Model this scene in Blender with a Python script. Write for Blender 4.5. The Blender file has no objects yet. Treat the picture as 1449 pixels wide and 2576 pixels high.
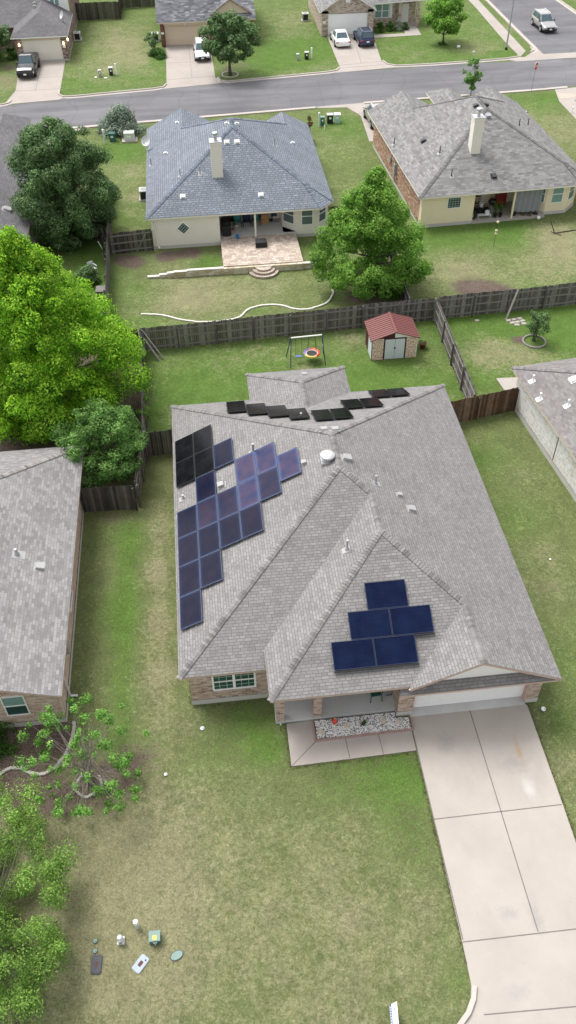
import bpy, math, random
import numpy as np
from mathutils import Vector, Matrix
random.seed(7); rng = np.random.default_rng(7)
SC = bpy.context.scene; COL = SC.collection
# ------------------------------------------------------------------ camera
CP = Vector((-7.4558, -19.5842, 32.9481)); FL = 1.46837
pit, rol, yaw = 0.78978022, -0.01590284, 0.10112205
cy, sy = math.cos(yaw), math.sin(yaw)
FW = Vector((sy*math.cos(pit), cy*math.cos(pit), -math.sin(pit)))
r0 = Vector((cy, -sy, 0)); u0 = r0.cross(FW)
RT = r0*math.cos(rol)+u0*math.sin(rol); UP = -r0*math.sin(rol)+u0*math.cos(rol)
cam = bpy.data.cameras.new('camera'); co = bpy.data.objects.new('camera', cam); COL.objects.link(co)
co.matrix_world = Matrix(((RT.x, UP.x, -FW.x, CP.x), (RT.y, UP.y, -FW.y, CP.y), (RT.z, UP.z, -FW.z, CP.z), (0, 0, 0, 1)))
cam.sensor_fit = 'HORIZONTAL'; cam.sensor_width = 36; cam.lens = 36*FL; cam.clip_end = 5000; cam.clip_start = .5
SC.camera = co

def G(x, y, z=0.0):
    """survey: the spot at height z seen at survey-photo position x, y (1449 wide)"""
    d = RT*((x/1449-.5)/FL) - UP*((y-1287.8)/1449/FL) + FW
    t = (z-CP.z)/d.z
    return Vector((CP.x+d.x*t, CP.y+d.y*t, z))

def GP(x, y, pl):
    """same, on a roof plane z = a + b x + c y"""
    d = RT*((x/1449-.5)/FL) - UP*((y-1287.8)/1449/FL) + FW
    a, b, c = pl
    t = (a+b*CP.x+c*CP.y-CP.z)/(d.z-b*d.x-c*d.y)
    return CP+d*t
# ------------------------------------------------------------------ materials
class NT:
    def __init__(s, name):
        s.m = bpy.data.materials.new(name); s.m.use_nodes = True; s.t = s.m.node_tree
        s.b = s.t.nodes['Principled BSDF']; s.out = s.t.nodes['Material Output']
    def n(s, typ, **kw):
        nd = s.t.nodes.new('ShaderNode'+typ)
        for k, v in kw.items():
            if k.startswith('_'): setattr(nd, k[1:], v)
            else: s.set(nd.inputs[int(k[1:]) if k[0] == 'i' and k[1:].isdigit() else k.replace('__', ' ')], v)
        return nd
    def set(s, sock, v):
        if isinstance(v, bpy.types.NodeSocket): s.t.links.new(v, sock)
        elif isinstance(v, bpy.types.Node): s.t.links.new(v.outputs[0], sock)
        else: sock.default_value = v
    def mix(s, f, a, b, blend='MIX'):
        nd = s.t.nodes.new('ShaderNodeMix'); nd.data_type = 'RGBA'; nd.blend_type = blend
        c = lambda q: (*q, 1) if isinstance(q, tuple) and len(q) == 3 else q
        s.set(nd.inputs[0], f); s.set(nd.inputs[6], c(a)); s.set(nd.inputs[7], c(b)); return nd.outputs[2]
    def math(s, op, a, b=0.0, c=0.0, clamp=False):
        nd = s.t.nodes.new('ShaderNodeMath'); nd.operation = op; nd.use_clamp = clamp
        s.set(nd.inputs[0], a); s.set(nd.inputs[1], b); s.set(nd.inputs[2], c); return nd.outputs[0]
    def ramp(s, f, stops, interp='LINEAR'):
        nd = s.t.nodes.new('ShaderNodeValToRGB'); s.set(nd.inputs[0], f); e = nd.color_ramp.elements
        nd.color_ramp.interpolation = interp
        while len(e) < len(stops): e.new(.5)
        for q, (p, c) in zip(e, stops): q.position = p; q.color = (*c, 1) if isinstance(c, tuple) else (c, c, c, 1)
        return nd.outputs[0]
    def noise(s, scale, vec=None, detail=3, rough=.55):
        nd = s.n('TexNoise', Scale=scale, Detail=detail, Roughness=rough)
        s.set(nd.inputs['Vector'], vec if vec is not None else s.obj()); return nd.outputs['Fac']
    def obj(s):
        if not hasattr(s, 'tc'): s.tc = s.t.nodes.new('ShaderNodeTexCoord')
        return s.tc.outputs['Object']
    def geo(s):
        if not hasattr(s, 'gg'): s.gg = s.t.nodes.new('ShaderNodeNewGeometry')
        return s.gg.outputs['Position']
    def uv(s):
        if not hasattr(s, 'tc'): s.tc = s.t.nodes.new('ShaderNodeTexCoord')
        return s.tc.outputs['UV']
    def map(s, vec, scale=(1, 1, 1), rot=(0, 0, 0), loc=(0, 0, 0)):
        nd = s.t.nodes.new('ShaderNodeMapping'); s.set(nd.inputs[0], vec); nd.inputs['Scale'].default_value = scale
        nd.inputs['Rotation'].default_value = rot; nd.inputs['Location'].default_value = loc; return nd.outputs[0]
    def bump(s, h, strength=.3, dist=.02):
        nd = s.n('Bump', Strength=strength, Distance=dist, Height=h); s.set(s.b.inputs['Normal'], nd.outputs[0])
    def col(s, c, rough=.8, metal=0.0, spec=None):
        s.set(s.b.inputs['Base Color'], (*c, 1) if isinstance(c, tuple) and len(c) == 3 else c)
        s.set(s.b.inputs['Roughness'], rough); s.b.inputs['Metallic'].default_value = metal
        if spec is not None: s.b.inputs['Specular IOR Level'].default_value = spec
        return s.m

def plain(name, c, rough=.7, metal=0.0, var=.12, scale=6, bump=0.0, coat=0.0, spec=None):
    s = NT(name); f = s.noise(scale, detail=4)
    f2 = s.math('MULTIPLY_ADD', f, var*2, 1-var)
    cc = s.n('HueSaturation', Value=f2, Color=(*c, 1)).outputs[0]
    s.col(cc, rough, metal, spec)
    if bump: s.bump(s.noise(scale*4), bump)
    if coat: s.b.inputs['Coat Weight'].default_value = coat; s.b.inputs['Coat Roughness'].default_value = .06
    return s.m

def brick_nodes(s, w, h, mortar, off=.5, sq=1.0, sqf=2, vec=None, smooth=.1):
    nd = s.n('TexBrick', Scale=1.0, Mortar__Size=mortar, Mortar__Smooth=smooth, Bias=0.0, Brick__Width=w, Row__Height=h)
    nd.inputs['Color1'].default_value = (0, 0, 0, 1); nd.inputs['Color2'].default_value = (1, 1, 1, 1)
    nd.inputs['Mortar'].default_value = (.5, .5, .5, 1)
    nd.offset = off; nd.offset_frequency = 2; nd.squash = sq; nd.squash_frequency = sqf
    s.set(nd.inputs['Vector'], vec if vec is not None else s.uv()); return nd.outputs['Color'], nd.outputs['Fac']

def shingle(name, stops, w=.30, h=.145, mort=.006, line=.45, stain=.18, off=.42, gran=.16):
    s = NT(name)
    wob = s.n('TexNoise', Scale=1.3, Detail=1.0); s.set(wob.inputs['Vector'], s.uv())
    r, m = brick_nodes(s, w, h, mort, off=off, sq=1.35, sqf=3, smooth=.3)
    # a second, coarser lamination so that tab widths look irregular
    r2, m2 = brick_nodes(s, w*1.63, h, 0.0, off=.31, sq=.8, sqf=2)
    rr = s.math('MULTIPLY_ADD', r2, .22, s.math('MULTIPLY', r, .78))
    c = s.ramp(rr, stops)
    big = s.noise(.55, s.geo(), 4, .6)
    c = s.mix(1.0, c, s.ramp(big, [(.3, 1-stain), (.7, 1+0.0)]), 'MULTIPLY')
    fine = s.noise(45, s.geo(), 2, .7)
    c = s.mix(1.0, c, s.ramp(fine, [(.25, 1-gran), (.75, 1.0)]), 'MULTIPLY')
    c = s.mix(s.math('MULTIPLY', m, line), c, (.05, .05, .055))  # seams darkened to paint the shadow lines at the course butts
    s.col(c, .92, spec=.2)
    hgt = s.math('ADD', s.math('MULTIPLY', rr, .5), s.math('MULTIPLY', m, -1.0))
    s.bump(hgt, .6, .012)
    return s.m

def bricks(name, stops, mortar=(.55, .5, .45), w=.29, h=.085, ms=.009, warp=0.0, rough=.9):
    s = NT(name); r, m = brick_nodes(s, w, h, ms)
    c = s.ramp(r, stops); c = s.mix(1.0, c, s.ramp(s.noise(14, s.geo(), 3), [(.3, .78), (.7, 1.0)]), 'MULTIPLY')
    c = s.mix(s.math('MULTIPLY', m, .8), c, mortar)
    s.col(c, rough, spec=.25); s.bump(s.math('SUBTRACT', r, s.math('MULTIPLY', m, 2.0)), .7, .02); return s.m

def stone(name, stops, mortar, scale):
    s = NT(name); v = s.map(s.uv(), (scale, scale*1.9, 1))
    vn = s.n('TexVoronoi', Randomness=.75); vn.voronoi_dimensions = '2D'; vn.distance = 'CHEBYCHEV'; s.set(vn.inputs['Vector'], v); vn.inputs['Scale'].default_value = 1
    ve = s.n('TexVoronoi', Randomness=.75); ve.voronoi_dimensions = '2D'; ve.distance = 'CHEBYCHEV'; ve.feature = 'F2'; s.set(ve.inputs['Vector'], v); ve.inputs['Scale'].default_value = 1
    edge = s.math('SUBTRACT', ve.outputs['Distance'], vn.outputs['Distance'])
    e = s.ramp(edge, [(.0, 1.0), (.09, 0.0)])
    rnd = s.n('SeparateColor', Color=vn.outputs['Color']).outputs[0]
    c = s.ramp(rnd, stops); c = s.mix(1.0, c, s.ramp(s.noise(20, s.geo(), 3), [(.3, .8), (.7, 1.0)]), 'MULTIPLY')
    c = s.mix(s.math('MULTIPLY', e, .75), c, mortar); s.col(c, .9, spec=.2)
    s.bump(s.math('SUBTRACT', rnd, s.math('MULTIPLY', e, 2.0)), .7, .03); return s.m

def fencewood(name, stops, w=.14):
    s = NT(name); r, m = brick_nodes(s, w, 50.0, .0)
    st = s.noise(3.0, s.map(s.uv(), (14, .7, 1)), 5, .7)
    f = s.math('ADD', s.math('MULTIPLY', r, .55), s.math('MULTIPLY', st, .5))
    c = s.ramp(f, stops)
    lich = s.ramp(s.noise(2.2, s.geo(), 5, .7), [(.35, .7), (.65, 1.05)])
    c = s.mix(1.0, c, lich, 'MULTIPLY'); s.col(c, .95, spec=.15); s.bump(st, .5, .01); return s.m

def concrete(name, c, var=.10, stain=True, spots=()):
    s = NT(name); p = s.geo()
    a = s.ramp(s.noise(.5, p, 5, .6), [(.3, 1-var), (.7, 1.0)])
    b = s.ramp(s.noise(60, p, 3, .7), [(.3, .93), (.7, 1.0)])
    cc = s.mix(1.0, (*c, 1), a, 'MULTIPLY'); cc = s.mix(1.0, cc, b, 'MULTIPLY')
    if stain:
        st = s.ramp(s.noise(1.1, s.map(p, (1, .45, 1), loc=(7, 3, 0)), 4, .55), [(.56, 0.0), (.78, .35)])
        cc = s.mix(st, cc, tuple(q*.72 for q in c))
        sp = s.ramp(s.noise(9, p, 2, .5), [(.72, 0.0), (.76, .5)]); cc = s.mix(sp, cc, tuple(q*.6 for q in c))
    for (x, y, rx, ry, sc) in spots:   # oil, rust and wash marks of the slab itself
        d = s.n('VectorMath', _operation='LENGTH', i0=s.map(p, (1/rx, 1/ry, 0), loc=(-x/rx, -y/ry, 0))).outputs['Value']
        d = s.math('ADD', d, s.math('MULTIPLY_ADD', s.noise(3.5, p, 4, .7), 1.6, -.8)); cc = s.mix(s.ramp(d, [(.2, .5), (1.0, 0.0)]), cc, sc)
    s.col(cc, .9, spec=.25); s.bump(s.noise(90, p, 2), .12, .005); return s.m

def asphalt():
    s = NT('asphalt'); p = s.geo()
    st = s.noise(.6, s.map(p, (.12, 1, 1), rot=(0, 0, math.radians(-5))), 5, .6)
    c = s.ramp(st, [(.3, (.125, .123, .13)), (.7, (.20, .196, .205))])
    c = s.mix(1.0, c, s.ramp(s.noise(.12, p, 3), [(.3, .82), (.7, 1.08)]), 'MULTIPLY')
    c = s.mix(1.0, c, s.ramp(s.noise(50, p, 2, .8), [(.3, .8), (.7, 1.1)]), 'MULTIPLY')
    cr = s.n('TexVoronoi', Scale=.16); cr.feature = 'DISTANCE_TO_EDGE'
    s.set(cr.inputs['Vector'], s.mix(.06, p, s.n('TexNoise', Scale=1.2, Vector=p).outputs['Color']))
    c = s.mix(s.ramp(cr.outputs[0], [(.0, .35), (.006, 0.0)]), c, (.06, .06, .065))
    pa = s.ramp(s.noise(.22, s.map(p, (.5, 1, 1), loc=(3, 1, 0)), 2, .3), [(.60, 0.0), (.61, .28)]); c = s.mix(pa, c, (.10, .098, .104))
    wv = s.n('TexWave', Scale=.055, Distortion=5.0, Detail=3.0, Vector=p); wv.inputs['Detail Scale'].default_value = 1.5
    c = s.mix(s.ramp(wv.outputs['Fac'], [(.99, 0.0), (.998, .16)]), c, (.07, .07, .074))
    s.col(c, .9, spec=.25); return s.m

def leafmat(name, c1, c2, c3, trans=.35):
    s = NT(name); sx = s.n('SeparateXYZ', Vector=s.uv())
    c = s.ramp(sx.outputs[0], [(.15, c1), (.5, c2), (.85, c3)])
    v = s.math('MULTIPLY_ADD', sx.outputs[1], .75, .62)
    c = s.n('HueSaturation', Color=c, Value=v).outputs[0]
    s.col(c, .6, spec=.25)
    tr = s.n('BsdfTranslucent', Color=c)
    mx = s.n('MixShader', i0=trans, i1=s.b.outputs[0], i2=tr.outputs[0]); s.t.links.new(mx.outputs[0], s.out.inputs[0]); return s.m

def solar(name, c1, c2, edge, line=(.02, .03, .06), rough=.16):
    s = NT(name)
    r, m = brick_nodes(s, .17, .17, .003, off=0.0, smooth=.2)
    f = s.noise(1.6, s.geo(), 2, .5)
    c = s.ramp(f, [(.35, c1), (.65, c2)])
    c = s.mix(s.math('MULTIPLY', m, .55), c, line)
    if edge: # blue sky reflection painted along the panel's rim, read from a rim attribute
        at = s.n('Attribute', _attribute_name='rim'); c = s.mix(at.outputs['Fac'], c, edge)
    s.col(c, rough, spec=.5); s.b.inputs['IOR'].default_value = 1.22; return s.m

M = {}
M['shingle_main'] = shingle('shingle_weathered_grey', [(.0, (.215, .205, .199)), (.3, (.256, .245, .239)), (.55, (.275, .264, .257)), (.8, (.293, .281, .274)), (1, (.328, .315, .307))], w=.24, h=.135, line=.6, mort=.011, stain=.14)
M['cap_main'] = shingle('shingle_cap_weathered', [(.0, (.165, .156, .15)), (.3, (.22, .209, .202)), (.6, (.262, .25, .242)), (1, (.32, .306, .297))], w=5, h=.15, line=.0, off=0)
M['shingle_pale'] = shingle('shingle_pale_taupe', [(.0, (.225, .207, .207)), (.35, (.27, .255, .255)), (.6, (.31, .297, .297)), (1, (.38, .365, .36))], w=.26, h=.135, line=.4, mort=.008)
M['cap_pale'] = shingle('shingle_cap_pale', [(.0, (.22, .2, .19)), (1, (.40, .38, .36))], w=5, h=.16, line=.6, off=0)
M['shingle_taupe'] = shingle('shingle_taupe', [(.0, (.195, .178, .175)), (.35, (.23, .212, .208)), (.6, (.26, .243, .238)), (1, (.31, .29, .28))], w=.26, h=.14, line=.4)
M['shingle_blue'] = shingle('shingle_slate_blue', [(.0, (.19, .215, .25)), (.4, (.215, .243, .283)), (.7, (.24, .27, .312)), (1, (.28, .313, .358))], w=.34, h=.20, line=.55, mort=.03, gran=.1)
M['cap_blue'] = shingle('shingle_cap_blue', [(.0, (.12, .14, .175)), (1, (.25, .29, .35))], w=5, h=.17, line=.0, off=0)
M['shingle_grey'] = shingle('shingle_mottled_grey', [(.0, (.165, .161, .158)), (.3, (.215, .211, .207)), (.6, (.26, .255, .25)), (1, (.33, .322, .315))], w=.36, h=.19, line=.4, mort=.01, gran=.1)
M['cap_grey'] = shingle('shingle_cap_grey', [(.0, (.14, .135, .13)), (1, (.27, .265, .26))], w=5, h=.17, line=.0, off=0)
M['shingle_dark'] = shingle('shingle_dusty_grey', [(.0, (.15, .145, .15)), (.5, (.185, .178, .185)), (1, (.22, .21, .215))], w=.33, h=.17, line=.5, mort=.01)
M['shingle_far'] = shingle('shingle_blue_grey_far', [(.0, (.09, .095, .11)), (.5, (.16, .165, .18)), (.8, (.22, .22, .235)), (1, (.36, .36, .36))], w=.45, h=.22, line=.3)
M['brick_main'] = bricks('brick_tan_rose', [(.0, (.20, .12, .09)), (.2, (.42, .28, .225)), (.55, (.54, .39, .31)), (.85, (.63, .49, .40)), (1, (.70, .59, .50))])
M['brick_left'] = bricks('brick_pale_peach', [(.0, (.46, .29, .22)), (.3, (.60, .42, .33)), (.65, (.72, .54, .44)), (1, (.78, .65, .55))], w=.28, h=.075)
M['brick_red'] = bricks('brick_dark_red', [(.0, (.11, .03, .025)), (.5, (.20, .06, .05)), (1, (.28, .11, .09))], mortar=(.4, .33, .3), h=.11, w=.3)
M['brick_rust'] = bricks('brick_rust_orange', [(.0, (.22, .10, .06)), (.4, (.40, .21, .13)), (.8, (.52, .32, .22)), (1, (.66, .52, .42))], w=.32, h=.1)
M['brick_tan'] = bricks('brick_pale_tan', [(.0, (.27, .19, .14)), (.3, (.48, .38, .30)), (.7, (.60, .50, .41)), (1, (.68, .60, .52))], w=.35, h=.12)
M['brick_brown'] = bricks('brick_mixed_brown', [(.0, (.09, .055, .045)), (.4, (.24, .15, .12)), (.8, (.38, .27, .22)), (1, (.52, .43, .37))], w=.32, h=.12)
M['limestone'] = stone('limestone_white_rubble', [(0, (.80, .78, .74)), (.4, (.86, .85, .82)), (.9, (.88, .87, .85)), (1, (.78, .66, .52))], (.55, .53, .50), 2.2)
M['wallstone'] = stone('limestone_block_cream', [(0, (.50, .40, .25)), (.4, (.62, .55, .42)), (1, (.72, .66, .55))], (.33, .27, .2), 1.9)
M['paver'] = None
s = NT('patio_paver'); r, m = brick_nodes(s, .42, .27, .018, off=.4, sq=.7, sqf=3)
c = s.ramp(r, [(0, (.34, .27, .22)), (.5, (.46, .38, .31)), (1, (.56, .48, .40))]); c = s.mix(s.math('MULTIPLY', m, .7), c, (.22, .17, .15))
wet = s.ramp(s.noise(.9, s.geo(), 5, .65), [(.52, 0.0), (.66, .5)]); c = s.mix(wet, c, (.22, .17, .15)); M['paver'] = s.col(c, .9)
M['ringstone'] = plain('dull_ring_block', (.24, .225, .21), .9, var=.3, scale=5)
M['chalk'] = plain('chalky_white_stone', (.66, .63, .57), .9, var=.15, scale=5)
M['oldstone'] = plain('old_pale_stone', (.42, .40, .35), .9, var=.3, scale=5)
M['concrete'] = concrete('concrete_warm', (.43, .388, .35), .13, spots=[(4.0, -2.6, .16, .85, (.40, .24, .10)), (1.0, -1.9, .5, .6, (.27, .25, .24)), (3.6, -3.2, .9, .5, (.28, .26, .24)), (1.6, -9.0, .5, .35, (.27, .26, .25)), (2.6, -9.3, .3, .7, (.25, .24, .23)), (1.2, -11.6, .6, .4, (.30, .28, .27)), (3.9, -4.3, .3, .6, (.55, .53, .5))])
M['walk'] = concrete('concrete_pinkish', (.41, .365, .33), .13)
M['porch'] = concrete('concrete_grey', (.60, .60, .585), .2)
M['slab'] = plain('foundation_concrete', (.52, .50, .46), .9, var=.12, scale=3)
M['kerb'] = concrete('kerb_concrete', (.50, .45, .41), .14, False)
M['joint'] = plain('joint_dark', (.17, .15, .138), .95, var=.3, scale=4)
M['asphalt'] = asphalt()
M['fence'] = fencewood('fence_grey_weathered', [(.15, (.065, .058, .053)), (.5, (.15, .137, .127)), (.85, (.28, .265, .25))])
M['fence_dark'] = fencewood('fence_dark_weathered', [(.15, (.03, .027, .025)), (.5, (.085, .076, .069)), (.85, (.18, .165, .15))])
M['fence_brown'] = fencewood('fence_stained_brown', [(.15, (.06, .035, .022)), (.5, (.15, .09, .06)), (.85, (.27, .19, .135))])
M['rail'] = plain('fence_rail_grey', (.20, .188, .175), .95, var=.35, scale=3)
M['white'] = plain('white_paint', (.84, .835, .82), .6, var=.04)
M['cream'] = plain('cream_siding', (.78, .735, .655), .75, var=.06, scale=1.2)
M['yellow'] = plain('pale_yellow_siding', (.80, .70, .49), .75, var=.06, scale=1.2)
M['beige'] = plain('beige_trim', (.60, .50, .38), .7, var=.06)
M['pinktrim'] = plain('rose_beige_trim', (.50, .36, .30), .7, var=.08)
M['tandoor'] = plain('beige_garage_door', (.62, .51, .39), .6, var=.04, scale=1)
M['whitedoor'] = plain('white_garage_door', (.87, .865, .85), .55, var=.03, scale=1)
M['glass'] = plain('window_glass_green', (.03, .075, .065), .12, var=.3, scale=2, spec=.6)
M['glass_teal'] = plain('window_blind_teal', (.20, .33, .30), .25, var=.12, scale=2)
M['glass_dark'] = plain('window_glass_dark', (.035, .05, .055), .1, var=.3, scale=2, spec=.6)
M['glass_grey'] = plain('window_glass_grey', (.10, .14, .15), .15, var=.3, scale=2, spec=.6)
M['muntin'] = plain('muntin_green_white', (.33, .45, .40), .5)
M['black'] = plain('black_plastic', (.012, .012, .013), .45, var=.2)
M['blackcloth'] = plain('black_cover_cloth', (.014, .014, .016), .75, var=.3, scale=3, bump=.4)
M['rubber'] = plain('tyre_rubber', (.018, .018, .018), .85)
M['metal'] = plain('galvanised_metal', (.55, .56, .57), .4, .6, var=.1)
M['steel'] = plain('painted_grey_steel', (.36, .37, .38), .5, .2)
M['darkvent'] = plain('dark_vent_paint', (.035, .035, .04), .6)
M['vent'] = plain('vent_grey_paint', (.33, .328, .325), .6)
M['alu'] = plain('aluminium_frame', (.08, .10, .16), .4, .3)
M['blackframe'] = plain('black_panel_frame', (.012, .013, .016), .4)
M['navyframe'] = plain('navy_panel_frame', (.02, .03, .07), .4)
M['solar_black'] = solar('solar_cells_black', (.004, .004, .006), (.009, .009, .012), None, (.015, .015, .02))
M['solar_dusk'] = solar('solar_dusk_sky_tint', (.006, .007, .022), (.013, .011, .026), (.025, .05, .13))
M['solar_violet'] = solar('solar_violet_sky_tint', (.028, .032, .085), (.062, .044, .082), (.10, .17, .38), (.05, .06, .12))  # violet painted in for reflected sky and coating sheen, not cell colour
M['solar_mid'] = solar('solar_plum_sky_tint', (.015, .016, .042), (.032, .023, .044), (.04, .08, .20), (.03, .04, .08))
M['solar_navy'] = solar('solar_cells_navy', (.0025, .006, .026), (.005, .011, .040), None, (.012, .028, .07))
M['bark'] = plain('bark_grey_brown', (.10, .08, .065), .95, var=.4, scale=8, bump=.6)
M['twig'] = plain('twig_grey', (.22, .19, .165), .95, var=.3, scale=8)
M['leaf_bright'] = leafmat('leaf_bright_lime', (.055, .18, .012), (.19, .45, .022), (.48, .72, .06), .48)
M['leaf_mid'] = leafmat('leaf_fresh_green', (.055, .16, .024), (.16, .35, .045), (.33, .54, .10), .45)
M['leaf_dark'] = leafmat('leaf_dark_oak', (.045, .10, .032), (.11, .20, .07), (.22, .34, .14), .36)
M['leaf_round'] = leafmat('leaf_mid_green', (.05, .14, .028), (.13, .29, .06), (.26, .43, .12), .42)
M['leaf_sage'] = leafmat('leaf_sage_silver', (.12, .17, .12), (.21, .28, .20), (.34, .41, .32), .2)
M['leaf_shrub'] = leafmat('leaf_deep_shrub', (.012, .05, .008), (.035, .11, .012), (.08, .18, .02), .25)
M['leaf_olive'] = leafmat('leaf_olive_green', (.08, .17, .035), (.19, .35, .06), (.35, .52, .13), .46)
M['leaf_tuft'] = leafmat('leaf_tuft_green', (.07, .20, .03), (.15, .36, .06), (.30, .52, .12), .45)
M['leaf_red'] = leafmat('leaf_russet', (.05, .025, .015), (.10, .05, .025), (.16, .09, .04), .2)
# ------------------------------------------------------------------ mesh builder
def V3(p): return Vector((p[0], p[1], p[2] if len(p) > 2 else 0))
class MB:
    def __init__(s): s.v = []; s.f = []; s.mi = []; s.rim = None
    def poly(s, pts, m=0):
        i = len(s.v); s.v += [V3(p) for p in pts]; s.f.append(tuple(range(i, i+len(pts)))); s.mi.append(m); return s
    def hexa(s, P, m=0):
        P = [V3(p) for p in P]
        for q in ((3, 2, 1, 0), (4, 5, 6, 7), (0, 1, 5, 4), (1, 2, 6, 5), (2, 3, 7, 6), (3, 0, 4, 7)): s.poly([P[k] for k in q], m)
        return s
    def box(s, x0, x1, y0, y1, z0, z1, m=0):
        return s.hexa([(x0, y0, z0), (x1, y0, z0), (x1, y1, z0), (x0, y1, z0), (x0, y0, z1), (x1, y0, z1), (x1, y1, z1), (x0, y1, z1)], m)
    def frame(s, o, t, u, n, a0, a1, b0, b1, c0, c1, m=0):
        """box in frame o + a t + b u + c n"""
        o, t, u, n = V3(o), V3(t), V3(u), V3(n)
        f = lambda a, b, c: o+t*a+u*b+n*c
        return s.hexa([f(a0, b0, c0), f(a1, b0, c0), f(a1, b1, c0), f(a0, b1, c0), f(a0, b0, c1), f(a1, b0, c1), f(a1, b1, c1), f(a0, b1, c1)], m)
    def bar(s, p, q, w, h=None, m=0):
        p, q = V3(p), V3(q); d = (q-p); L = d.length; d.normalize(); h = h or w
        a = d.cross(Vector((0, 0, 1)))
        if a.length < 1e-3: a = Vector((1, 0, 0))
        a.normalize(); b = a.cross(d)
        return s.frame(p, a, b, d, -w/2, w/2, -h/2, h/2, 0, L, m)
    def prism(s, pts, z0, z1, m=0, mtop=None):
        n = len(pts); a = sum(pts[i][0]*pts[(i+1) % n][1]-pts[(i+1) % n][0]*pts[i][1] for i in range(n))
        if a < 0: pts = pts[::-1]
        s.poly([(p[0], p[1], z1) for p in pts], m if mtop is None else mtop); s.poly([(p[0], p[1], z0) for p in pts[::-1]], m)
        for i in range(n):
            p, q = pts[i], pts[(i+1) % n]; s.poly([(p[0], p[1], z0), (q[0], q[1], z0), (q[0], q[1], z1), (p[0], p[1], z1)], m)
        return s
    def walls(s, pts, z0, z1, m=0, closed=True):
        n = len(pts)
        for i in range(n if closed else n-1):
            p, q = pts[i], pts[(i+1) % n]; s.poly([(p[0], p[1], z0), (q[0], q[1], z0), (q[0], q[1], z1), (p[0], p[1], z1)], m)
        return s
    def tube(s, pts, rad, n=7, m=0, caps=True):
        pts = [V3(p) for p in pts]; rad = rad if isinstance(rad, (list, tuple)) else [rad]*len(pts); base = len(s.v); ref = None
        for k, p in enumerate(pts):
            d = (pts[min(k+1, len(pts)-1)]-pts[max(k-1, 0)]).normalized()
            a = d.cross(Vector((0, 0, 1))) if ref is None else ref-d*ref.dot(d)
            if a.length < 1e-3: a = Vector((1, 0, 0))-d*d.x
            a.normalize(); ref = a; b = d.cross(a)
            for j in range(n):
                t = 2*math.pi*j/n; s.v.append(p+(a*math.cos(t)+b*math.sin(t))*rad[k])
        for k in range(len(pts)-1):
            for j in range(n):
                i0 = base+k*n+j; i1 = base+k*n+(j+1) % n; s.f.append((i0, i1, i1+n, i0+n)); s.mi.append(m)
        if caps:
            s.f.append(tuple(base+j for j in range(n-1, -1, -1))); s.mi.append(m)
            s.f.append(tuple(base+(len(pts)-1)*n+j for j in range(n))); s.mi.append(m)
        return s
    def lathe(s, prof, c=(0, 0, 0), n=16, m=0, axis='z', sx=1, sy=1):
        c = V3(c); base = len(s.v)
        for (r, z) in prof:
            for j in range(n):
                t = 2*math.pi*j/n; x, y = r*math.cos(t)*sx, r*math.sin(t)*sy
                s.v.append(c+(Vector((x, y, z)) if axis == 'z' else Vector((z, x, y)) if axis == 'x' else Vector((y, z, x))))
        for k in range(len(prof)-1):
            for j in range(n):
                i0 = base+k*n+j; i1 = base+k*n+(j+1) % n; s.f.append((i0, i1, i1+n, i0+n)); s.mi.append(m)
        s.f.append(tuple(base+j for j in range(n-1, -1, -1))); s.mi.append(m)
        s.f.append(tuple(base+(len(prof)-1)*n+j for j in range(n))); s.mi.append(m); return s
    def build(s, name, mats, parent=None, org=(0, 0, 0), smooth=False, loc=None, bevel=0):
        me = bpy.data.meshes.new(name); o3 = V3(org)
        vs = [v-o3 for v in s.v]; me.from_pydata(vs, [], s.f)
        for mt in (mats if isinstance(mats, (list, tuple)) else [mats]): me.materials.append(mt)
        me.polygons.foreach_set('material_index', s.mi)
        uvl = me.uv_layers.new(name='UVMap'); uvs = []
        Z = Vector((0, 0, 1))
        for p in me.polygons:
            nn = p.normal
            if abs(nn.z) > .985: t = Vector((1, 0, 0)); b = Vector((0, 1, 0))
            else:
                t = Z.cross(nn); t.normalize(); b = nn.cross(t)
            for vi in p.vertices:
                q = s.v[vi]; uvs += [q.dot(t), q.dot(b)]
        uvl.data.foreach_set('uv', uvs)
        if smooth: me.polygons.foreach_set('use_smooth', [True]*len(me.polygons))
        me.update(); o = bpy.data.objects.new(name, me); COL.objects.link(o)
        if parent: o.parent = parent
        if loc is not None: o.location = loc
        if bevel:
            md = o.modifiers.new('bevel', 'BEVEL'); md.width = bevel; md.segments = 2; md.limit_method = 'ANGLE'; md.angle_limit = .6
        return o

def tag(o, label=None, cat=None, group=None, kind=None):
    if label: o['label'] = label
    if cat: o['category'] = cat
    if group: o['group'] = group
    if kind: o['kind'] = kind
    return o
def thing(name, label, cat, loc=(0, 0, 0), rz=0.0, group=None):
    o = bpy.data.objects.new(name, None); COL.objects.link(o); o.location = V3(loc); o.rotation_euler = (0, 0, rz)
    o.empty_display_size = .3; return tag(o, label, cat, group)
def single(name, mb, mat, label, cat, loc=(0, 0, 0), rz=0.0, group=None, world=False, **kw):
    """a thing that is one mesh; world: its vertices are given in world space"""
    o = mb.build(name, mat, org=loc if world else (0, 0, 0), **kw); o.location = V3(loc); o.rotation_euler = (0, 0, rz); return tag(o, label, cat, group)
def struct(name, mb, mat): return tag(mb.build(name, mat), kind='structure')
def copy_tree(o, parent=None):
    c = o.copy(); COL.objects.link(c); c.parent = parent
    for ch in [q for q in bpy.data.objects if q.parent == o]: copy_tree(ch, c)
    return c
def unit(a, b):
    d = V3(b)-V3(a); L = d.length; return d/L, L
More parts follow.
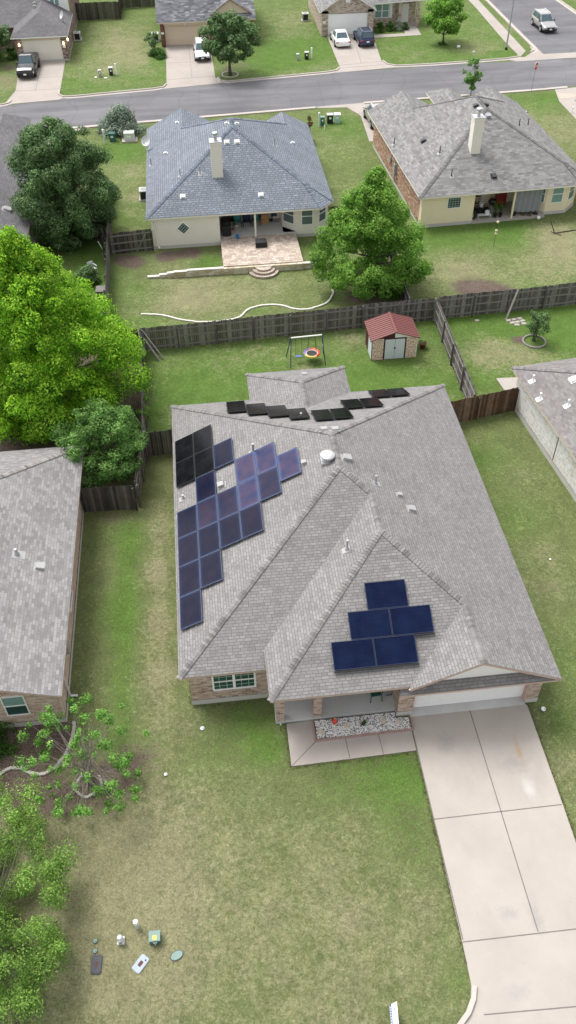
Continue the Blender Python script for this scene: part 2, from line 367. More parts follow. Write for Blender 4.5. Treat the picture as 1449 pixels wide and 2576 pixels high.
# ------------------------------------------------------------------ ground
ATT = []      # (x, y, radius, dry, lush, bare)
def pt(x, y, r, d=0, l=0, b=0):
    if y < 20: d *= .8; l *= .72
    ATT.append((x, y, r, d, l, b))
def ptpx(x, y, r, d=0, l=0, b=0): p = G(x, y); pt(p.x, p.y, r, d, l, b)
for a in [  # left front yard: straw, mulch, bare soil
    (-15, -6, 4.5, .5, 0, 0), (-12, -9.5, 3.5, .5, 0, 0), (-11.5, -4, 2.2, .3, .05, 0), (-12.5, -6, 2.2, .25, 0, 0), (-10.9, 3, .7, .4, 0, .1), (-9.2, -5.5, .8, .1, 0, .2), (-4.2, -8.4, .6, .3, 0, .15), (-7, -7.5, .5, .3, 0, .15), (-1.6, -8.5, .9, .3, 0, .1), (-5, -12, 1.2, .3, 0, 0), (-.8, -11, .6, -.2, .4, 0), (-3.4, -4.6, .9, .4, 0, 0), (-1, -2.6, .8, -.2, .4, 0), (-13.5, -2.3, 1.9, .2, 0, .55), (-12.3, -.9, 1.4, 0, 0, .45), (-17, .2, 1.2, 0, 0, 1.0), (-15.8, .4, .9, 0, 0, 1.0), (-18.5, .4, 1.5, 0, 0, 1.0), (-17.3, -2.1, 1.3, .1, 0, .65), (-15.6, -2.4, 1.2, .1, 0, .6),
    (-13.5, 7, 1.6, .0, .5, 0), (-11.2, 6, 1.0, .45, 0, .25), (-11.4, 9.5, .8, .5, 0, .2), (-12.8, 11.5, 1.2, 0, .35, 0), (-14.3, 12.5, 1, 0, .35, 0), (-13.9, 13.6, .9, .1, 0, .5), (-12, 3, 1.2, .3, .1, 0), (-10.2, .2, .8, .3, 0, .35), (-11, -.8, .7, .2, 0, .2),
    (-9, -1.2, 1.8, -.1, .25, 0), (-7.2, .2, 1.3, -.3, .55, 0), (-6.6, -1.2, .9, -.2, .7, 0), (-8.6, -2.6, 1.2, .1, .1, .12), (-3, -3.2, 2.2, -.35, .5, 0), (-.9, -3.6, 1.2, -.35, .65, 0), (-1.2, -6, 1.2, -.2, .3, 0), (-4, -6, 2.5, .2, .0, 0), (-6, -9, 3, .25, 0, 0), (-3, -10.5, 2.2, .2, 0, 0), (-9, -6, 2.5, .15, 0, 0),
    # right side strip
    (6.2, -1.5, 1, 0, .3, .25), (6.4, -3.5, 1, .45, 0, .15), (7.6, 1.5, 1.5, .1, .35, 0), (8.2, 6, 1.1, .3, 0, .5), (8.7, 8.2, 1, .35, 0, .4), (8, 11, 1.6, .0, .35, 0), (7, 16, 2, -.1, .5, 0), (9.3, 14, 1.2, .3, .1, 0), (7.6, 17.5, .8, .3, 0, .2),
    # main back yard
    (-9, 24, 2.8, -.15, .5, 0), (-4, 25, 2, -.1, .45, 0), (2, 23, 3, -.2, .6, 0), (5.5, 23, 2, 0, .45, 0), (-9.7, 28, 1.2, .1, .1, .35), (-1.6, 25.6, .7, .5, 0, .1), (2.2, 29, 1, .4, 0, .3), (-5, 28.5, 2, .2, .3, 0), (-9.8, 22, .9, .5, .1, .1),
    # right back yard
    (13, 29, 3, -.3, .9, 0), (17, 28.5, 3.5, -.3, .9, 0), (11, 26.5, 2, .55, .1, 0), (13.6, 26, 1.8, .4, .15, .1), (13.3, 27.4, .7, .1, 0, .8), (16, 24, 2.5, .1, .5, 0), (10, 24, 1.3, 0, .5, 0), (9.6, 29.5, 1.5, -.2, .6, 0),
    # left back yard in the shade
    (-17, 21, 4.5, -.2, 0, 1.0), (-14, 19, 2.2, -.2, .1, .9), (-14, 24, 2, -.2, .1, .9), (-20, 24, 5, -.2, 0, 1.), (-15.6, 28, 2, 0, .1, .8), (-17, 34, 3, -.2, .3, .6), (-16.6, 38.5, 2, -.3, .7, .15), (-16.5, 43, 1.8, -.3, .7, .2), (-17, 48, 3, -.2, .2, .6), (-15.4, 46, .7, 0, 0, .8), (-15.6, 50, 1, 0, 0, .8),
    # blue house yard
    (-13, 41.5, 1.1, 0, 0, 1.0), (-13.9, 42.2, .8, 0, 0, .9), (-10.5, 42.2, 1.0, .1, 0, .9), (-8.5, 42.6, 1.2, .1, 0, .9), (-7, 41, .7, -.2, .6, 0), (-7.2, 40.2, .9, -.2, .6, 0), (-10, 40.6, 1.2, .2, .1, .2), (-9, 36, 3, .55, .1, 0), (-4, 36, 3, .35, .15, 0), (-12, 37, 1.5, 0, .35, 0), (-12, 33, 1.2, .1, .5, 0), (-10.2, 33, 1, .1, .5, 0), (-3.8, 34, 1, -.1, .4, 0), (1.5, 42, 1.2, -.1, .5, 0), (2, 37.5, 1.5, .2, .2, 0),
    (-13.5, 46, 1.2, .4, .1, .1), (-12.8, 50, 2, .2, .45, 0), (-13.5, 58, 2.5, .3, .3, 0), (-14.5, 63, 2.2, -.2, .8, 0), (-13, 53, 1, .45, 0, .1), (-12.2, 45.5, .8, -.2, .7, 0),
    (5, 35, 2.2, .1, 0, .6), (3.5, 34, 2, 0, .1, .5), (6, 60, 3, .2, .35, 0), (6.3, 52, 2.5, .2, .3, 0), (8, 55.5, 1.2, 0, .2, .5), (7.5, 66, 2.5, 0, .6, 0), (6, 47.5, 1.8, .3, .2, .1),
    # grey house yard
    (12, 37, 3, .4, .1, .25), (13.5, 33.6, 1.8, .1, 0, .85), (11.5, 34.5, 1.4, .1, 0, .65), (17, 35.5, 2.5, .2, .5, 0), (18.5, 33, 2, .1, .6, 0), (12, 42.5, 2, -.3, .6, 0), (17, 42.5, 2.5, -.3, .6, 0), (20, 38, 3, .45, 0, .1), (20.5, 41.8, 2, .45, 0, .2), (9, 41, 1.5, 0, .4, 0), (23, 40, 2.5, .2, .2, .1),
    (29, 62, 5, .3, .1, .15), (26.5, 69, 3.5, 0, .6, 0), (25, 66, 2, .3, .2, 0), (30.5, 70.5, 1.2, -.2, .8, 0),
    # across the street
    (-16, 100, 5, .35, .25, 0), (-17, 88, 5, .35, .35, 0), (-13, 90, 3, .3, .3, .05), (-19, 83, 3, 0, .5, 0), (-11.5, 83, 2.5, .1, .45, 0), (-10.7, 89, 1.3, -.3, 1.0, 0), (-15, 95, 3, .4, .15, 0), (-28, 84, 3, .4, 0, .5), (-28, 89, 2, .1, 0, .6),
    (-1, 86, 1.9, .2, 0, .55), (-3.4, 84.5, 1.5, .1, .1, .5), (3, 86, 3, -.4, 1.1, 0), (6, 90, 3.5, -.4, 1.1, 0), (4, 82.6, 2.5, .25, .6, .05), (0, 82, 1.2, .2, .2, .3), (8, 84, 2, .2, .6, 0), (5, 97, 4, .2, .5, 0), (7, 103, 4, .3, .3, 0),
    (18, 88, 3, .1, .6, 0), (22, 91, 3, 0, .7, 0), (27, 88, 3, .3, .3, 0), (25, 84.5, 3, 0, .7, 0), (19, 84.5, 2, .1, .5, 0), (29, 94, 3, .1, .5, 0), (29, 84.5, 1.5, -.2, .9, 0), (33, 95, 2, .3, .3, 0), (27, 100, 3, .1, .5, 0), (44, 98, 2, 0, .6, 0)]: pt(*a)
def axis_coords(lo, hi, st, out):
    a = list(np.arange(lo, hi+.01, st)); return np.array([-out, -out*.4, lo-60, lo-20, lo-6]+a+[hi+6, hi+20, hi+60, out*.4, out])
gx = axis_coords(-32, 46, .42, 2500); gy = axis_coords(-16, 114, .42, 2500)
X, Y = np.meshgrid(gx, gy); nx, ny = len(gx), len(gy)
dry = np.where(Y < 20, .21, .26)*np.ones_like(X); lush = np.where(Y < 20, .18, np.where(Y < 31, .62, .42))*np.ones_like(X); bare = np.zeros_like(X)
lush = np.where((X > 5.5) & (Y < 20), .34, lush); dry = np.where(Y > 76, .24, dry); lush = np.where(Y > 76, .58, lush)
for (x, y, r, d, l, b) in ATT:
    w = np.exp(-((X-x)**2+(Y-y)**2)/(r*r)); dry += d*w; lush += l*w; bare += b*w
# mown strips and stripes left by laid turf (real colour differences of the grass)
stripe = np.exp(-((X+13.0-.02*Y)/.7)**2)*(Y > -1)*(Y < 13); lush += .45*stripe; dry -= .2*stripe
stripe = np.exp(-((X+11.2)/.5)**2)*(Y > 0)*(Y < 15); dry += .3*stripe; bare += .12*stripe
vz = np.zeros(nx*ny)
me = bpy.data.meshes.new('ground'); co_ = np.stack([X.ravel(), Y.ravel(), vz], 1)
me.vertices.add(nx*ny); me.vertices.foreach_set('co', co_.ravel())
ii, jj = np.meshgrid(np.arange(nx-1), np.arange(ny-1)); a = (jj*nx+ii).ravel(); q = np.stack([a, a+1, a+nx+1, a+nx], 1)
me.loops.add(q.size); me.loops.foreach_set('vertex_index', q.ravel()); me.polygons.add(len(q)); me.polygons.foreach_set('loop_start', np.arange(0, q.size, 4)); me.polygons.foreach_set('loop_total', np.full(len(q), 4))
me.update(calc_edges=True)
at = me.color_attributes.new('turf', 'FLOAT_COLOR', 'POINT')
at.data.foreach_set('color', np.stack([np.clip(dry, 0, 1.3).ravel(), np.clip(lush, 0, 1.3).ravel(), np.clip(bare, 0, 1.3).ravel(), np.ones(nx*ny)], 1).ravel())
s = NT('grass_lawn'); p = s.geo(); at = s.n('Attribute', _attribute_name='turf'); sp = s.n('SeparateColor', Color=at.outputs['Color'])
D_, L_, B_ = sp.outputs[0], sp.outputs[1], sp.outputs[2]
n_big = s.noise(.5, p, 6, .66); n_mid = s.noise(2.4, p, 6, .72)
warp = s.mix(.12, p, s.n('TexNoise', Scale=5.0, Vector=p, Detail=3.0).outputs['Color'])
n_fine = s.noise(6.5, warp, 5, .78); n_bl = s.noise(15, warp, 4, .8)
mixn = s.math('ADD', s.math('MULTIPLY', n_big, .36), s.math('ADD', s.math('MULTIPLY', n_mid, .44), s.math('MULTIPLY', n_fine, .62)))
# mixn averages about .71
fd = s.ramp(s.math('ADD', mixn, s.math('MULTIPLY_ADD', D_, .42, -.36)), [(.455, 0.0), (.665, 1.0)])
g1 = s.ramp(n_bl, [(.25, (.082, .104, .036)), (.5, (.148, .175, .070)), (.75, (.222, .248, .115))])
g2 = s.ramp(n_bl, [(.25, (.042, .088, .016)), (.5, (.100, .175, .036)), (.75, (.185, .265, .072))])
tn = s.ramp(n_bl, [(.25, (.150, .142, .076)), (.5, (.265, .248, .142)), (.75, (.40, .37, .235))])
so = s.ramp(n_bl, [(.30, (.06, .043, .034)), (.5, (.135, .10, .082)), (.70, (.26, .205, .17))])
fl = s.ramp(s.math('ADD', mixn, s.math('MULTIPLY_ADD', L_, .50, -.46)), [(.38, 0.0), (.63, 1.0)])
c = s.mix(fl, g1, g2); c = s.mix(s.math('MULTIPLY', fd, .85), c, tn)
fb = s.ramp(s.math('ADD', mixn, s.math('MULTIPLY_ADD', B_, .60, -.58)), [(.40, 0.0), (.53, 1.0)])
c = s.mix(fb, c, so); c = s.mix(1.0, c, s.ramp(n_fine, [(.30, .74), (.70, 1.14)]), 'MULTIPLY'); c = s.mix(1.0, c, s.ramp(s.noise(.9, s.map(p, loc=(4, 9, 0)), 4, .6), [(.3, .82), (.7, 1.08)]), 'MULTIPLY')
s.col(c, .95, spec=.12); s.bump(s.math('ADD', n_fine, n_bl), .8, .06)
me.materials.append(s.m); M['grass'] = s.m
lawn = bpy.data.objects.new('ground', me); COL.objects.link(lawn); tag(lawn, kind='structure')

# ------------------------------------------------------------------ streets, kerbs, drives
def pxs(*pts, z=0.0): return [G(x, y, z) for x, y in pts]
def flat(pts, z, m='concrete', name='x'):
    return struct(name, MB().prism([(p[0], p[1]) for p in pts], z-.05, z), M[m])
near = [(-70, 66.6), (-26.7, 69.2), (-18.8, 69.65), (-4.4, 70.8), (9, 71.9), (22, 72.75), (34, 73.6), (60, 75)]
far = [(-70, 72.5), (-27.6, 76.55), (-21.5, 77.9), (-10, 79.4), (9.3, 81.75), (22, 82.3), (37, 82.4), (60, 83.5)]
struct('street', MB().prism(near+far[::-1], -.05, .012), M['asphalt'])
struct('cross_street', MB().prism([(33.95, 84.2), (47, 84.4), (43.4, 100), (42.6, 112), (42.6, 150), (33.9, 150), (33.85, 100)], -.05, .012), M['asphalt'])
struct('crossing_gutter', MB().prism([(30.2, 82.25), (60, 83.35), (60, 85.1), (37.9, 84.3), (34.0, 84.25), (33.95, 88.0), (33.3, 87.2), (33.0, 85.2), (31.6, 83.6), (29, 83.2)], -.05, .02), M['walk'])
def strip(mb, pts, w, z0, z1, side=0):
    """a band of width w along pts; side 0 centred, 1 left, -1 right"""
    n = len(pts); L = []; R = []
    for i, p in enumerate(pts):
        a = Vector(pts[max(i-1, 0)][:2]); b = Vector(pts[min(i+1, n-1)][:2]); d = (b-a).normalized(); nn = Vector((-d.y, d.x)); p = Vector(p[:2])
        L.append(p+nn*w*(.5 if side == 0 else 1 if side > 0 else 0)); R.append(p-nn*w*(.5 if side == 0 else 0 if side > 0 else 1))
    for i in range(n-1): mb.hexa([(*L[i], z0), (*R[i], z0), (*R[i+1], z0), (*L[i+1], z0), (*L[i], z1), (*R[i], z1), (*R[i+1], z1), (*L[i+1], z1)])
    return mb
def kerb(pts, gut=.38):
    mb = MB(); strip(mb, pts, .16, -.05, .13, 1); strip(mb, pts, gut, -.05, .022, -1); struct('kerb', mb, M['kerb'])
def arc(c, r, a0, a1, n=7): return [(c[0]+r*math.cos(math.radians(a0+(a1-a0)*i/n)), c[1]+r*math.sin(math.radians(a0+(a1-a0)*i/n))) for i in range(n+1)]
# far side kerbs (grass lies on the far side); travelled west -> east with the grass on the left
kerb([(-40, 75.4), (-27.3, 76.9)]+[(-26.7, 77.3), (-26.5, 78.0)])
kerb([(-21.75, 80.2), (-21.7, 79.1), (-21.2, 78.35), (-20.2, 78.2), (-16, 78.75), (-11.5, 79.3), (-10.3, 79.65), (-9.95, 80.6)])
kerb([(-4.35, 81.8), (-4.1, 80.7), (-3.3, 80.35), (0, 80.75), (8, 81.75), (9.2, 82.1), (9.7, 83.0)])
kerb([(14.9, 84.6), (15.2, 83.4), (16.2, 82.65), (20, 82.6), (26, 82.9), (29.4, 83.2), (31, 83.7)])
kerb([(32.7, 85.0), (33.3, 85.5), (33.6, 86.5), (33.55, 90), (33.5, 100), (33.5, 130)])
kerb([(42.85, 130), (42.85, 112), (43.1, 105), (43.5, 99), (45, 90)])
mb = MB(); nk = [(p[0], p[1]-.02) for p in near][::-1]
strip(mb, [(33, 73.3), (30, 73.0), (22, 72.55)]+[(10.5, 71.9)], .42, -.05, .10, 0); strip(mb, [(5.3, 71.35), (-4.4, 70.6), (-18.8, 69.45), (-26.7, 69.0), (-60, 67)], .42, -.05, .10, 0)
struct('kerb', mb, M['kerb'])
# drives across the street
def drive(pts, name='driveway', m='walk', z=.03): return struct(name, MB().prism([(p[0], p[1]) for p in pts], -.05, z), M[m])
def joints(lines, z=.036, w=.035, name='joint'):
    mb = MB()
    for l in lines: strip(mb, l, w, z-.02, z)
    struct('driveway_joint', mb, M['joint'])
drive([(-27.2, 77.0), (-26.45, 81), (-27.0, 91.3), (-21.75, 91.3), (-21.6, 81), (-21.7, 79), (-20.9, 78.2), (-21.5, 77.6)])
joints([[(-24.4, 91), (-24.3, 80.6)], [(-26.6, 84.6), (-21.7, 84.8)], [(-26.5, 80.9), (-21.6, 80.9)]])
drive([(-10.6, 79.6), (-10.0, 81), (-9.95, 94.1), (-4.6, 94.0), (-4.55, 81.6), (-4.2, 80.6), (-3.4, 80.2), (-10.5, 79.2)])
joints([[(-7.2, 94), (-7.15, 82.2)], [(-9.9, 87.6), (-4.6, 87.7)], [(-9.9, 82.0), (-4.6, 82.4)]])
drive([(9.2, 81.9), (9.75, 83.2), (9.95, 95.2), (15.6, 94.9), (14.85, 84.6), (15.3, 83), (16.3, 82.3), (9, 81.5)])
joints([[(12.8, 90), (12.4, 84.2)], [(9.75, 83.9), (14.8, 84.5)], [(9.6, 82.9), (15.1, 83.4)]])
flat([(15.35, 93.15), (21.5, 93.35), (21.7, 97.3), (19.8, 97.3), (19.7, 94.3), (15.6, 94.25)], .03, 'walk', 'walkway')
flat([(31.0, 83.6), (32.3, 85.6), (32.5, 107), (32.5, 130), (31.2, 130), (31.2, 103), (30.9, 90)], .03, 'walk', 'sidewalk')
flat([(31.5, 72.95), (30.8, 69.5), (30.9, 60), (32.3, 60), (32.5, 69.6), (34, 70.5), (38, 70.8), (38, 73.6)], .03, 'walk', 'sidewalk')
flat([(31.35, 71.9), (31.1, 70.2), (32.6, 70.3), (33.4, 71.2)], .038, 'pinktrim', 'tactile_ramp')
flat([(5.6, 71.3), (8.6, 71.0), (9.6, 68.6), (9.3, 62), (13, 62.0), (12.8, 68.5), (12.7, 72.2), (5.3, 71.6)], .03, 'walk', 'driveway')
joints([[(9.4, 66.8), (12.6, 66.9)], [(9.2, 69.2), (12.6, 69.4)]])
flat([(-17.2, 69.55), (-19.2, 68.6), (-20.2, 62), (-25, 62), (-25, 69.3)], .03, 'walk', 'driveway')
# the near drive, walk and street return
drive([(-.30, -.43), (5.05, -.43), (5.05, -5), (4.95, -13), (5.2, -17.5), (-4, -17.5), (-3.2, -13.6)]+[G(1150, 2576)[:2], G(1172, 2545)[:2], G(1184, 2510)[:2], G(1185, 2475)[:2], (-.34, -9.77), (-.3, -5.1)], m='concrete')
mb = MB(); strip(mb, [G(1186, 2480), G(1184, 2512), G(1172, 2545), G(1150, 2576), (-2.6, -13.3), (-8, -14.0), (-40, -14.2)], .17, -.05, .14, 1); struct('kerb', mb, M['kerb'])
struct('street', MB().prism([(-60, -14.6), (-3.4, -13.9), (5.4, -14.0), (60, -14), (60, -22), (-60, -22)], -.05, .014), M['asphalt'])
joints([[(2.45, -.43), (2.5, -9.75)], [(-.3, -5.13), (5.0, -5.13)], [(-.32, -9.78), (5.0, -9.83)], [(-.2, -12.15), (5.1, -12.35)], [(-.28, -1.1), (-.3, -9.7)]], w=.04)
struct('garage_apron', MB().prism([(-.28, -.43), (4.98, -.43), (4.98, .08), (-.02, .08)], -.05, .034), M['porch'])
struct('walkway', MB().prism([(-5.70, -.14), (-4.56, -.1), (-4.56, -1.16), (-.33, -1.09), (-.33, -2.06), (-5.71, -2.17)], -.05, .05), M['walk'])
joints([[(-4.56, -1.16), (-5.70, -2.16)], [(-3.25, -1.13), (-3.2, -2.1)], [(-1.8, -1.11), (-1.75, -2.08)]], z=.056, w=.035)

# ------------------------------------------------------------------ house building tools
def roof(parent, faces, mat, org, fmat, th=.14, name='roof'):
    """faces: planar polygons, counter-clockwise from above. th: depth of the fascia"""
    key = lambda p: (round(p[0], 2), round(p[1], 2), round(p[2], 2)); edges = {}
    for f in faces:
        for i in range(len(f)): e = frozenset((key(f[i]), key(f[(i+1) % len(f)]))); edges[e] = edges.get(e, 0)+1
    mb = MB(); fb = MB(); D = Vector((0, 0, th))
    for f in faces:
        f = [V3(p) for p in f]; nn = sum((f[k].cross(f[(k+1) % len(f)]) for k in range(len(f))), Vector())
        if nn.z < 0: f = f[::-1]
        mb.poly(f); mb.poly([p-D for p in f[::-1]], 1)
        for i in range(len(f)):
            p, q = f[i], f[(i+1) % len(f)]
            if edges[frozenset((key(p), key(q)))] > 1: continue
            fb.poly([p-D, q-D, q-D*.12, p-D*.12]); mb.poly([p-D*.12, q-D*.12, q, p])
    r = mb.build(name, [mat, fmat], parent, org); fb.build('fascia', fmat, r, org); return r
def caps(parent, segs, mat, org, w=.14, ex=.145, slope=.5, name='ridge_cap'):
    mb = MB()
    for sg in segs:
        a, b = V3(sg[0]), V3(sg[1]); sl = sg[2] if len(sg) > 2 else slope
        if a.z > b.z+.05: a, b = b, a           # caps climb from the low end
        d, L = unit(a, b); h = Vector((d.x, d.y, 0)).normalized(); sd = Vector((-h.y, h.x, 0)); n = max(2, int(L/ex)); st = L/n
        upn = sd.cross(d); upn = upn if upn.z > 0 else -upn
        for k in range(n):
            j = random.uniform(-.008, .008); p0 = a+d*(k*st)+upn*(.058+j); p1 = a+d*((k+1.2)*st)+upn*.028
            dr = Vector((0, 0, -1))*(sl*w)
            L0, C0, R0 = p0+sd*w+dr, p0, p0-sd*w+dr; L1, C1, R1 = p1+sd*w+dr, p1, p1-sd*w+dr
            mb.poly([C0, R0, R1, C1]); mb.poly([L0, C0, C1, L1]); t = upn*-.035
            mb.poly([L0+t, C0+t, C0, L0]); mb.poly([C0+t, R0+t, R0, C0]); mb.poly([R0+t, R1+t, R1, R0]); mb.poly([L1+t, L0+t, L0, L1])
    o = mb.build(name, mat, parent, org)
    # one tone per cap: the UV row follows the cap index
    uvl = o.data.uv_layers[0].data; v = 0
    for i, pl in enumerate(o.data.polygons):
        cap_i = i//6
        for li in pl.loop_indices: uvl[li].uv = ((cap_i*7.31) % 97, .15*((cap_i*13) % 89)+.07)
    return o
def window(parent, o, t, n, w, h, org=(0, 0, 0), fm='white', gm='glass', cols=1, sash=True, grid=None, fw=.07, double=0, u=(0, 0, 1), sub=True):
    """o: lower left corner on the wall, t along it, n outward"""
    o, t, n, u = V3(o), V3(t).normalized(), V3(n).normalized(), V3(u).normalized(); mb = MB()
    d = .05
    mb.frame(o, t, u, n, 0, w, 0, fw, -.02, d); mb.frame(o, t, u, n, 0, w, h-fw, h, -.02, d); mb.frame(o, t, u, n, 0, fw, fw, h-fw, -.02, d); mb.frame(o, t, u, n, w-fw, w, fw, h-fw, -.02, d)
    for k in range(1, cols): x = w*k/cols; mb.frame(o, t, u, n, x-fw*.7, x+fw*.7, fw, h-fw, -.02, d-.004)
    if sash: mb.frame(o, t, u, n, fw, w-fw, h*.5-.03, h*.5+.03, -.02, d-.012)
    fr = mb.build('window', M[fm], parent, org)
    g = MB().frame(o, t, u, n, fw*.5, w-fw*.5, fw*.5, h-fw*.5, -.015, .012).build('pane', M[gm], fr, org)
    if grid:
        mb = MB(); cw = w/cols
        for k in range(cols):
            for i in range(1, grid[0]): x = cw*k+cw*i/grid[0]; mb.frame(o, t, u, n, x-.012, x+.012, fw, h-fw, .013, .022)
            for j in range(1, grid[1]): y = h*j/grid[1]; mb.frame(o, t, u, n, cw*k+fw, cw*(k+1)-fw, y-.012, y+.012, .013, .024)
        mb.build('muntin', M['muntin'] if fm == 'white' else M[fm], fr, org)
    return fr
def gdoor(parent, o, t, n, w, h, mat, org=(0, 0, 0), rows=4, cols=8):
    o, t, n = V3(o), V3(t).normalized(), V3(n).normalized(); u = Vector((0, 0, 1)); mb = MB(); mb.frame(o, t, u, n, 0, w, 0, h, -.05, 0)
    for j in range(rows):
        for i in range(cols):
            a, b = w/cols, h/rows; mb.frame(o, t, u, n, i*a+.08, (i+1)*a-.08, j*b+.07, (j+1)*b-.07, .0, .012)
    for j in range(1, rows): mb.frame(o, t, u, n, 0, w, j*h/rows-.008, j*h/rows+.008, -.01, .006)
    return mb.build('garage_door', mat, parent, org, bevel=.006)
def on(pl, x, y): return Vector((x, y, pl[0]+pl[1]*x+pl[2]*y))
def box_vent(parent, p, pl, mat, org, w=.36, rz=0.0, h=.2):
    """square roof vent at p on roof plane pl"""
    nn = Vector((-pl[1], -pl[2], 1)).normalized(); t = Vector((0, 0, 1)).cross(nn); t = t.normalized() if t.length > .01 else Vector((1, 0, 0)); b = nn.cross(t)
    mb = MB(); mb.frame(p, t, b, nn, -w*.72, w*.72, -w*.72, w*.72, 0, .012); f = lambda x, y, z: V3(p)+t*x+b*y+nn*z
    mb.hexa([f(-w/2, -w/2, .01), f(w/2, -w/2, .01), f(w/2, w/2, .01), f(-w/2, w/2, .01), f(-w*.56, -w*.6, h), f(w*.56, -w*.6, h), f(w*.45, w*.45, h*.75), f(-w*.45, w*.45, h*.75)])
    return mb.build('roof_vent', mat, parent, org, bevel=.02)
def pipe_vent(parent, p, pl, org, h=.45, r=.045, mat='steel', fl='vent'):
    nn = Vector((-pl[1], -pl[2], 1)).normalized(); t = Vector((0, 0, 1)).cross(nn); t.normalize(); b = nn.cross(t); mb = MB()
    mb.frame(p, t, b, nn, -.16, .16, -.24, .14, 0, .012, 1)
    mb.lathe([(r*2.0, -.05), (r*1.9, .06), (r*1.05, .14)], p, 10); mb.tube([V3(p), V3(p)+Vector((0, 0, h))], r, 10); mb.lathe([(r*1.25, h-.05), (r*1.25, h), (r*.6, h+.005)], p, 10)
    return mb.build('vent_pipe', [M[mat], M[fl]], parent, org)
def dish(parent, base, aim, org, r=.42):
    mb = MB(); base = V3(base); aim = V3(aim).normalized(); c = base+Vector((0, 0, .75)); a = aim.cross(Vector((0, 0, 1))).normalized(); b = a.cross(aim)
    mb.tube([base, base+Vector((0, 0, .5)), c-aim*.12], .03, 8, 1); mb.box(base.x-.1, base.x+.1, base.y-.1, base.y+.1, base.z-.02, base.z+.04, 1)
    rings = []
    for k in range(6):
        rr = r*k/5; z = .18*(k/5)**2
        rings.append([c+aim*z+a*rr*math.cos(2*math.pi*j/20)+b*rr*1.12*math.sin(2*math.pi*j/20) for j in range(20)])
    for k in range(5):
        for j in range(20): q = [rings[k][j], rings[k][(j+1) % 20], rings[k+1][(j+1) % 20], rings[k+1][j]]; mb.poly(q); mb.poly([v-aim*.02 for v in q[::-1]])
    mb.tube([c-b*r*.9, c-b*r*.6+aim*.5], .02, 6, 1); mb.frame(c-b*r*.6+aim*.5, a, b, aim, -.06, .06, -.04, .04, -.04, .06, 1)
    return mb.build('satellite_dish', [M['steel_light'], M['steel']], parent, org)
M['steel_light'] = plain('dish_pale_grey', (.62, .63, .62), .5)
def chimney(parent, x0, x1, y0, y1, z0, z1, org, capm='metal'):
    mb = MB(); mb.box(x0, x1, y0, y1, z0, z1-.22); mb.box(x0-.035, x1+.035, y0-.035, y1+.035, z1-.22, z1-.02)
    for (a, b) in ((x0-.003, x0+.07), (x1-.07, x1+.003)): mb.box(a, b, y0-.015, y0+.05, z0, z1-.22)
    ch = mb.build('chimney', M['cream'], parent, org); cx, cyy = (x0+x1)/2, (y0+y1)/2
    c = MB().box(x0-.05, x1+.05, y0-.05, y1+.05, z1-.02, z1+.03); c.lathe([(.13, 0), (.13, .28), (.22, .28), (.22, .34), (.20, .36)], (cx, cyy, z1+.03), 18)
    c.lathe([(.21, .42), (.22, .44), (.22, .58), (.19, .60), (.02, .62)], (cx, cyy, z1+.03), 18); c.lathe([(.17, .34), (.17, .44)], (cx, cyy, z1+.03), 14)
    c.build('chimney_cap', M[capm], ch, org); return ch

# ------------------------------------------------------------------ the house in front
ORG = (-2, 9, 0)
H = thing('brick_house', 'nearest house, weathered grey shingle roof with solar panels, tan brick, open front porch', 'house', ORG)
ez, ew = 2.72, 3.09
A = (-2.12, 11.45, 6.62); B = (-2.12, 9.05, 6.62); W1 = (-.86, 7.72, 6.02); C_ = (-.86, 5.35, 6.02); G1 = (2.25, 2.1, 4.5); G2 = (2.25, -.98, 4.5)
NE_ = (5.87, 19.6, ez); SE_ = (5.87, -.98, ez); NW_ = (-10.12, 19.6, ez); SW_ = (-10.12, .97, ez)
slF = (B[2]-ez)/(B[1]-.97)                   # main front plane z = ez + slF (y-.97)
vy = .97+(ew-ez)/slF                          # wing eave meets it here
Wv = (-6.42, vy, ew); Wc = (-6.42, -.82, ew)
ge = 1.49                                     # gable west plane: z = 4.5-.49(2.25-x)
Gw = (-.62, -.98, 3.09); Gv = (-.62, -.82, 3.09)
jy, jz = 16.75, ez+(19.6-16.75)*(A[2]-ez)/(19.6-A[1])
RJ = (-2.62, jy, jz); RA = (-2.62, 19.15, jz); RNW = (-5.6, 22.15, ez); RNE = (.32, 22.15, ez); RW = (-5.6, 19.6, ez); RE = (.32, 19.6, ez)
faces = [
    [NW_, SW_, B, A],                                   # west
    [SW_, (-6.42, .97, ez), Wv, W1, B],                 # front, main body
    [W1, Wv, Wc, C_],                                   # wing, west side
    [C_, Wc, Gv, G1],                                   # wing, front
    [G1, Gv, Gw, G2],                                   # gable, west side
    [NE_, A, B, W1, C_, G1, G2, SE_],                   # east
    [NW_, A, NE_, RE, RJ, RW],                          # rear
    [RW, RJ, RA, RNW], [RE, RNE, RA, RJ], [RNW, RA, RNE]]
roof(H, faces, M['shingle_main'], ORG, M['pinktrim'])
caps(H, [(NW_, A), (NE_, A), (A, B, .5), (SW_, B), (W1, B), (W1, C_, .5), (Wc, C_), (G1, C_), (G1, G2, .5), (RA, RJ, .5), (RNW, RA), (RNE, RA)], M['cap_main'], ORG, slope=.36)
PW = (ez+10.12*(A[2]-ez)/8, (A[2]-ez)/8, 0.0)            # west plane
sR = (19.6-A[1]); PR = (ez+19.6*(A[2]-ez)/sR, 0.0, -(A[2]-ez)/sR)
PE = (ez+5.87*(A[2]-ez)/7.99, -(A[2]-ez)/7.99, 0.0)
sF2 = (C_[2]-ew)/(C_[1]+.82); PF = (ew+.82*sF2, 0.0, sF2)
sWg = (C_[2]-ew)/(C_[0]+6.42); PWg = (ew+6.42*sWg, sWg, 0.0)
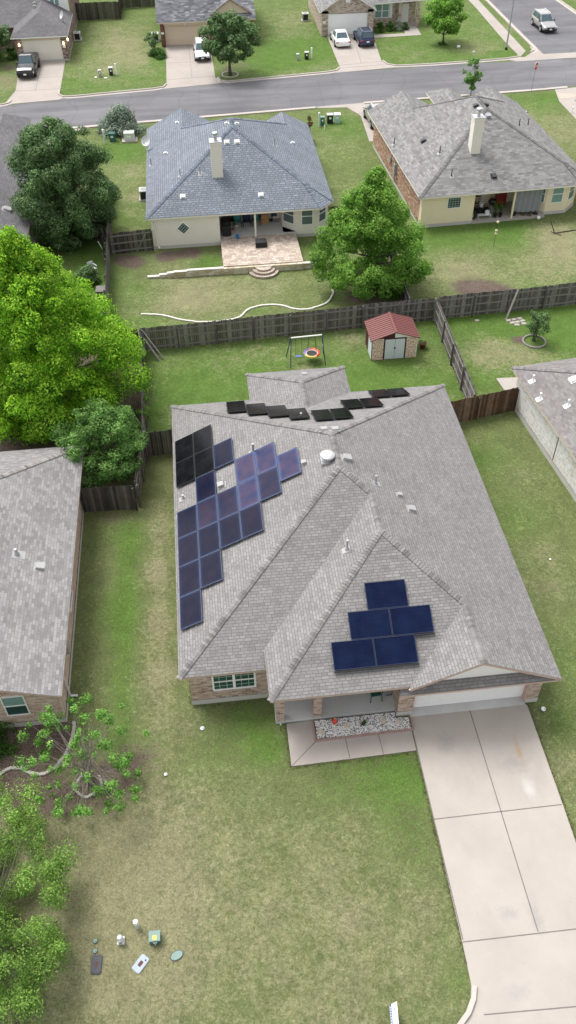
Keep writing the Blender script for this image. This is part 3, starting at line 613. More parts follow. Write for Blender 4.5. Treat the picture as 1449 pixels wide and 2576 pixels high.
# walls
mb = MB(); zt = 2.66
mb.walls([(-9.74, 19.2), (-9.74, 1.35), (-6.1, 1.35), (-6.1, 3.2), (-.82, 3.2), (-.82, -.3), (-.12, -.3), (-.12, .02), (4.98, .02), (4.98, -.3), (5.52, -.3), (5.52, 19.2), (0, 19.2), (0, 21.75), (-5.3, 21.75), (-5.3, 19.2)], .32, zt)
mb.walls([(-6.1, 1.35), (-6.1, 3.2), (-.82, 3.2)], zt, 3.0, closed=False)
wl = mb.build('wall', M['brick_main'], H, ORG)
MB().walls([(-9.76, 19.22), (-9.76, 1.33), (-6.08, 1.33), (-6.08, 3.2), (-.82, 3.2), (-.84, -.32), (-.12, -.32), (-.12, .03), (4.98, .03), (4.98, -.32), (5.54, -.32), (5.54, 19.22), (0, 19.22), (0, 21.77), (-5.3, 21.77), (-5.3, 19.22)], -.05, .34).build('foundation', M['slab'], H, ORG)
MB().box(-6.15, -.84, -.06, 3.19, 0, .16).build('porch_floor', M['porch'], H, ORG)
for cx0 in (-6.13, -4.5): MB().box(cx0, cx0+.36, -.05, .30, .16, 3.0).build('porch_column', M['brick_main'], H, ORG)
MB().box(-6.16, -.84, -.02, .27, 2.62, 3.02).build('porch_beam', M['pinktrim'], H, ORG)
MB().poly([(-10.0, 1.35, 2.6), (-6.1, 1.35, 2.6), (-6.1, 1.02, 2.6), (-10.0, 1.02, 2.6)]).poly([(-6.3, 3.2, 2.99), (-.82, 3.2, 2.99), (-.82, -.7, 2.99), (-6.3, -.7, 2.99)]).poly([(-.85, .05, 2.58), (5.8, .05, 2.58), (5.8, -.9, 2.58), (-.85, -.9, 2.58)]).build('soffit', M['pinktrim'], H, ORG)
gdoor(H, (-.02, .0, .05), (1, 0, 0), (0, -1, 0), 4.95, 2.2, M['whitedoor'], ORG)
mb = MB(); mb.box(-.12, 4.98, -.10, .0, 2.25, 2.6); mb.box(-.12, -.03, -.02, .03, .03, 2.25); mb.box(4.93, 4.99, -.29, .03, .03, 2.6); mb.build('garage_trim', M['pinktrim'], H, ORG)
# gable above the garage: siding triangle and its skirt roof
gy0 = -.56; sg = .49
zsk = 2.9
xl = 2.25-(4.5-.06-zsk)/sg; xr = 2.25+(4.5-.06-zsk)/sg
MB().poly([(xl, gy0, zsk), (xr, gy0, zsk), (2.25, gy0, 4.44)]).build('gable_siding', M['white'], H, ORG)
mb = MB(); mb.bar((2.25, -.93, 4.42), (-.66, -.93, 2.995), .04, .10); mb.bar((2.25, -.93, 4.42), (5.78, -.93, 2.70), .04, .10); mb.build('rake_board', M['beige'], H, ORG)
yE = -.99
sk = [[(-1.05, yE, 2.70), (5.75, yE, 2.70), (5.62, gy0-.01, zsk+.02), (-.92, gy0-.01, zsk+.02)]]
roof(H, sk, M['shingle_main'], ORG, M['pinktrim'], th=.12, name='skirt_roof')
MB().poly([(-1.05, yE, 2.70), (-.92, gy0-.01, zsk+.02), (-.92, gy0+.3, zsk+.02), (-1.05, gy0+.3, 2.70)]).build('skirt_return', M['shingle_main'], H, ORG)
window(H, (-8.78, 1.35, .98), (1, 0, 0), (0, -1, 0), 1.92, 1.3, ORG, cols=2, grid=(3, 4), fw=.085)
mb = MB(); mb.box(-8.82, -6.82, 1.27, 1.35, .86, .96); mb.build('window_ledge', M['brick_main'], H, ORG)
window(H, (5.52, 4.0, 1.0), (0, 1, 0), (1, 0, 0), 1.2, 1.3, ORG); window(H, (5.52, 12.0, 1.0), (0, 1, 0), (1, 0, 0), 1.2, 1.3, ORG)
window(H, (-9.74, 8.2, 1.0), (0, -1, 0), (-1, 0, 0), 1.2, 1.3, ORG)
MB().box(-3.6, -2.65, 3.15, 3.2, .16, 2.25).build('front_door', M['white'], H, ORG)
# number plaque, wall lamp, meter and conduits
nb = MB().box(5.08, 5.42, -.33, -.30, 1.75, 2.0).build('number_plaque', M['white'], H, ORG)
MB().box(5.14, 5.18, -.335, -.33, 1.81, 1.94).box(5.2, 5.24, -.335, -.33, 1.81, 1.94).box(5.27, 5.31, -.335, -.33, 1.81, 1.94).box(5.33, 5.36, -.335, -.33, 1.81, 1.94).build('digit', M['black'], nb, ORG)
MB().tube([(5.62, .5, .9), (5.62, .5, 2.5)], .04).box(5.53, 5.68, .3, .7, 1.1, 1.5).build('meter_box', M['steel'], H, ORG)
for gy_ in (3.2, 6.4): MB().bar((5.86, gy_, 2.66), (5.86, gy_+.7, 2.66), .04, .02).build('gutter_clip', M['white'], H, ORG)
# vents
def vp(x, y, pl): return GP(x, y, pl)
p = vp(824, 1156, PW); mb = MB(); c0 = V3(p); mb.lathe([(.2, 0), (.21, .18), (.33, .20), (.36, .26), (.34, .33), (.22, .39), (.05, .41)], c0, 22); mb.box(c0.x-.32, c0.x+.3, c0.y-.3, c0.y+.3, c0.z-.16, c0.z+.02)
mb.build('turbine_vent', M['metal'], H, ORG, smooth=False)
box_vent(H, vp(869, 1154, PE), PE, M['vent'], ORG, .36, h=.22); box_vent(H, vp(1003, 1245, PE), PE, M['vent'], ORG, .2, h=.14); box_vent(H, vp(1033, 1281, PE), PE, M['vent'], ORG, .3, h=.16)
pipe_vent(H, vp(945, 1216, PE), PE, ORG, .5); pipe_vent(H, vp(873, 1382, PWg), PWg, ORG, .6, .05); pipe_vent(H, vp(637, 1137, PW), PW, ORG, .55, .06)
pipe_vent(H, vp(461, 1254, PW), PW, ORG, .25, .05); box_vent(H, vp(559, 1221, PW), PW, M['vent'], ORG, .3, h=.2); box_vent(H, vp(768, 1165, PW), PW, M['vent'], ORG, .22, h=.2)
pipe_vent(H, vp(757, 1052, PR), PR, ORG, .35, .045)
for vx_ in (815, 843): box_vent(H, vp(vx_, 1083, PR), PR, M['vent'], ORG, .34, h=.17)
PRr = (ez+22.15*(jz-ez)/3.0, 0, -(jz-ez)/3.0); box_vent(H, vp(765, 944, PRr), PRr, M['vent'], ORG, .3, h=.15)

# ------------------------------------------------------------------ solar panels: every panel a thing of its own
ORD = ['first', 'second', 'third', 'fourth', 'fifth', 'sixth', 'seventh']
def panel(c4, cell, frame, label, group, tilt=0.0):
    """c4: four corners on the roof plane, counter-clockwise from above"""
    P = [V3(p) for p in c4]; c = sum(P, Vector())/4; t = (P[1]-P[0]).normalized(); nn = t.cross(P[3]-P[0]).normalized(); nn = nn if nn.z > 0 else -nn
    b = nn.cross(t); w = ((P[1]-P[0]).length+(P[2]-P[3]).length)/2; h = (P[3]-P[0]).length
    if b.dot(P[3]-P[0]) < 0: b = -b
    root = thing('solar_panel', label, 'solar panel', c, 0, group); O = c
    lift = .13
    f = MB(); o = c+nn*lift; W2, H2 = w/2-.012, h/2-.012
    for (a0, a1, b0, b1) in ((-W2, W2, -H2, -H2+.022), (-W2, W2, H2-.022, H2), (-W2, -W2+.022, -H2+.022, H2-.022), (W2-.022, W2, -H2+.022, H2-.022)): f.frame(o, t, b, nn, a0, a1, b0, b1, -.02, .022)
    f.build('frame', M[frame], root, O)
    g = MB(); n1, n2 = 8, 6; pts = {}
    ax = [-W2+.022, -W2+.045, -W2+.16, W2-.16, W2-.045, W2-.022]; by = [-H2+.022, -H2+.045, -H2+.16, H2-.16, H2-.045, H2-.022]
    for i in range(5):
        for j in range(5): g.poly([o+t*x+b*y+nn*.012 for x, y in ((ax[i], by[j]), (ax[i+1], by[j]), (ax[i+1], by[j+1]), (ax[i], by[j+1]))])
    ob = g.build('glass', M[cell], root, O); me = ob.data; at = me.attributes.new('rim', 'FLOAT', 'POINT'); vals = []
    for k in range(25):
        i, j = divmod(k, 5)
        for (ii_, jj_) in ((i, j), (i+1, j), (i+1, j+1), (i, j+1)): dd = min(ii_, 5-ii_, jj_, 5-jj_); vals.append({0: .55, 1: .25, 2: 0.0}[dd])
    at.data.foreach_set('value', vals)
    for sgn in (-1, 1):
        r_ = MB(); r_.frame(c, t, b, nn, -w/2-.03, w/2+.03, sgn*h*.28-.02, sgn*h*.28+.02, .05, lift-.022)
        for q_ in (-.42, .42): r_.frame(c, t, b, nn, q_*w-.03, q_*w+.03, sgn*h*.28-.05, sgn*h*.28+.05, .0, .055)
        r_.build('mount_rail', M['alu'], root, O)
    return root
def zc(x, y): return ((560+x*.3727)*.7547, (1380+y*.3727)*.7547)
# west slope: lattice measured on the slope; columns run down the slope, rows along the eave
cx = [-9.88+1.075*k*.905 for k in range(8)]
def west_pt(px_, py_, lift=.13):
    pl = (PW[0]+lift*1.12, PW[1], PW[2]); return GP(*zc(px_, py_), pl)
e0 = west_pt(78, 240); e1 = west_pt(112, 1935); rowL = (e0.y-e1.y)/7.0; x_eave = (e0.x+e1.x)/2
f1 = west_pt(1190, 340); f0 = west_pt(75, 240)
colW = (west_pt(995, 470).x-x_eave)/5.0
print('row length', rowL, 'col run', colW, 'x', e0.x, e1.x, e0.y, e1.y)
DN = {0: 'row along eave', 1: 'second row from eave', 2: 'third row from eave', 3: 'fourth row from eave', 4: 'fifth row from eave', 5: 'topmost one near the ridge'}
lay = {0: [0, 1, 3, 4, 5, 6], 1: [0, 1, 2, 3, 4, 5], 2: [1, 3, 4], 3: [2, 3, 4], 4: [2, 3], 5: [2.62]}
TONE = {(0, 0): 'solar_black', (0, 1): 'solar_black', (1, 0): 'solar_black', (1, 1): 'solar_black', (2, 1): 'solar_dusk', (1, 2): 'solar_dusk', (3, 2): 'solar_violet', (4, 2): 'solar_violet', (3, 3): 'solar_violet', (4, 3): 'solar_mid', (5, 2.62): 'solar_violet', (2, 3): 'solar_mid', (1, 3): 'solar_mid', (3, 4): 'solar_dusk'}  # tints grade panel by panel to paint the sky reflected in the slope
CW = {'solar_black': 'black', 'solar_dusk': 'dusky navy', 'solar_violet': 'sky-tinted violet', 'solar_mid': 'sky-tinted plum', 'solar_navy': 'navy blue'}
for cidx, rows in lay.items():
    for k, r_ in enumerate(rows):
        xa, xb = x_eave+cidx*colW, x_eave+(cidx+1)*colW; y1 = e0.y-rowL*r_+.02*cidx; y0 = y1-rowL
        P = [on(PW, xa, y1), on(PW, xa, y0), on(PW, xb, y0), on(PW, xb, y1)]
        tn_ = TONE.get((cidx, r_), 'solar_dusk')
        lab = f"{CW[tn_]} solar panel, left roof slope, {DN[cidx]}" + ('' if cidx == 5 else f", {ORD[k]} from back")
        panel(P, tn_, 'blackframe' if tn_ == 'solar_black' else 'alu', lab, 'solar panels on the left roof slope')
# front slope
def fr(px_, py_): pl = (PF[0]+.14, PF[1], PF[2]); return GP(px_, py_, pl)
a_ = fr(831, 1611); b_ = fr(1042, 1592); c_ = fr(1048, 1664); pw = (b_.x-a_.x)/2; ph = (b_.y-c_.y)
t1 = fr(873, 1537); t2 = fr(1079, 1518); s1 = fr(915, 1466); s2 = fr(1016, 1456)
print('front panels', pw, ph, a_, b_, t1, t2, s1, s2)
yb = (a_.y+b_.y)/2
for (x0_, yt, nm) in ((a_.x, yb, 'left panel of the bottom pair'), (a_.x+pw, yb, 'right panel of the bottom pair'), (t1.x, yb+ph, 'left panel of the middle pair'), (t1.x+pw, yb+ph, 'right panel of the middle pair'), (s1.x, yb+2*ph, 'single panel at the top')):
    P = [on(PF, x0_, yt-ph), on(PF, x0_+pw, yt-ph), on(PF, x0_+pw, yt), on(PF, x0_, yt)]
    panel(P, 'solar_navy', 'navyframe', 'navy solar panel on the front roof slope, '+nm, 'solar panels on the front roof slope')
for (x0_, x1_, yt) in ((a_.x, a_.x+2*pw, yb-ph), (a_.x+2*pw-.02, t1.x+2*pw, yb)):
    p0, p1 = on(PF, x0_, yt-.05), on(PF, x1_, yt-.05); mb = MB(); nn = Vector((0, -PF[2], 1)).normalized(); b3 = nn.cross(Vector((1, 0, 0)))
    mb.frame(p0, Vector((1, 0, 0)), b3, nn, 0, (p1-p0).length, -.03, .03, .06, .16); single('panel_skirt', mb, M['black'], 'black skirt strip under the '+('bottom pair' if yt < yb else 'middle pair')+' of front solar panels', 'trim strip', p0, world=True)
# rear slope: the panels step up the slope
def rr_(px_, py_): pl = (PR[0]+.14, PR[1], PR[2]); return GP(px_, py_, pl)
for i, (q4, nm) in enumerate((([(569, 1011), (614, 1010), (623, 1035), (571, 1037)], 'leftmost single panel'), ([(618, 1019), (665, 1014), (676, 1040), (624, 1043)], 'second single panel from the left'), ([(667, 1024), (716, 1020), (729, 1045), (677, 1049)], 'third single panel from the left'), ([(720, 1031), (766, 1027), (783, 1050), (730, 1055)], 'fourth single panel from the left'))):
    P = [rr_(*q) for q in q4]; yt = (P[0].y+P[1].y)/2; yl = (P[2].y+P[3].y)/2; xl_, xr_ = (P[0].x+P[3].x)/2, (P[1].x+P[2].x)/2
    panel([on(PR, xr_, yt), on(PR, xl_, yt), on(PR, xl_, yl), on(PR, xr_, yl)], 'solar_black', 'blackframe', 'black solar panel, rear roof slope, '+nm+' in the stepped row', 'black solar panels on the rear roof slope')
for q4, nm in (([(782, 1033), (876, 1027), (889, 1050), (792, 1057)], 'nearest pair'), ([(855, 1007), (950, 1001), (966, 1020), (868, 1027)], 'middle pair'), ([(926, 984), (1017, 976), (1030, 992), (940, 1000)], 'farthest pair')):
    P = [rr_(*q) for q in q4]; yt = (P[0].y+P[1].y)/2; yl = (P[2].y+P[3].y)/2; xl_, xr_ = (P[0].x+P[3].x)/2, (P[1].x+P[2].x)/2; xm = (xl_+xr_)/2
    for (xa, xb, sd_) in ((xl_, xm-.01, 'left'), (xm+.01, xr_, 'right')):
        panel([on(PR, xb, yt), on(PR, xa, yt), on(PR, xa, yl), on(PR, xb, yl)], 'solar_black', 'blackframe', f'black solar panel, rear roof slope, {sd_} panel of the {nm}', 'black solar panels on the rear roof slope')
print('rear panel', xr_-xl_, yt-yl)

# ------------------------------------------------------------------ neighbour on the left
ORG = (-20, 8, 0)
LN = thing('brick_house', 'left neighbour house with a taupe shingle roof, pale brick walls and a green arched window', 'house', ORG)
p_ = .39; xr_ = -21.6; zr = ez+(-14.97+21.6)*p_
a1, a2 = (-14.97, .66, ez), (-14.97, 16.75, ez); r1, r2 = (xr_, .66, zr), (xr_, 10.12, zr); b1, b2 = (-28.2, .66, ez), (-28.2, 16.75, ez)
roof(LN, [[a1, a2, r2, r1], [a2, b2, r2], [b2, b1, r1, r2]], M['shingle_pale'], ORG, M['pinktrim'])
caps(LN, [(a2, r2), (b2, r2), (r1, r2, .39)], M['cap_pale'], ORG, slope=.28)
mb = MB(); mb.walls([(-27.9, 1.18), (-15.33, 1.18), (-15.33, 16.4), (-27.9, 16.4)], .3, 2.66)
mb.poly([(-27.9, 1.18, 2.66), (-15.33, 1.18, 2.66), (-21.6, 1.18, 5.1)])
mb.build('wall', M['brick_left'], LN, ORG)
MB().walls([(-27.95, 1.15), (-15.30, 1.15), (-15.30, 16.43), (-27.95, 16.43)], -.05, .32).build('foundation', M['slab'], LN, ORG)
MB().poly([(-15.0, .7, 2.57), (-15.0, 16.7, 2.57), (-15.33, 16.7, 2.57), (-15.33, .7, 2.57)]).build('soffit', M['beige'], LN, ORG)
fr_ = window(LN, (-17.66, 1.18, .92), (1, 0, 0), (0, -1, 0), .98, 1.45, ORG, gm='glass', fw=.05)
mb = MB()
mb.frame((-17.66, 1.18, .92), (1, 0, 0), (0, 0, 1), (0, -1, 0), .05, .93, .76, 1.4, .013, .018); mb.build('blind', M['glass_teal'], fr_, ORG)
mb = MB()
for k in range(15):
    t = math.radians(-38+76*k/14); q = Vector((-17.17+1.25*math.sin(t), 1.155, 1.28+1.22*math.cos(t))); d = Vector((math.sin(t), 0, math.cos(t))); sd = Vector((math.cos(t), 0, -math.sin(t)))
    mb.frame(q, sd, d, (0, -1, 0), -.045, .045, -.02, .2, -.02, .02)
mb.build('brick_arch', M['brick_left'], LN, ORG)
mb = MB(); mb.frame((-17.8, 1.18, .8), (1, 0, 0), (0, 0, 1), (0, -1, 0), 0, 1.25, 0, .09, 0, .07); mb.build('window_ledge', M['brick_left'], LN, ORG)
PL = (ez-p_*-14.97, -p_, 0)
pipe_vent(LN, GP(43, 1395, PL), PL, ORG, .25, .04); box_vent(LN, GP(99, 1427, PL), PL, M['vent'], ORG, .24, h=.14)
MB().tube([(-15.24, 2.4, 2.5), (-15.22, 2.4, .15), (-14.9, 2.4, .08)], .05, 8).build('downpipe', M['steel_light'], LN, ORG); MB().box(-15.32, -15.15, 3.9, 4.3, 1.2, 1.75).tube([(-15.25, 4.1, 1.7), (-15.25, 4.1, 2.6)], .03).build('meter_box', M['steel'], LN, ORG)
window(LN, (-15.33, 6.5, 1.0), (0, 1, 0), (1, 0, 0), 1.2, 1.2, ORG)

# ------------------------------------------------------------------ neighbour on the right (turned a little)
RN = thing('stone_house', 'right neighbour house with a taupe shingle roof and white limestone side wall', 'house', (10.33, 20.76, 0), math.radians(6.5))
x2, y2, p_ = 14.0, -26.0, .4; zr = ez+7*p_
roof(RN, [[(0, y2, ez), (7, y2+7, zr), (7, -7, zr), (0, 0, ez)], [(0, 0, ez), (7, -7, zr), (14, 0, ez)], [(14, 0, ez), (7, -7, zr), (7, y2+7, zr), (14, y2, ez)], [(0, y2, ez), (14, y2, ez), (7, y2+7, zr)]], M['shingle_taupe'], (0, 0, 0), M['beige'])
caps(RN, [((0, 0, ez), (7, -7, zr)), ((14, 0, ez), (7, -7, zr)), ((7, y2+7, zr), (7, -7, zr), .4)], M['shingle_taupe'], (0, 0, 0), slope=.28)
MB().walls([(.35, -.35), (.35, y2+.35), (13.6, y2+.35), (13.6, -.35)], .36, 2.66).build('wall', M['limestone'], RN)
MB().walls([(.32, -.32), (.32, y2+.32), (13.63, y2+.32), (13.63, -.32)], -.05, .38).build('foundation', M['slab'], RN)
MB().poly([(0, 0, 2.57), (.35, 0, 2.57), (.35, y2, 2.57), (0, y2, 2.57)]).build('soffit', M['white'], RN)
for wy, wo in ((-9.0, 1.25),): window(RN, (.35, wy, 1.0), (0, -1, 0), (-1, 0, 0), wo, 1.05, gm='glass_grey', cols=2, sash=False, fw=.06)
MB().box(.32, .36, -6.02, -5.98, .38, 2.6).build('control_joint', M['joint'], RN)
iR = Matrix.Rotation(-math.radians(6.5), 3, 'Z')
def rn(px_, py_):   # on the west plane of the turned roof
    for k in range(6):
        z = 3.2 if k == 0 else q[2]; g = G(px_, py_, z); l = iR @ (g-Vector((10.33, 20.76, 0))); q = (l.x, l.y, ez+max(l.x, 0)*p_)
    return Vector(q)
PRN = (ez, p_, 0)
for q_ in ((1340, 958), (1358, 1003), (1428, 1020)): pipe_vent(RN, rn(*q_), PRN, (0, 0, 0), .42, .05, 'white', 'white')
box_vent(RN, rn(1443, 955), PRN, M['white'], (0, 0, 0), .34, h=.15)
flat([(10.55, 23.3), (12.3, 23.2), (12.3, 20.9), (10.75, 21.7)], .06, 'concrete', 'patio_slab')

# ------------------------------------------------------------------ house with the slate-blue roof
ORG = (-4.4, 51, 0)
BH = thing('stucco_house', 'house with a slate blue shingle roof, cream walls, covered patio and tall cream chimney', 'house', ORG)
xW, xE, yS, yN = -11.75, 3.03, 43.12, 59.6; pb = .515; xm = (xW+xE)/2; zr = ez+(xE-xm)*pb; run = (xE-xm)
n1, n2 = (xm, yS+run, zr), (xm, yN-run, zr)
lr = -8.45; lz = ez+(lr-xW)*pb; rr = .62; rz_ = ez+(xE-rr)*pb
ly = yN-(lz-ez)/pb; ry = yN-(rz_-ez)/pb
lE = 2*lr-xW; rW_ = 2*rr-xE
fb = [[(xW, 60.95, ez), (xW, yS, ez), n1, n2, (lr, ly, lz), (lr, 60.95, lz)],
      [(xW, yS, ez), (1.94, yS, ez), (xE-2.2, yS+2.2, ez+2.2*pb), n1], [(1.94, yS, ez), (xE, yS+1.12, ez), (xE-2.2, yS+2.2, ez+2.2*pb)],
      [(xE, yS+1.12, ez), (xE, 60.0, ez), (rr, 60.0, rz_), (rr, ry, rz_), n2, n1, (xE-2.2, yS+2.2, ez+2.2*pb)],
      [n2, (rr, ry, rz_), (rW_, yN, ez), (lE, yN, ez), (lr, ly, lz)],
      [(lr, ly, lz), (lE, yN, ez), (lE, 60.95, ez), (lr, 60.95, lz)],
      [(rr, ry, rz_), (rr, 60.0, rz_), (rW_, 60.0, ez), (rW_, yN, ez)]]
roof(BH, fb, M['shingle_blue'], ORG, M['cream'])
caps(BH, [((xW, yS, ez), n1), ((xE-2.2, yS+2.2, ez+2.2*pb), n1), ((xE, yS+1.12, ez), (xE-2.2, yS+2.2, ez+2.2*pb), .15), (n1, n2, .515), (n2, (lr, ly, lz)), (n2, (rr, ry, rz_)), ((1.94, yS, ez), (xE-2.2, yS+2.2, ez+2.2*pb), .15)], M['cap_blue'], ORG, w=.16, ex=.17, slope=.36)
mb = MB(); mb.walls([(-11.4, 59.4), (-11.4, 43.45), (-6.1, 43.45), (-6.1, 46.4), (-1.0, 46.4), (-1.0, 44.95), (0.0, 43.95), (1.7, 43.95), (2.7, 44.95), (2.7, 59.4)], .25, 2.66)
mb.build('wall', M['cream'], BH, ORG)
MB().walls([(-11.43, 59.4), (-11.43, 43.42), (-6.07, 43.42), (-6.07, 46.4), (-1.03, 46.4), (-1.03, 44.94), (-.01, 43.92), (1.71, 43.92), (2.73, 44.94), (2.73, 59.4)], -.05, .27).build('foundation', M['slab'], BH, ORG)
MB().box(-6.07, -.03, 43.7, 46.38, 0, .5).poly([(-1.03, 44.94, .5), (-.03, 43.92, .5), (-1.03, 43.92, .5)]).build('patio_floor', M['porch'], BH, ORG)
MB().poly([(-11.7, 43.15, 2.57), (1.9, 43.15, 2.57), (1.9, 46.4, 2.57), (-11.7, 46.4, 2.57)]).poly([(1.9, 43.15, 2.57), (2.98, 44.3, 2.57), (2.98, 46.4, 2.57), (1.9, 46.4, 2.57)]).build('soffit', M['cream'], BH, ORG)
MB().box(-6.1, -.0, 43.42, 43.5, 2.42, 2.6).build('patio_beam', M['cream'], BH, ORG)
MB().box(-3.36, -3.22, 43.42, 43.56, .5, 2.6).build('patio_post', M['cream'], BH, ORG)
c_ = Vector((-8.95, 43.45, 1.62)); r2_ = math.sqrt(.5); window(BH, c_-Vector((0, 0, .55)), (r2_, 0, r2_), (0, -1, 0), .78, .78, ORG, gm='glass_dark', sash=False, grid=(4, 4), fw=.06, u=(-r2_, 0, r2_))
window(BH, (-.93, 44.88, 1.0), (r2_, -r2_, 0), (-r2_, -r2_, 0), 1.15, 1.45, ORG, gm='glass_grey', fw=.06)
window(BH, (.42, 43.95, 1.0), (1, 0, 0), (0, -1, 0), .95, 1.45, ORG, gm='glass_grey', fw=.06)
window(BH, (1.83, 44.08, 1.0), (r2_, r2_, 0), (r2_, -r2_, 0), .95, 1.45, ORG, gm='glass_grey', fw=.06)
window(BH, (-1.9, 46.4, .55), (1, 0, 0), (0, -1, 0), .75, 1.95, ORG, gm='glass_grey', sash=False, fw=.13)
for q_ in ([(-11.3, 43.4, 2.5), (-11.15, 43.38, 2.3), (-11.1, 43.36, .35), (-10.95, 43.2, .2)], [(1.75, 43.88, 2.5), (1.75, 43.88, .3), (1.9, 43.7, .2)]): MB().tube(q_, .055, 8).build('downpipe', M['cream'], BH, ORG)
chimney(BH, -6.32, -5.47, 46.15, 46.95, 4.0, 7.0, ORG)
PbS = (ez-yS*pb, 0, pb); PbW = (ez-xW*pb, pb, 0); PbE = (ez+xE*pb, -pb, 0)
bz = lambda X_, Y_: ((460+X_*.4555)*.7547, (340+Y_*.4555)*.7547)
for X_, Y_ in ((650, 292), (725, 290), (327, 690), (900, 678)): box_vent(BH, GP(*bz(X_, Y_), PbS), PbS, M['steel_light'], ORG, .30, h=.14)
for X_, Y_ in ((288, 155), (205, 378), (652, 160)): box_vent(BH, GP(*bz(X_, Y_), PbW), PbW, M['steel_light'], ORG, .24, h=.18)
for X_, Y_ in ((1128, 303), (720, 162)): box_vent(BH, GP(*bz(X_, Y_), PbE), PbE, M['steel_light'], ORG, .24, h=.18)
for X_, Y_ in ((97, 458), (310, 538)): pipe_vent(BH, GP(*bz(X_, Y_), PbW), PbW, ORG, .6, .04)
pipe_vent(BH, GP(*bz(455, 522), PbS), PbS, ORG, .6, .04); pipe_vent(BH, GP(*bz(1000, 318), PbE), PbE, ORG, .6, .04)
dish(BH, GP(*bz(70, 350), PbW), (-.35, -.75, .55), ORG, .4)
# paved terrace, stone wall and round steps (one terrace thing each)
struct('patio_paving', MB().prism([(-6.1, 43.68), (-.05, 43.72), (-.02, 39.1), (-6.13, 39.15)], -.05, .49), M['paver'])
WS = thing('stone_retaining_wall', 'cream limestone retaining wall below the paved terrace of the blue roofed house', 'wall', (-6, 39, 0))
mb = MB()
for (xa, xb, ht, yo) in ((-11.9, -11.0, .10, 38.95), (-11.0, -10.4, .24, 38.9), (-10.4, -9.9, .36, 38.85), (-9.9, -8.9, .44, 38.8), (-8.9, -6.13, .5, 38.8), (-6.13, -.02, .5, 38.75), (-.02, 1.3, .42, 38.85)): mb.box(xa, xb, yo, yo+.22, -.02, ht)
mb.build('stonework', M['wallstone'], WS, (-6, 39, 0))
mb = MB(); k = 0
for (xa, xb, ht, yo) in ((-11.9, -11.0, .10, 38.95), (-11.0, -10.4, .24, 38.9), (-10.4, -9.9, .36, 38.85), (-9.9, -8.9, .44, 38.8), (-8.9, -6.13, .5, 38.8), (-.02, 1.3, .42, 38.85)): mb.box(xa-.01, xb, yo-.02, yo+.22, ht, ht+.05)
mb.build('capstone', M['chalk'], WS, (-6, 39, 0))
ST = thing('round_steps', 'three half round tan paver steps at the foot of the blue roofed house terrace', 'steps', (-3.1, 38.8, 0))
for rr2, z0, z1 in ((1.12, .0, .17), (.85, .17, .33), (.58, .33, .46)):
    mb = MB(); mb.prism([(-3.1+rr2*math.cos(t), 38.78-rr2*.92*math.sin(t)) for t in np.linspace(0, math.pi, 19)], z0, z1-.05); mb.prism([(-3.1+(rr2+.03)*math.cos(t), 38.78-(rr2+.03)*.92*math.sin(t)) for t in np.linspace(0, math.pi, 19)], z1-.05, z1); mb.build('step', M['paver'], ST, (-3.1, 38.8, 0))
# white stone edging snaking over the lawn
def edging(name, pts, label, w=.12, h=.09, seg=.45, mat='chalk', closed=False, jit=.03):
    P = [Vector((p[0], p[1], 0)) for p in pts]; mb = MB(); L = 0; org = P[len(P)//2]
    # Catmull-Rom then blocks
    Q = []
    for i in range(len(P)-1):
        a, b, c, d = P[max(i-1, 0)], P[i], P[i+1], P[min(i+2, len(P)-1)]
        for k in range(24):
            t = k/24; Q.append(.5*((2*b)+(c-a)*t+(2*a-5*b+4*c-d)*t*t+(3*b-a-3*c+d)*t*t*t))
    Q.append(P[-1]); acc = 0; st = Q[0]
    for i in range(1, len(Q)):
        if (Q[i]-st).length >= seg or i == len(Q)-1:
            d = (Q[i]-st); l = d.length
            if l < .05: continue
            d.normalize(); sd = Vector((-d.y, d.x, 0)); j = random.uniform(-jit, jit)
            mb.frame(st, d, sd, (0, 0, 1), .01, l-.012+abs(j), -w/2+j, w/2+j, -.03, h+random.uniform(-.3, .3)*jit); st = Q[i]
    return single(name, mb, M[mat], label, 'edging', org, world=True, bevel=.012)
edging('stone_edging', [(-12.37, 33.95), (-11.09, 33.75), (-9.6, 32.9), (-8, 32.35), (-6.4, 32.35), (-5.4, 32.65), (-4.7, 33.6), (-3.6, 34.0), (-2.4, 33.9), (-1.3, 33.2), (-.5, 33.1), (.7, 33.5), (1.5, 34.5), (1.8, 36.1), (1.7, 38.6)], 'white stone edging curving over the lawn behind the long back fence')

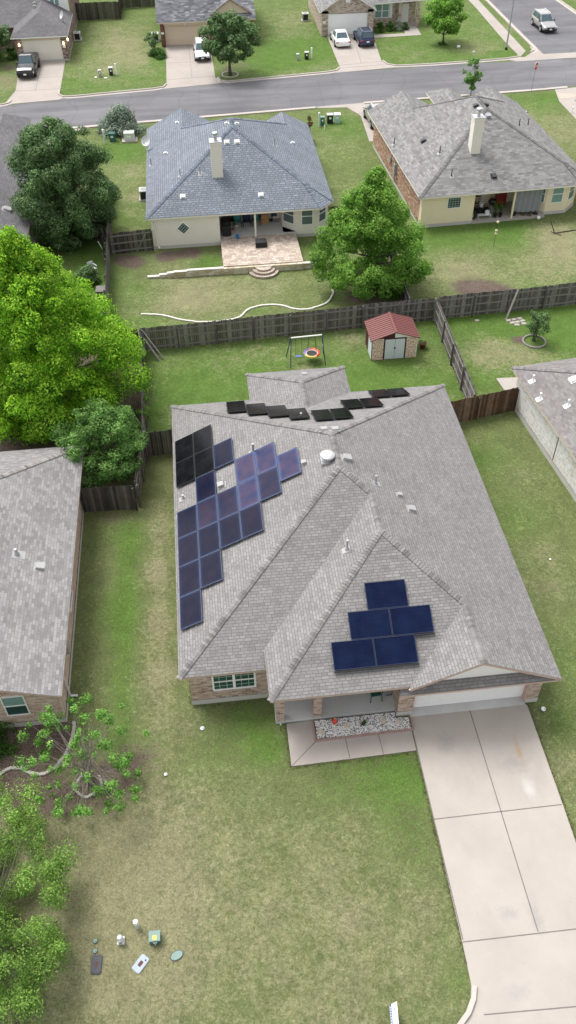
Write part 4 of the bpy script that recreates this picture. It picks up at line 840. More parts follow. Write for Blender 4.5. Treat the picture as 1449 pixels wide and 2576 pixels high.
# ------------------------------------------------------------------ house with the mottled grey roof (local frame)
tg = math.radians(2.6)
GH = thing('siding_house', 'house with a mottled grey shingle roof, pale yellow rear wall, cluttered patio and white chimney', 'house', (9.88, 43.77, 0), tg)
O0 = (0, 0, 0); xE = 14.6; pg = .52; yN = 17.4; run = 7.3; zr = ez+run*pg
n1, n2 = (7.3, run, zr), (7.3, yN-run, zr); lr, rr = 3.15, 11.5; lz = ez+lr*pg; rz_ = ez+(xE-rr)*pg; ly = yN-lr; ry = yN-(xE-rr)
mx0, mx1, mr = 6.75, 9.85, 8.3; mz = ez+(mr-mx0)*pg; my = yN-(mz-ez)/pg
fg = [[(0, 18.7, ez), (0, 0, ez), n1, n2, (lr, ly, lz), (lr, 18.7, lz)],
      [(0, 0, ez), (13.6, 0, ez), (xE-2, 2, ez+2*pg), n1], [(13.6, 0, ez), (xE, 1.0, ez), (xE-2, 2, ez+2*pg)],
      [(xE, 1.0, ez), (xE, 18.2, ez), (rr, 18.2, rz_), (rr, ry, rz_), n2, n1, (xE-2, 2, ez+2*pg)],
      [n2, (rr, ry, rz_), (rr-3.1, yN, ez), (2*lr, yN, ez), (lr, ly, lz)],
      [(lr, ly, lz), (2*lr, yN, ez), (2*lr, 18.7, ez), (lr, 18.7, lz)],
      [(rr, ry, rz_), (rr, 18.2, rz_), (rr-3.1, 18.2, ez), (rr-3.1, yN, ez)],
      [(mr, my-.6, mz), (mx0, yN-.6, ez+.0), (mx0, 22.4, ez), (mr, 20.9, mz)], [(mr, my-.6, mz), (mr, 20.9, mz), (mx1, 22.4, ez), (mx1, yN-.6, ez)], [(mr, 20.9, mz), (mx0, 22.4, ez), (mx1, 22.4, ez)]]
roof(GH, fg, M['shingle_grey'], O0, M['cream'])
caps(GH, [((0, 0, ez), n1), ((xE-2, 2, ez+2*pg), n1), ((xE, 1.0, ez), (xE-2, 2, ez+2*pg), .15), (n1, n2, .52), (n2, (lr, ly, lz)), (n2, (rr, ry, rz_)), ((13.6, 0, ez), (xE-2, 2, ez+2*pg), .15)], M['cap_grey'], O0, w=.16, ex=.17, slope=.36)
MB().walls([(.35, 17.1), (.35, .35), (4.75, .35), (4.75, 3.2), (10.0, 3.2), (10.0, 1.9), (11.1, .8), (12.9, .8), (14.2, 2.0)], .25, 2.66, closed=False).build('wall', M['yellow'], GH)
MB().walls([(.34, 17.2), (.34, .9)], .25, 2.64, closed=False).walls([(14.2, 2.0), (14.2, 17.1), (.35, 17.1)], .25, 2.64, closed=False).build('brick_wall', M['brick_rust'], GH)
MB().walls([(.30, 17.1), (.30, .32), (4.78, .32), (4.78, 3.2), (10.0, 3.2), (9.98, 1.88), (11.09, .77), (12.92, .77), (14.24, 1.98), (14.24, 17.1)], -.05, .27, closed=False).build('foundation', M['slab'], GH)
MB().box(4.72, 11.0, .25, 3.2, 0, .16).build('patio_floor', M['concrete'], GH)
MB().poly([(0.05, .05, 2.57), (13.6, .05, 2.57), (13.6, 3.2, 2.57), (.05, 3.2, 2.57)]).poly([(13.6, .05, 2.57), (14.5, 1.0, 2.57), (14.5, 3.2, 2.57), (13.6, 3.2, 2.57)]).build('soffit', M['yellow'], GH)
MB().box(4.72, 11.0, .33, .42, 2.45, 2.6).build('patio_beam', M['cream'], GH)
MB().box(8.05, 8.19, .3, .44, .16, 2.6).build('patio_post', M['yellow'], GH)
window(GH, (2.45, .35, 1.45), (1, 0, 0), (0, -1, 0), 1.15, .95, gm='glass_dark', sash=False, grid=(5, 5), fw=.06)
window(GH, (10.08, 1.82, .95), (r2_, -r2_, 0), (-r2_, -r2_, 0), 1.3, 1.5, gm='glass_teal', fw=.06)
window(GH, (11.5, .8, .95), (1, 0, 0), (0, -1, 0), 1.0, 1.5, gm='glass_teal', fw=.06)
window(GH, (13.0, .9, .95), (r2_*1.04, r2_*.96, 0), (r2_, -r2_, 0), 1.1, 1.5, gm='glass_grey', fw=.06)
chimney(GH, 4.95, 5.75, 3.35, 4.15, 4.0, 7.25, O0)
PgS = (ez, 0, pg); PgW = (ez, pg, 0); PgE = (ez+xE*pg, -pg, 0); iG = Matrix.Rotation(-tg, 3, 'Z')
def gz(X_, Y_, pl):
    x_, y_ = (1180+X_*.5107)*.7547, (260+Y_*.5107)*.7547; z = 4.0
    for k in range(12): g = G(x_, y_, z); l = iG @ (g-Vector((9.88, 43.77, 0))); z = z+.6*(pl[0]+pl[1]*l.x+pl[2]*l.y-z)
    return Vector((l.x, l.y, pl[0]+pl[1]*l.x+pl[2]*l.y))
for q_, m_ in (((875, 245), 'steel'), ((912, 640), 'darkvent')): box_vent(GH, gz(*q_, PgS), PgS, M[m_], O0, .36, h=.2)
for q_ in ((455, 412), (798, 183)): box_vent(GH, gz(*q_, PgW), PgW, M['darkvent'], O0, .36, h=.22)
box_vent(GH, gz(858, 182, PgE), PgE, M['darkvent'], O0, .34, h=.22)
for q_, pl_ in (((262, 430), PgW), ((560, 488), PgW), ((1077, 312), PgE), ((1135, 305), PgE), ((636, 638), PgS)): pipe_vent(GH, gz(*q_, pl_), pl_, O0, .55, .04, 'darkvent', 'vent')
MB().box(.1, .34, 8.3, 8.7, 1.0, 1.9).tube([(.22, 8.5, .3), (.22, 8.5, 2.5)], .05, 8).build('meter_box', M['steel'], GH); MB().box(.2, .34, 10.2, 10.5, 1.3, 1.8).build('fuse_box', M['steel'], GH)

# ------------------------------------------------------------------ houses across the street
# A: top left, hipped garage wing, two storeys behind
ORG = (-24, 96, 0)
HA = thing('brick_house', 'top left two storey house with a plain grey roof, white upper wall and brick garage', 'house', ORG)
n1, n2 = (-24.2, 93.2, 4.45), (-24.2, 99.0, 4.45); gx0, gx1, gy0_ = -27.45, -20.95, 90.05
roof(HA, [[(gx0, gy0_, ez), (gx1, gy0_, ez), n1], [(gx1, gy0_, ez), (gx1, 99, ez), n2, n1], [(gx0, 94.6, ez), (gx0, gy0_, ez), n1, n2, (-25.2, 97.2, 3.9)],
          [(-40, 94.6, ez), (gx0, 94.6, ez), (-25.2, 97.2, 3.9), (-25.2, 105, 8.2), (-40, 105, 8.2)]], M['shingle_dark'], ORG, M['white'])
mb = MB(); mb.walls([(-27.1, 94.9), (-27.1, 90.4), (-26.35, 90.4), (-26.35, 90.55), (-21.9, 90.55), (-21.9, 90.4), (-21.3, 90.4), (-21.3, 112)], .15, 2.66, closed=False); mb.walls([(-21.28, 99.5), (-21.28, 112)], 2.6, 5.9, closed=False)
mb.walls([(-40, 95.2), (-27.1, 95.2)], .15, 2.66, closed=False); mb.build('wall', M['brick_brown'], HA, ORG)
MB().walls([(-27.12, 94.9), (-27.12, 90.38), (-21.28, 90.38), (-21.27, 112)], -.02, .16, closed=False).build('foundation', M['slab'], HA, ORG)
MB().box(-25.6, -21.32, 99.0, 99.1, 2.6, 5.9).build('upper_wall', M['white'], HA, ORG)
roof(HA, [[(-25.9, 98.7, 5.9), (-20.9, 98.7, 5.9), (-23.4, 101.2, 7.1)], [(-20.9, 98.7, 5.9), (-20.9, 112.3, 5.9), (-23.4, 110, 7.1), (-23.4, 101.2, 7.1)], [(-25.9, 112.3, 5.9), (-25.9, 98.7, 5.9), (-23.4, 101.2, 7.1), (-23.4, 110, 7.1)]], M['shingle_dark'], ORG, M['white'], name='upper_roof')
window(HA, (-23.5, 99.0, 3.5), (1, 0, 0), (0, -1, 0), 1.2, 1.2, ORG, gm='glass_teal', cols=2, sash=False, fw=.1)
gdoor(HA, (-26.35, 90.5, .05), (1, 0, 0), (0, -1, 0), 4.45, 2.2, M['cream'], ORG)
MB().box(-26.35, -21.9, 90.42, 90.5, 2.25, 2.6).build('door_trim', M['beige'], HA, ORG)
MB().poly([(-27.4, 90.1, 2.57), (-21, 90.1, 2.57), (-21, 90.5, 2.57), (-27.4, 90.5, 2.57)]).build('soffit', M['white'], HA, ORG)
lm = NT('lamp_glow'); lm.col((1, .8, .55), .5); lm.b.inputs['Emission Color'].default_value = (1, .72, .4, 1); lm.b.inputs['Emission Strength'].default_value = 3
for x_, y_ in ((-26.65, 90.32), (-21.6, 90.32), (-21.2, 91.6)): MB().lathe([(.05, -.02), (.09, .0), (.1, .2), (.05, .26), (.02, .3)], (x_, y_, 1.75), 10).build('wall_lamp', lm.m, HA, ORG)
MB().box(-21.75, -21.42, 90.36, 90.4, 1.35, 1.6).build('number_plaque', M['white'], HA, ORG)
dish(HA, (-21.6, 94.2, 3.0), (-.8, -.45, .45), ORG, .4)
for q_ in ((-24.9, 96.4, 4.2), (-25.0, 97.4, 4.3)): box_vent(HA, q_, (0, .5, 0), M['vent'], ORG, .3, h=.2)
# B: gable roof along the street, cream garage door
ORG = (-5, 99, 0)
HB = thing('brick_house', 'house with a blue grey shingle roof, beige garage door and dark red brick corner', 'house', ORG)
PBk = (ez-93.2*.5, 0, .5); bx0, bx1 = -10.75, 1.05
roof(HB, [[(bx0, 93.2, ez), (bx1-2.0, 93.2, ez), (bx1-2.0, 97.6, 4.9), (bx1, 97.6, 4.9), (bx1, 100.4, 6.3), (bx0, 100.4, 6.3)], [(bx0, 100.4, 6.3), (bx1, 100.4, 6.3), (bx1, 108, 2.7), (bx0, 108, 2.7)], [(-3.9, 93.2, ez), (bx1, 93.2, ez), (bx1, 97.6, 4.895), (-3.9, 97.6, 4.895)]], M['shingle_far'], ORG, M['beige'])
gB = 93.9; gr = -1.9
roof(HB, [[(-4.4, gB, 3.1), (gr, gB, 4.75), (gr, 97.8, 4.75), (-4.4, 94.2, 3.1)], [(gr, gB, 4.75), (.9, gB, 3.0), (.9, 94.2, 3.0), (gr, 97.8, 4.75)]], M['shingle_far'], ORG, M['brick_rust'], name='dormer_roof')
MB().poly([(-4.1, gB+.2, 3.1), (.7, gB+.2, 3.0), (gr, gB+.2, 4.6)]).box(-4.1, .9, gB+.1, gB+.3, 2.4, 3.05).build('gable_wall', M['beige'], HB, ORG)
MB().frame((gr, gB+.19, 3.75), (1, 0, 0), (0, 0, 1), (0, -1, 0), -.3, .3, 0, .45, 0, .04).build('gable_vent', M['beige'], HB, ORG)
MB().walls([(-10.4, 107), (-10.4, 93.55), (-9.95, 93.55), (-9.95, 93.9), (-4.5, 93.9), (-4.5, 93.6), (-3.9, 93.6), (-3.9, 95), (.8, 95), (.8, 107)], 0, 2.66).build('wall', M['brick_red'], HB, ORG)
gdoor(HB, (-9.9, 93.85, .05), (1, 0, 0), (0, -1, 0), 5.35, 2.25, M['tandoor'], ORG)
MB().box(-9.95, -4.5, 93.5, 93.6, 2.3, 2.6).build('door_trim', M['beige'], HB, ORG)
MB().poly([(bx0, 93.25, 2.57), (.9, 93.25, 2.57), (.9, 94.0, 2.57), (bx0, 94.0, 2.57)]).build('soffit', M['beige'], HB, ORG)
MB().box(-10.35, -10.0, 93.5, 93.55, 1.4, 1.62).build('number_plaque', M['white'], HB, ORG)
MB().lathe([(.12, -.04), (.14, 0), (.05, .12)], (-7.4, 93.45, 2.42), 10).build('flood_lamp', M['white'], HB, ORG)
# C: brick gable over a white garage door
ORG = (13, 99, 0)
HC = thing('brick_house', 'house of pale tan brick with a front gable over its white garage door', 'house', ORG)
cz = 2.75; cr, crz = 12.45, 4.85; cyf = 94.45
roof(HC, [[(8.95, cyf, cz), (cr, cyf, crz), (cr, 108, crz), (8.95, 108, cz)], [(cr, cyf, crz), (15.95, cyf, cz), (15.95, 108, cz), (cr, 108, crz)]], M['shingle_grey'], ORG, M['white'])
roof(HC, [[(15.2, 96.2, 2.95), (24.5, 97.4, 2.95), (24.5, 103, 5.7), (15.2, 103, 5.7)]], M['shingle_grey'], ORG, M['white'], name='porch_roof')
mb = MB(); mb.walls([(9.25, 107.5), (9.25, 94.8), (10.05, 94.8), (10.05, 95.0), (14.95, 95.0), (14.95, 94.8), (15.7, 94.8), (15.7, 97.6), (18.9, 97.6), (18.9, 98.6), (21.8, 98.6)], 0, cz, closed=False)
mb.poly([(9.3, 94.8, cz-.3), (15.65, 94.8, cz-.3), (15.65, 94.8, cz-.02), (cr, 94.8, crz-.12), (9.3, 94.8, cz-.02)]); mb.build('wall', M['brick_tan'], HC, ORG)
gdoor(HC, (10.05, 94.92, .05), (1, 0, 0), (0, -1, 0), 4.9, 2.3, M['whitedoor'], ORG)
mb = MB(); mb.frame((cr, 94.8, 3.55), (1, 0, 0), (0, 0, 1), (0, -1, 0), -.28, .28, 0, .7, 0, .04)
for k in range(5): mb.frame((cr, 94.76, 3.62+k*.13), (1, 0, 0), (0, 0, 1), (0, -1, 0), -.24, .24, 0, .05, 0, .03)
mb.build('gable_vent', M['white'], HC, ORG)
window(HC, (16.35, 97.6, .95), (1, 0, 0), (0, -1, 0), 1.85, 1.6, ORG, gm='glass_teal', cols=2, fw=.09)
for x_ in (16.0, 18.25): MB().box(x_, x_+.32, 97.52, 97.6, .95, 2.55).build('shutter', M['white'], HC, ORG)
for x_ in (19.25, 21.55): MB().box(x_, x_+.42, 96.9, 97.3, 0, 2.85).build('porch_column', M['brick_tan'], HC, ORG)
MB().box(20.0, 20.9, 98.5, 98.6, .05, 2.2).build('front_door', M['white'], HC, ORG)
MB().box(9.4, 9.75, 94.76, 94.8, 1.4, 1.65).build('number_plaque', M['white'], HC, ORG)
MB().box(18.95, 21.8, 97.25, 98.58, 0, .1).build('porch_floor', M['walk'], HC, ORG)
# roof seen behind the dark tree on the left
ORG = (-27, 50, 0)
HD = thing('shingle_roofed_house', 'dark grey roofed house at the left edge behind the dark tree', 'house', ORG)
hx1 = -20.55; hp = .5; hr = -26.5; hrz = ez+(hx1-hr)*hp; dn1 = (hr, 55.5, hrz)
roof(HD, [[(hx1, 36, ez), (hx1, 61.4, ez), dn1, (hr, 36, hrz)], [(hx1, 61.4, ez), (-32.5, 61.4, ez), dn1], [(-32.5, 61.4, ez), (-32.5, 36, ez), (hr, 36, hrz), dn1],
          [(-26.8, 61.4, ez), (-26.8, 65.2, ez), (-24.7, 63.4, 3.9), (-24.7, 58.5, 3.9)], [(-24.7, 58.5, 3.9), (-24.7, 63.4, 3.9), (-22.6, 65.2, ez), (-22.6, 61.4, ez)], [(-26.8, 65.2, ez), (-22.6, 65.2, ez), (-24.7, 63.4, 3.9)]], M['shingle_dark'], ORG, M['beige'])
MB().walls([(-20.9, 36.3), (-20.9, 61), (-32, 61), (-32, 36.3)], 0, 2.66).build('wall', M['cream'], HD, ORG)
box_vent(HD, (-22.2, 44.4, ez+1.65*hp), (0, -hp, 0), M['vent'], ORG, .5, h=.2)

# ------------------------------------------------------------------ fences
def fence(label, pts, rails=1, mat='fence', h=1.8, step=2.4, brace=None, gate=None, group=None, posts=True, name='wooden_fence', lean=0.0):
    """rails: +1 left of travel, -1 right, 0 none shown"""
    P = [Vector((p[0], p[1], 0)) for p in pts]; org = (P[0]+P[-1])/2; root = thing(name, label, 'fence', org, 0, group); pk = MB()
    for i in range(len(P)-1):
        d, L = unit(P[i], P[i+1]); sd = Vector((-d.y, d.x, 0)); n = int(L/.145); st = L/n; rs = rails if rails else 1
        for k in range(n):
            hh = h+random.uniform(-.035, .035); tt = random.uniform(-.004, .004); wv = math.sin((P[i].x+P[i].y+k*st)*.8)*.02
            o = P[i]+d*(k*st+.004); g = random.uniform(.0, .008); wd = st-.006-g
            f = lambda a, b, z: o+d*(a+lean*z)+sd*(b+tt)+Vector((0, 0, z+wv))
            c = .03
            pk.poly([f(0, -.011, 0), f(wd, -.011, 0), f(wd, -.011, hh-c), f(wd-c, -.011, hh), f(c, -.011, hh), f(0, -.011, hh-c)])
            pk.poly([f(0, .011, hh-c), f(c, .011, hh), f(wd-c, .011, hh), f(wd, .011, hh-c), f(wd, .011, 0), f(0, .011, 0)])
            pk.poly([f(c, -.011, hh), f(wd-c, -.011, hh), f(wd-c, .011, hh), f(c, .011, hh)]); pk.poly([f(0, -.011, 0), f(0, -.011, hh-c), f(0, .011, hh-c), f(0, .011, 0)]); pk.poly([f(wd, .011, 0), f(wd, .011, hh-c), f(wd, -.011, hh-c), f(wd, -.011, 0)])
        if rails:
            for zr_ in (.28, .92, 1.52):
                k = 0
                while k < L-.05:
                    e = min(k+step, L); dz = random.uniform(-.015, .015)
                    MB().frame(P[i], d, Vector((0, 0, 1)), sd*rs, k+.003, e-.003, zr_+dz-.045, zr_+dz+.045, .014, .052).build('rail', M['rail'], root, org); k = e
        if posts:
            m_ = max(1, round(L/step))
            for k in range(m_+1):
                q = P[i]+d*(L*k/m_)+sd*(rs*.10 if rails else -.06); lx = random.uniform(-.03, .03)
                pb_ = MB(); pb_.bar(q+Vector((0, 0, -.05)), q+Vector((lx, lx*.5, h-.12 if k % 3 else h)), .09, .09); pb_.build('post', M[mat], root, org)
    pk.build('pickets', M[mat], root, org)
    if brace: MB().bar(*brace, .09, .045).build('brace', M['rail'], root, org)
    return root
fence('long weathered grey fence with three rails behind the back yard of the solar panel house', [(-12.2, 29.35), (8.05, 30.6)], -1)
fence('weathered grey rail fence along the far side of the right back yard', [(8.35, 30.65), (18.8, 31.25), (27, 31.75)], -1)
fence('grey fence dividing the two back yards beside the rusty shed', [(8.2, 30.5), (8.02, 19.75)], -1)
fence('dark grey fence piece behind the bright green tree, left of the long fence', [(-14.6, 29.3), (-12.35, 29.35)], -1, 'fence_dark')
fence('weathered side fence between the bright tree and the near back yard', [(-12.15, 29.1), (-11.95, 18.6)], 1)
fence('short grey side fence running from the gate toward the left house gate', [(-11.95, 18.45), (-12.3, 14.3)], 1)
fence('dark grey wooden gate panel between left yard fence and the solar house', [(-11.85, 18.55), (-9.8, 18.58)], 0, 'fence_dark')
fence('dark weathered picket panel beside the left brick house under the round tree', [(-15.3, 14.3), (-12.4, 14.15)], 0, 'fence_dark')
fence('brown stained wooden gate panel between the near house and white stone house', [(5.6, 18.95), (10.7, 20.0)], 0, 'fence_brown')
fence('long grey fence running back beside the blue roofed house yard', [(-14.5, 29.5), (-14.65, 34.6), (-15.1, 53.2)], 1)
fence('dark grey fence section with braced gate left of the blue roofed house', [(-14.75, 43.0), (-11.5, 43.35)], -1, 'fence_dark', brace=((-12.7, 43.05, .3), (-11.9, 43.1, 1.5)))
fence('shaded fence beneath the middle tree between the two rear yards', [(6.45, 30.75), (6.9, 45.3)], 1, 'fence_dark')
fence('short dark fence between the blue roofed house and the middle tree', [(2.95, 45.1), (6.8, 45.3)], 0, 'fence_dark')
fence('tall grey picket fence at the top between two houses across the street', [(-21.3, 106.2), (-15.75, 106.0), (-15.7, 110.6), (-10.9, 111.2)], 0, 'fence_dark', h=2.0)
fence('short grey fence at the right edge beside the yellow siding house', [(24.3, 46.0), (29, 46.2)], -1, 'fence')
single('leaning_plank', MB().bar((-11.98, 29.1, 1.75), (-10.75, 28.2, .0), .09, .04), M['rail'], 'upper grey plank leaning on the corner of the long back fence', 'plank', (-11.98, 29.1, 0), world=True)
single('leaning_plank', MB().bar((-11.98, 28.95, 1.35), (-11.05, 28.05, .0), .12, .04), M['fence'], 'lower darker plank leaning on the corner of the long back fence', 'plank', (-11.98, 28.95, 0), world=True)
single('fence_prop', MB().bar((14.05, 30.85, 1.85), (13.2, 29.95, .0), .14, .05), M['rail'], 'pale board propping the far fence behind the paving stones', 'plank', (14.0, 30.8, 0), world=True)

# ------------------------------------------------------------------ trees
def leaves(name, clumps, mat, parent, size=.12, dens=400, up=.5, elong=1.0, shell=.45):
    """clumps: (centre, radius[, weight]) in local space; many small leaf-shaped faces fill each clump"""
    C = []; Nn = []; R1 = []; R2 = []
    for cl in clumps:
        c, r = np.array(cl[0], float), cl[1]; n = int(dens*(r**2)*(cl[2] if len(cl) > 2 else 1)); cr_ = rng.uniform(0, 1)
        d = rng.normal(size=(n, 3)); d /= np.linalg.norm(d, axis=1)[:, None]; rad = r*(shell+(1-shell)*rng.uniform(0, 1, n)**.6)[:, None]
        # lobes make the clump's outline ragged
        k = rng.normal(size=(7, 3)); k /= np.linalg.norm(k, axis=1)[:, None]; lob = np.max(d@k.T, axis=1)[:, None]; rad = rad*(.62+.5*lob**3)
        C.append(c+d*rad*np.array([1, 1, .8*elong])); nn = d+np.array([0, 0, up])+rng.normal(size=(n, 3))*.55; Nn.append(nn/np.linalg.norm(nn, axis=1)[:, None])
        R1.append(np.clip(rng.normal(.5, .2, n)+(d[:, 2])*.18, 0, 1)); R2.append(np.clip(cr_*.6+rng.uniform(0, .4, n), 0, 1))  # leaves near a clump's top coloured lighter, a painted highlight
    C = np.concatenate(C); Nn = np.concatenate(Nn); R1 = np.concatenate(R1); R2 = np.concatenate(R2); n = len(C)
    t = np.cross(Nn, rng.normal(size=(n, 3))); t /= np.linalg.norm(t, axis=1)[:, None]; b = np.cross(Nn, t); s1 = size*rng.uniform(.6, 1.3, n)[:, None]
    v = np.stack([C-t*s1, C-b*s1*.55+Nn*s1*.12, C+t*s1, C+b*s1*.55+Nn*s1*.12], 1).reshape(-1, 3)
    me = bpy.data.meshes.new(name); me.vertices.add(4*n); me.vertices.foreach_set('co', v.ravel()); me.loops.add(4*n); me.loops.foreach_set('vertex_index', np.arange(4*n)); me.polygons.add(n)
    me.polygons.foreach_set('loop_start', np.arange(0, 4*n, 4)); me.polygons.foreach_set('loop_total', np.full(n, 4)); me.update(calc_edges=True)
    uv = me.uv_layers.new(name='UVMap'); uv.data.foreach_set('uv', np.repeat(np.stack([R1, R2], 1), 4, axis=0).ravel()); me.materials.append(mat)
    o = bpy.data.objects.new(name, me); COL.objects.link(o); o.parent = parent; return o
def crown_clumps(H, R, z0, n, rc, prof, squash=1.0, inner=.25, top_bias=1.0, ecc=(1, 1), lean=(0, 0)):
    out = []
    for k in range(n):
        t = rng.uniform(0, 1)**top_bias; rr = prof(t)*R; th = k*2.39996+rng.uniform(-.4, .4); f = (inner+(1-inner)*math.sqrt(rng.uniform(0, 1))) if k % 4 else rng.uniform(0, inner+.2)
        r = rc*rng.uniform(.65, 1.25)*(.55+.45*prof(t)); x, y = math.cos(th)*max(rr*f-r*.35, 0), math.sin(th)*max(rr*f-r*.35, 0)
        out.append(((x*ecc[0]+lean[0]*t, y*ecc[1]+lean[1]*t, z0+t*(H-z0)-r*.3), r))
    return out
def tree(name, label, cat, base, clumps, mat, H, size=.12, dens=400, tr=.2, limbs=24, bark='bark', up=.5, stems=1, shell=.45, trunk_top=.75, group=None, bend=(0, 0)):
    root = thing(name, label, cat, base, 0, group); mb = MB()
    for s_ in range(stems):
        a = s_*2*math.pi/max(stems, 1)+.7; off = Vector((math.cos(a), math.sin(a), 0))*(.0 if stems == 1 else tr*1.6); spread = off.normalized()*H*.18 if stems > 1 else Vector((bend[0], bend[1], 0))
        P = [off+spread*((k/6)**1.4)+Vector((rng.uniform(-.04, .04)*k, rng.uniform(-.04, .04)*k, H*trunk_top*k/6-.05)) for k in range(7)]
        mb.tube(P, [tr*(1.25 if k == 0 else 1-.8*k/6) for k in range(7)], 9)
        sel = [clumps[i] for i in rng.permutation(len(clumps))[:limbs//stems]]
        for cl in sel:
            c = Vector(cl[0]); zt = max(min(c.z*.62, H*trunk_top*.95), H*.12); k = min(int(zt/(H*trunk_top)*6), 5); f = zt/(H*trunk_top)*6-k; p = P[k].lerp(P[k+1], min(max(f, 0), 1)); mid = p.lerp(c, .5)+Vector((0, 0, -.06*(c-p).length)); r_ = tr*.34*(1-.5*zt/H)
            mb.tube([p, mid, c], [r_, r_*.6, r_*.22], 6)
    mb.build('trunk', M[bark], root, smooth=True); leaves('crown', clumps, M[mat], root, size, dens, up, shell=shell); return root
dome = lambda t: math.sin(math.pi*min(max(.12+.80*t, 0), 1))**.62
cone = lambda t: (min(1, .55+1.9*t) if t < .25 else (1-((t-.25)/.75)**1.35)*1.0+.04)
ball = lambda t: math.sqrt(max(0, 1-(2*t-1)**2))*.98+.05
# large bright tree
cl = crown_clumps(11.9, 6.1, .7, 430, 1.02, cone, inner=.42)
tree('broadleaf_tree', 'very large bright lime green tree at the left edge', 'tree', (-17.7, 23.6, 0), cl, 'leaf_bright', 11.0, .075, 720, .33, 40, up=.45)
cl = crown_clumps(8.9, 4.2, .3, 230, .92, lambda t: dome(t)*.98, inner=.45)
tree('broadleaf_tree', 'dense dark green oak between the left roof and the blue roofed house', 'tree', (-17.9, 46.3, 0), cl, 'leaf_dark', 9.0, .08, 850, .25, 50, up=.35)
cl = crown_clumps(9.0, 4.4, .6, 200, .85, cone, inner=.45)
tree('broadleaf_tree', 'fresh green tree in the middle, in front of the yellow siding house', 'tree', (4.45, 35.4, 0), cl, 'leaf_mid', 8.6, .085, 900, .24, 40, up=.45)
cl = crown_clumps(4.4, 2.85, .8, 110, .56, dome, inner=.4)
tree('small_tree', 'small rounded mid green tree at the corner of the left brick house', 'tree', (-14.1, 17.3, 0), cl, 'leaf_round', 4.0, .065, 1300, .10, 24, up=.5, stems=3)
cl = crown_clumps(3.6, 3.0, .5, 105, .27, dome, inner=.5)
tree('sparse_tree', 'sparse multi stemmed tree with thin leaf tufts inside a ring of stones', 'tree', (-14.15, -1.8, 0), cl, 'leaf_tuft', 3.2, .05, 1700, .05, 105, 'twig', stems=4, shell=.1)
cl = crown_clumps(3.8, 3.3, .3, 210, .60, dome, inner=.5, ecc=(1.0, 1.7))
tree('wispy_tree', 'wispy olive green tree at the bottom left edge over the straw coloured lawn', 'tree', (-17.4, -7.6, 0), cl, 'leaf_olive', 3.0, .042, 1500, .06, 90, 'twig', stems=4, shell=.05)
cl = crown_clumps(6.1, 3.3, 2.0, 85, .75, dome, inner=.4)
tree('broadleaf_tree', 'dark green oak in a small stone ring beside the white crossover across the street', 'tree', (-2.85, 82.6, 0), cl, 'leaf_dark', 5.4, .15, 300, .20, 24, up=.4, trunk_top=.7)
cl = crown_clumps(5.2, 2.5, 1.6, 60, .68, dome, inner=.4)
tree('broadleaf_tree', 'round topped green tree on the corner lawn across the street', 'tree', (23.4, 89.9, 0), cl, 'leaf_mid', 4.6, .14, 300, .13, 18, up=.4)
cl = crown_clumps(3.6, 1.15, .8, 26, .45, dome, inner=.3)
tree('sapling', 'young slim green tree by the street behind the mottled grey roof', 'tree', (22.1, 72.5, 0), cl, 'leaf_round', 3.0, .12, 420, .05, 12)
cl = crown_clumps(2.3, 1.0, .9, 16, .42, dome, inner=.3)
tree('small_tree', 'small dark tree at the far house corner above the green weeds', 'tree', (-11.4, 91.6, 0), cl, 'leaf_dark', 2.0, .1, 450, .05, 10, stems=2)
cl = crown_clumps(2.2, 1.0, .75, 26, .33, dome, inner=.3)
tree('small_tree', 'small dark green tree in a ring bed on the right back lawn', 'tree', (14.35, 27.2, 0), cl, 'leaf_dark', 1.9, .065, 900, .05, 14, stems=3)
cl = crown_clumps(5.0, 2.6, .6, 60, .7, dome, inner=.4)
tree('broadleaf_tree', 'dark tree cut off by the left edge beside the black pickup', 'tree', (-30.2, 91.2, 0), cl, 'leaf_dark', 4.5, .15, 300, .15, 12)
def shrub(label, base, r, h, mat, size=.07, dens=1100, n=14, name='shrub', group=None, ecc=(1, 1), cat='shrub'):
    cl = crown_clumps(h, r, .05, n, r*.48, lambda t: math.sqrt(max(0, 1-t*t))*.95+.05, inner=.3, ecc=ecc); root = thing(name, label, cat, base, 0, group)
    mb = MB()
    for q in cl[:7]: mb.tube([(0, 0, 0), Vector(q[0])*.55, q[0]], [.03, .02, .008], 5)
    mb.build('stem', M['bark'], root); leaves('foliage', cl, M[mat], root, size, dens, .5); return root
shrub('large silvery sage bush behind the grey cabinet left of the blue roof', (-14.6, 67.6, 0), 2.0, 2.5, 'leaf_sage', .08, 620, 46, ecc=(1.15, .75))
shrub('russet brown bush behind the right corner of the blue roof', (3.5, 62.6, 0), .6, 2.6, 'leaf_red', .06, 1400, 12)
for i, (x_, m_, l_) in enumerate(((16.75, 'leaf_shrub', 'leftmost deep green clipped bush beside the dark blue car'), (18.0, 'leaf_shrub', 'middle deep green clipped bush under the far front window'), (19.95, 'leaf_shrub', 'rightmost deep green clipped bush near the far front porch'))): shrub(l_, (x_, 95.4+.12*i, 0), .72 if i < 2 else .5, 1.15, m_, .08, 900, 14, group='clipped bushes')
shrub('pale silver bush between the clipped dark green bushes', (19.05, 95.7, 0), .6, 1.35, 'leaf_sage', .08, 900, 12)
shrub('dark green bush left of the black pickup', (-28.0, 92.2, 0), .95, 1.3, 'leaf_shrub', .09, 700, 12)
shrub('bright green weeds at the foot of the far beige garage', (-10.9, 90.2, 0), 1.25, .8, 'leaf_shrub', .08, 700, 20, name='weed_patch')
shrub('dark low shrub in the mulch under the green arched window', (-18.4, .55, 0), 1.15, .9, 'leaf_shrub', .055, 1100, 18)
shrub('leafy green bush in front of the white plastic chair', (-16.3, 38.9, 0), 1.15, 1.3, 'leaf_dark', .09, 800, 18)
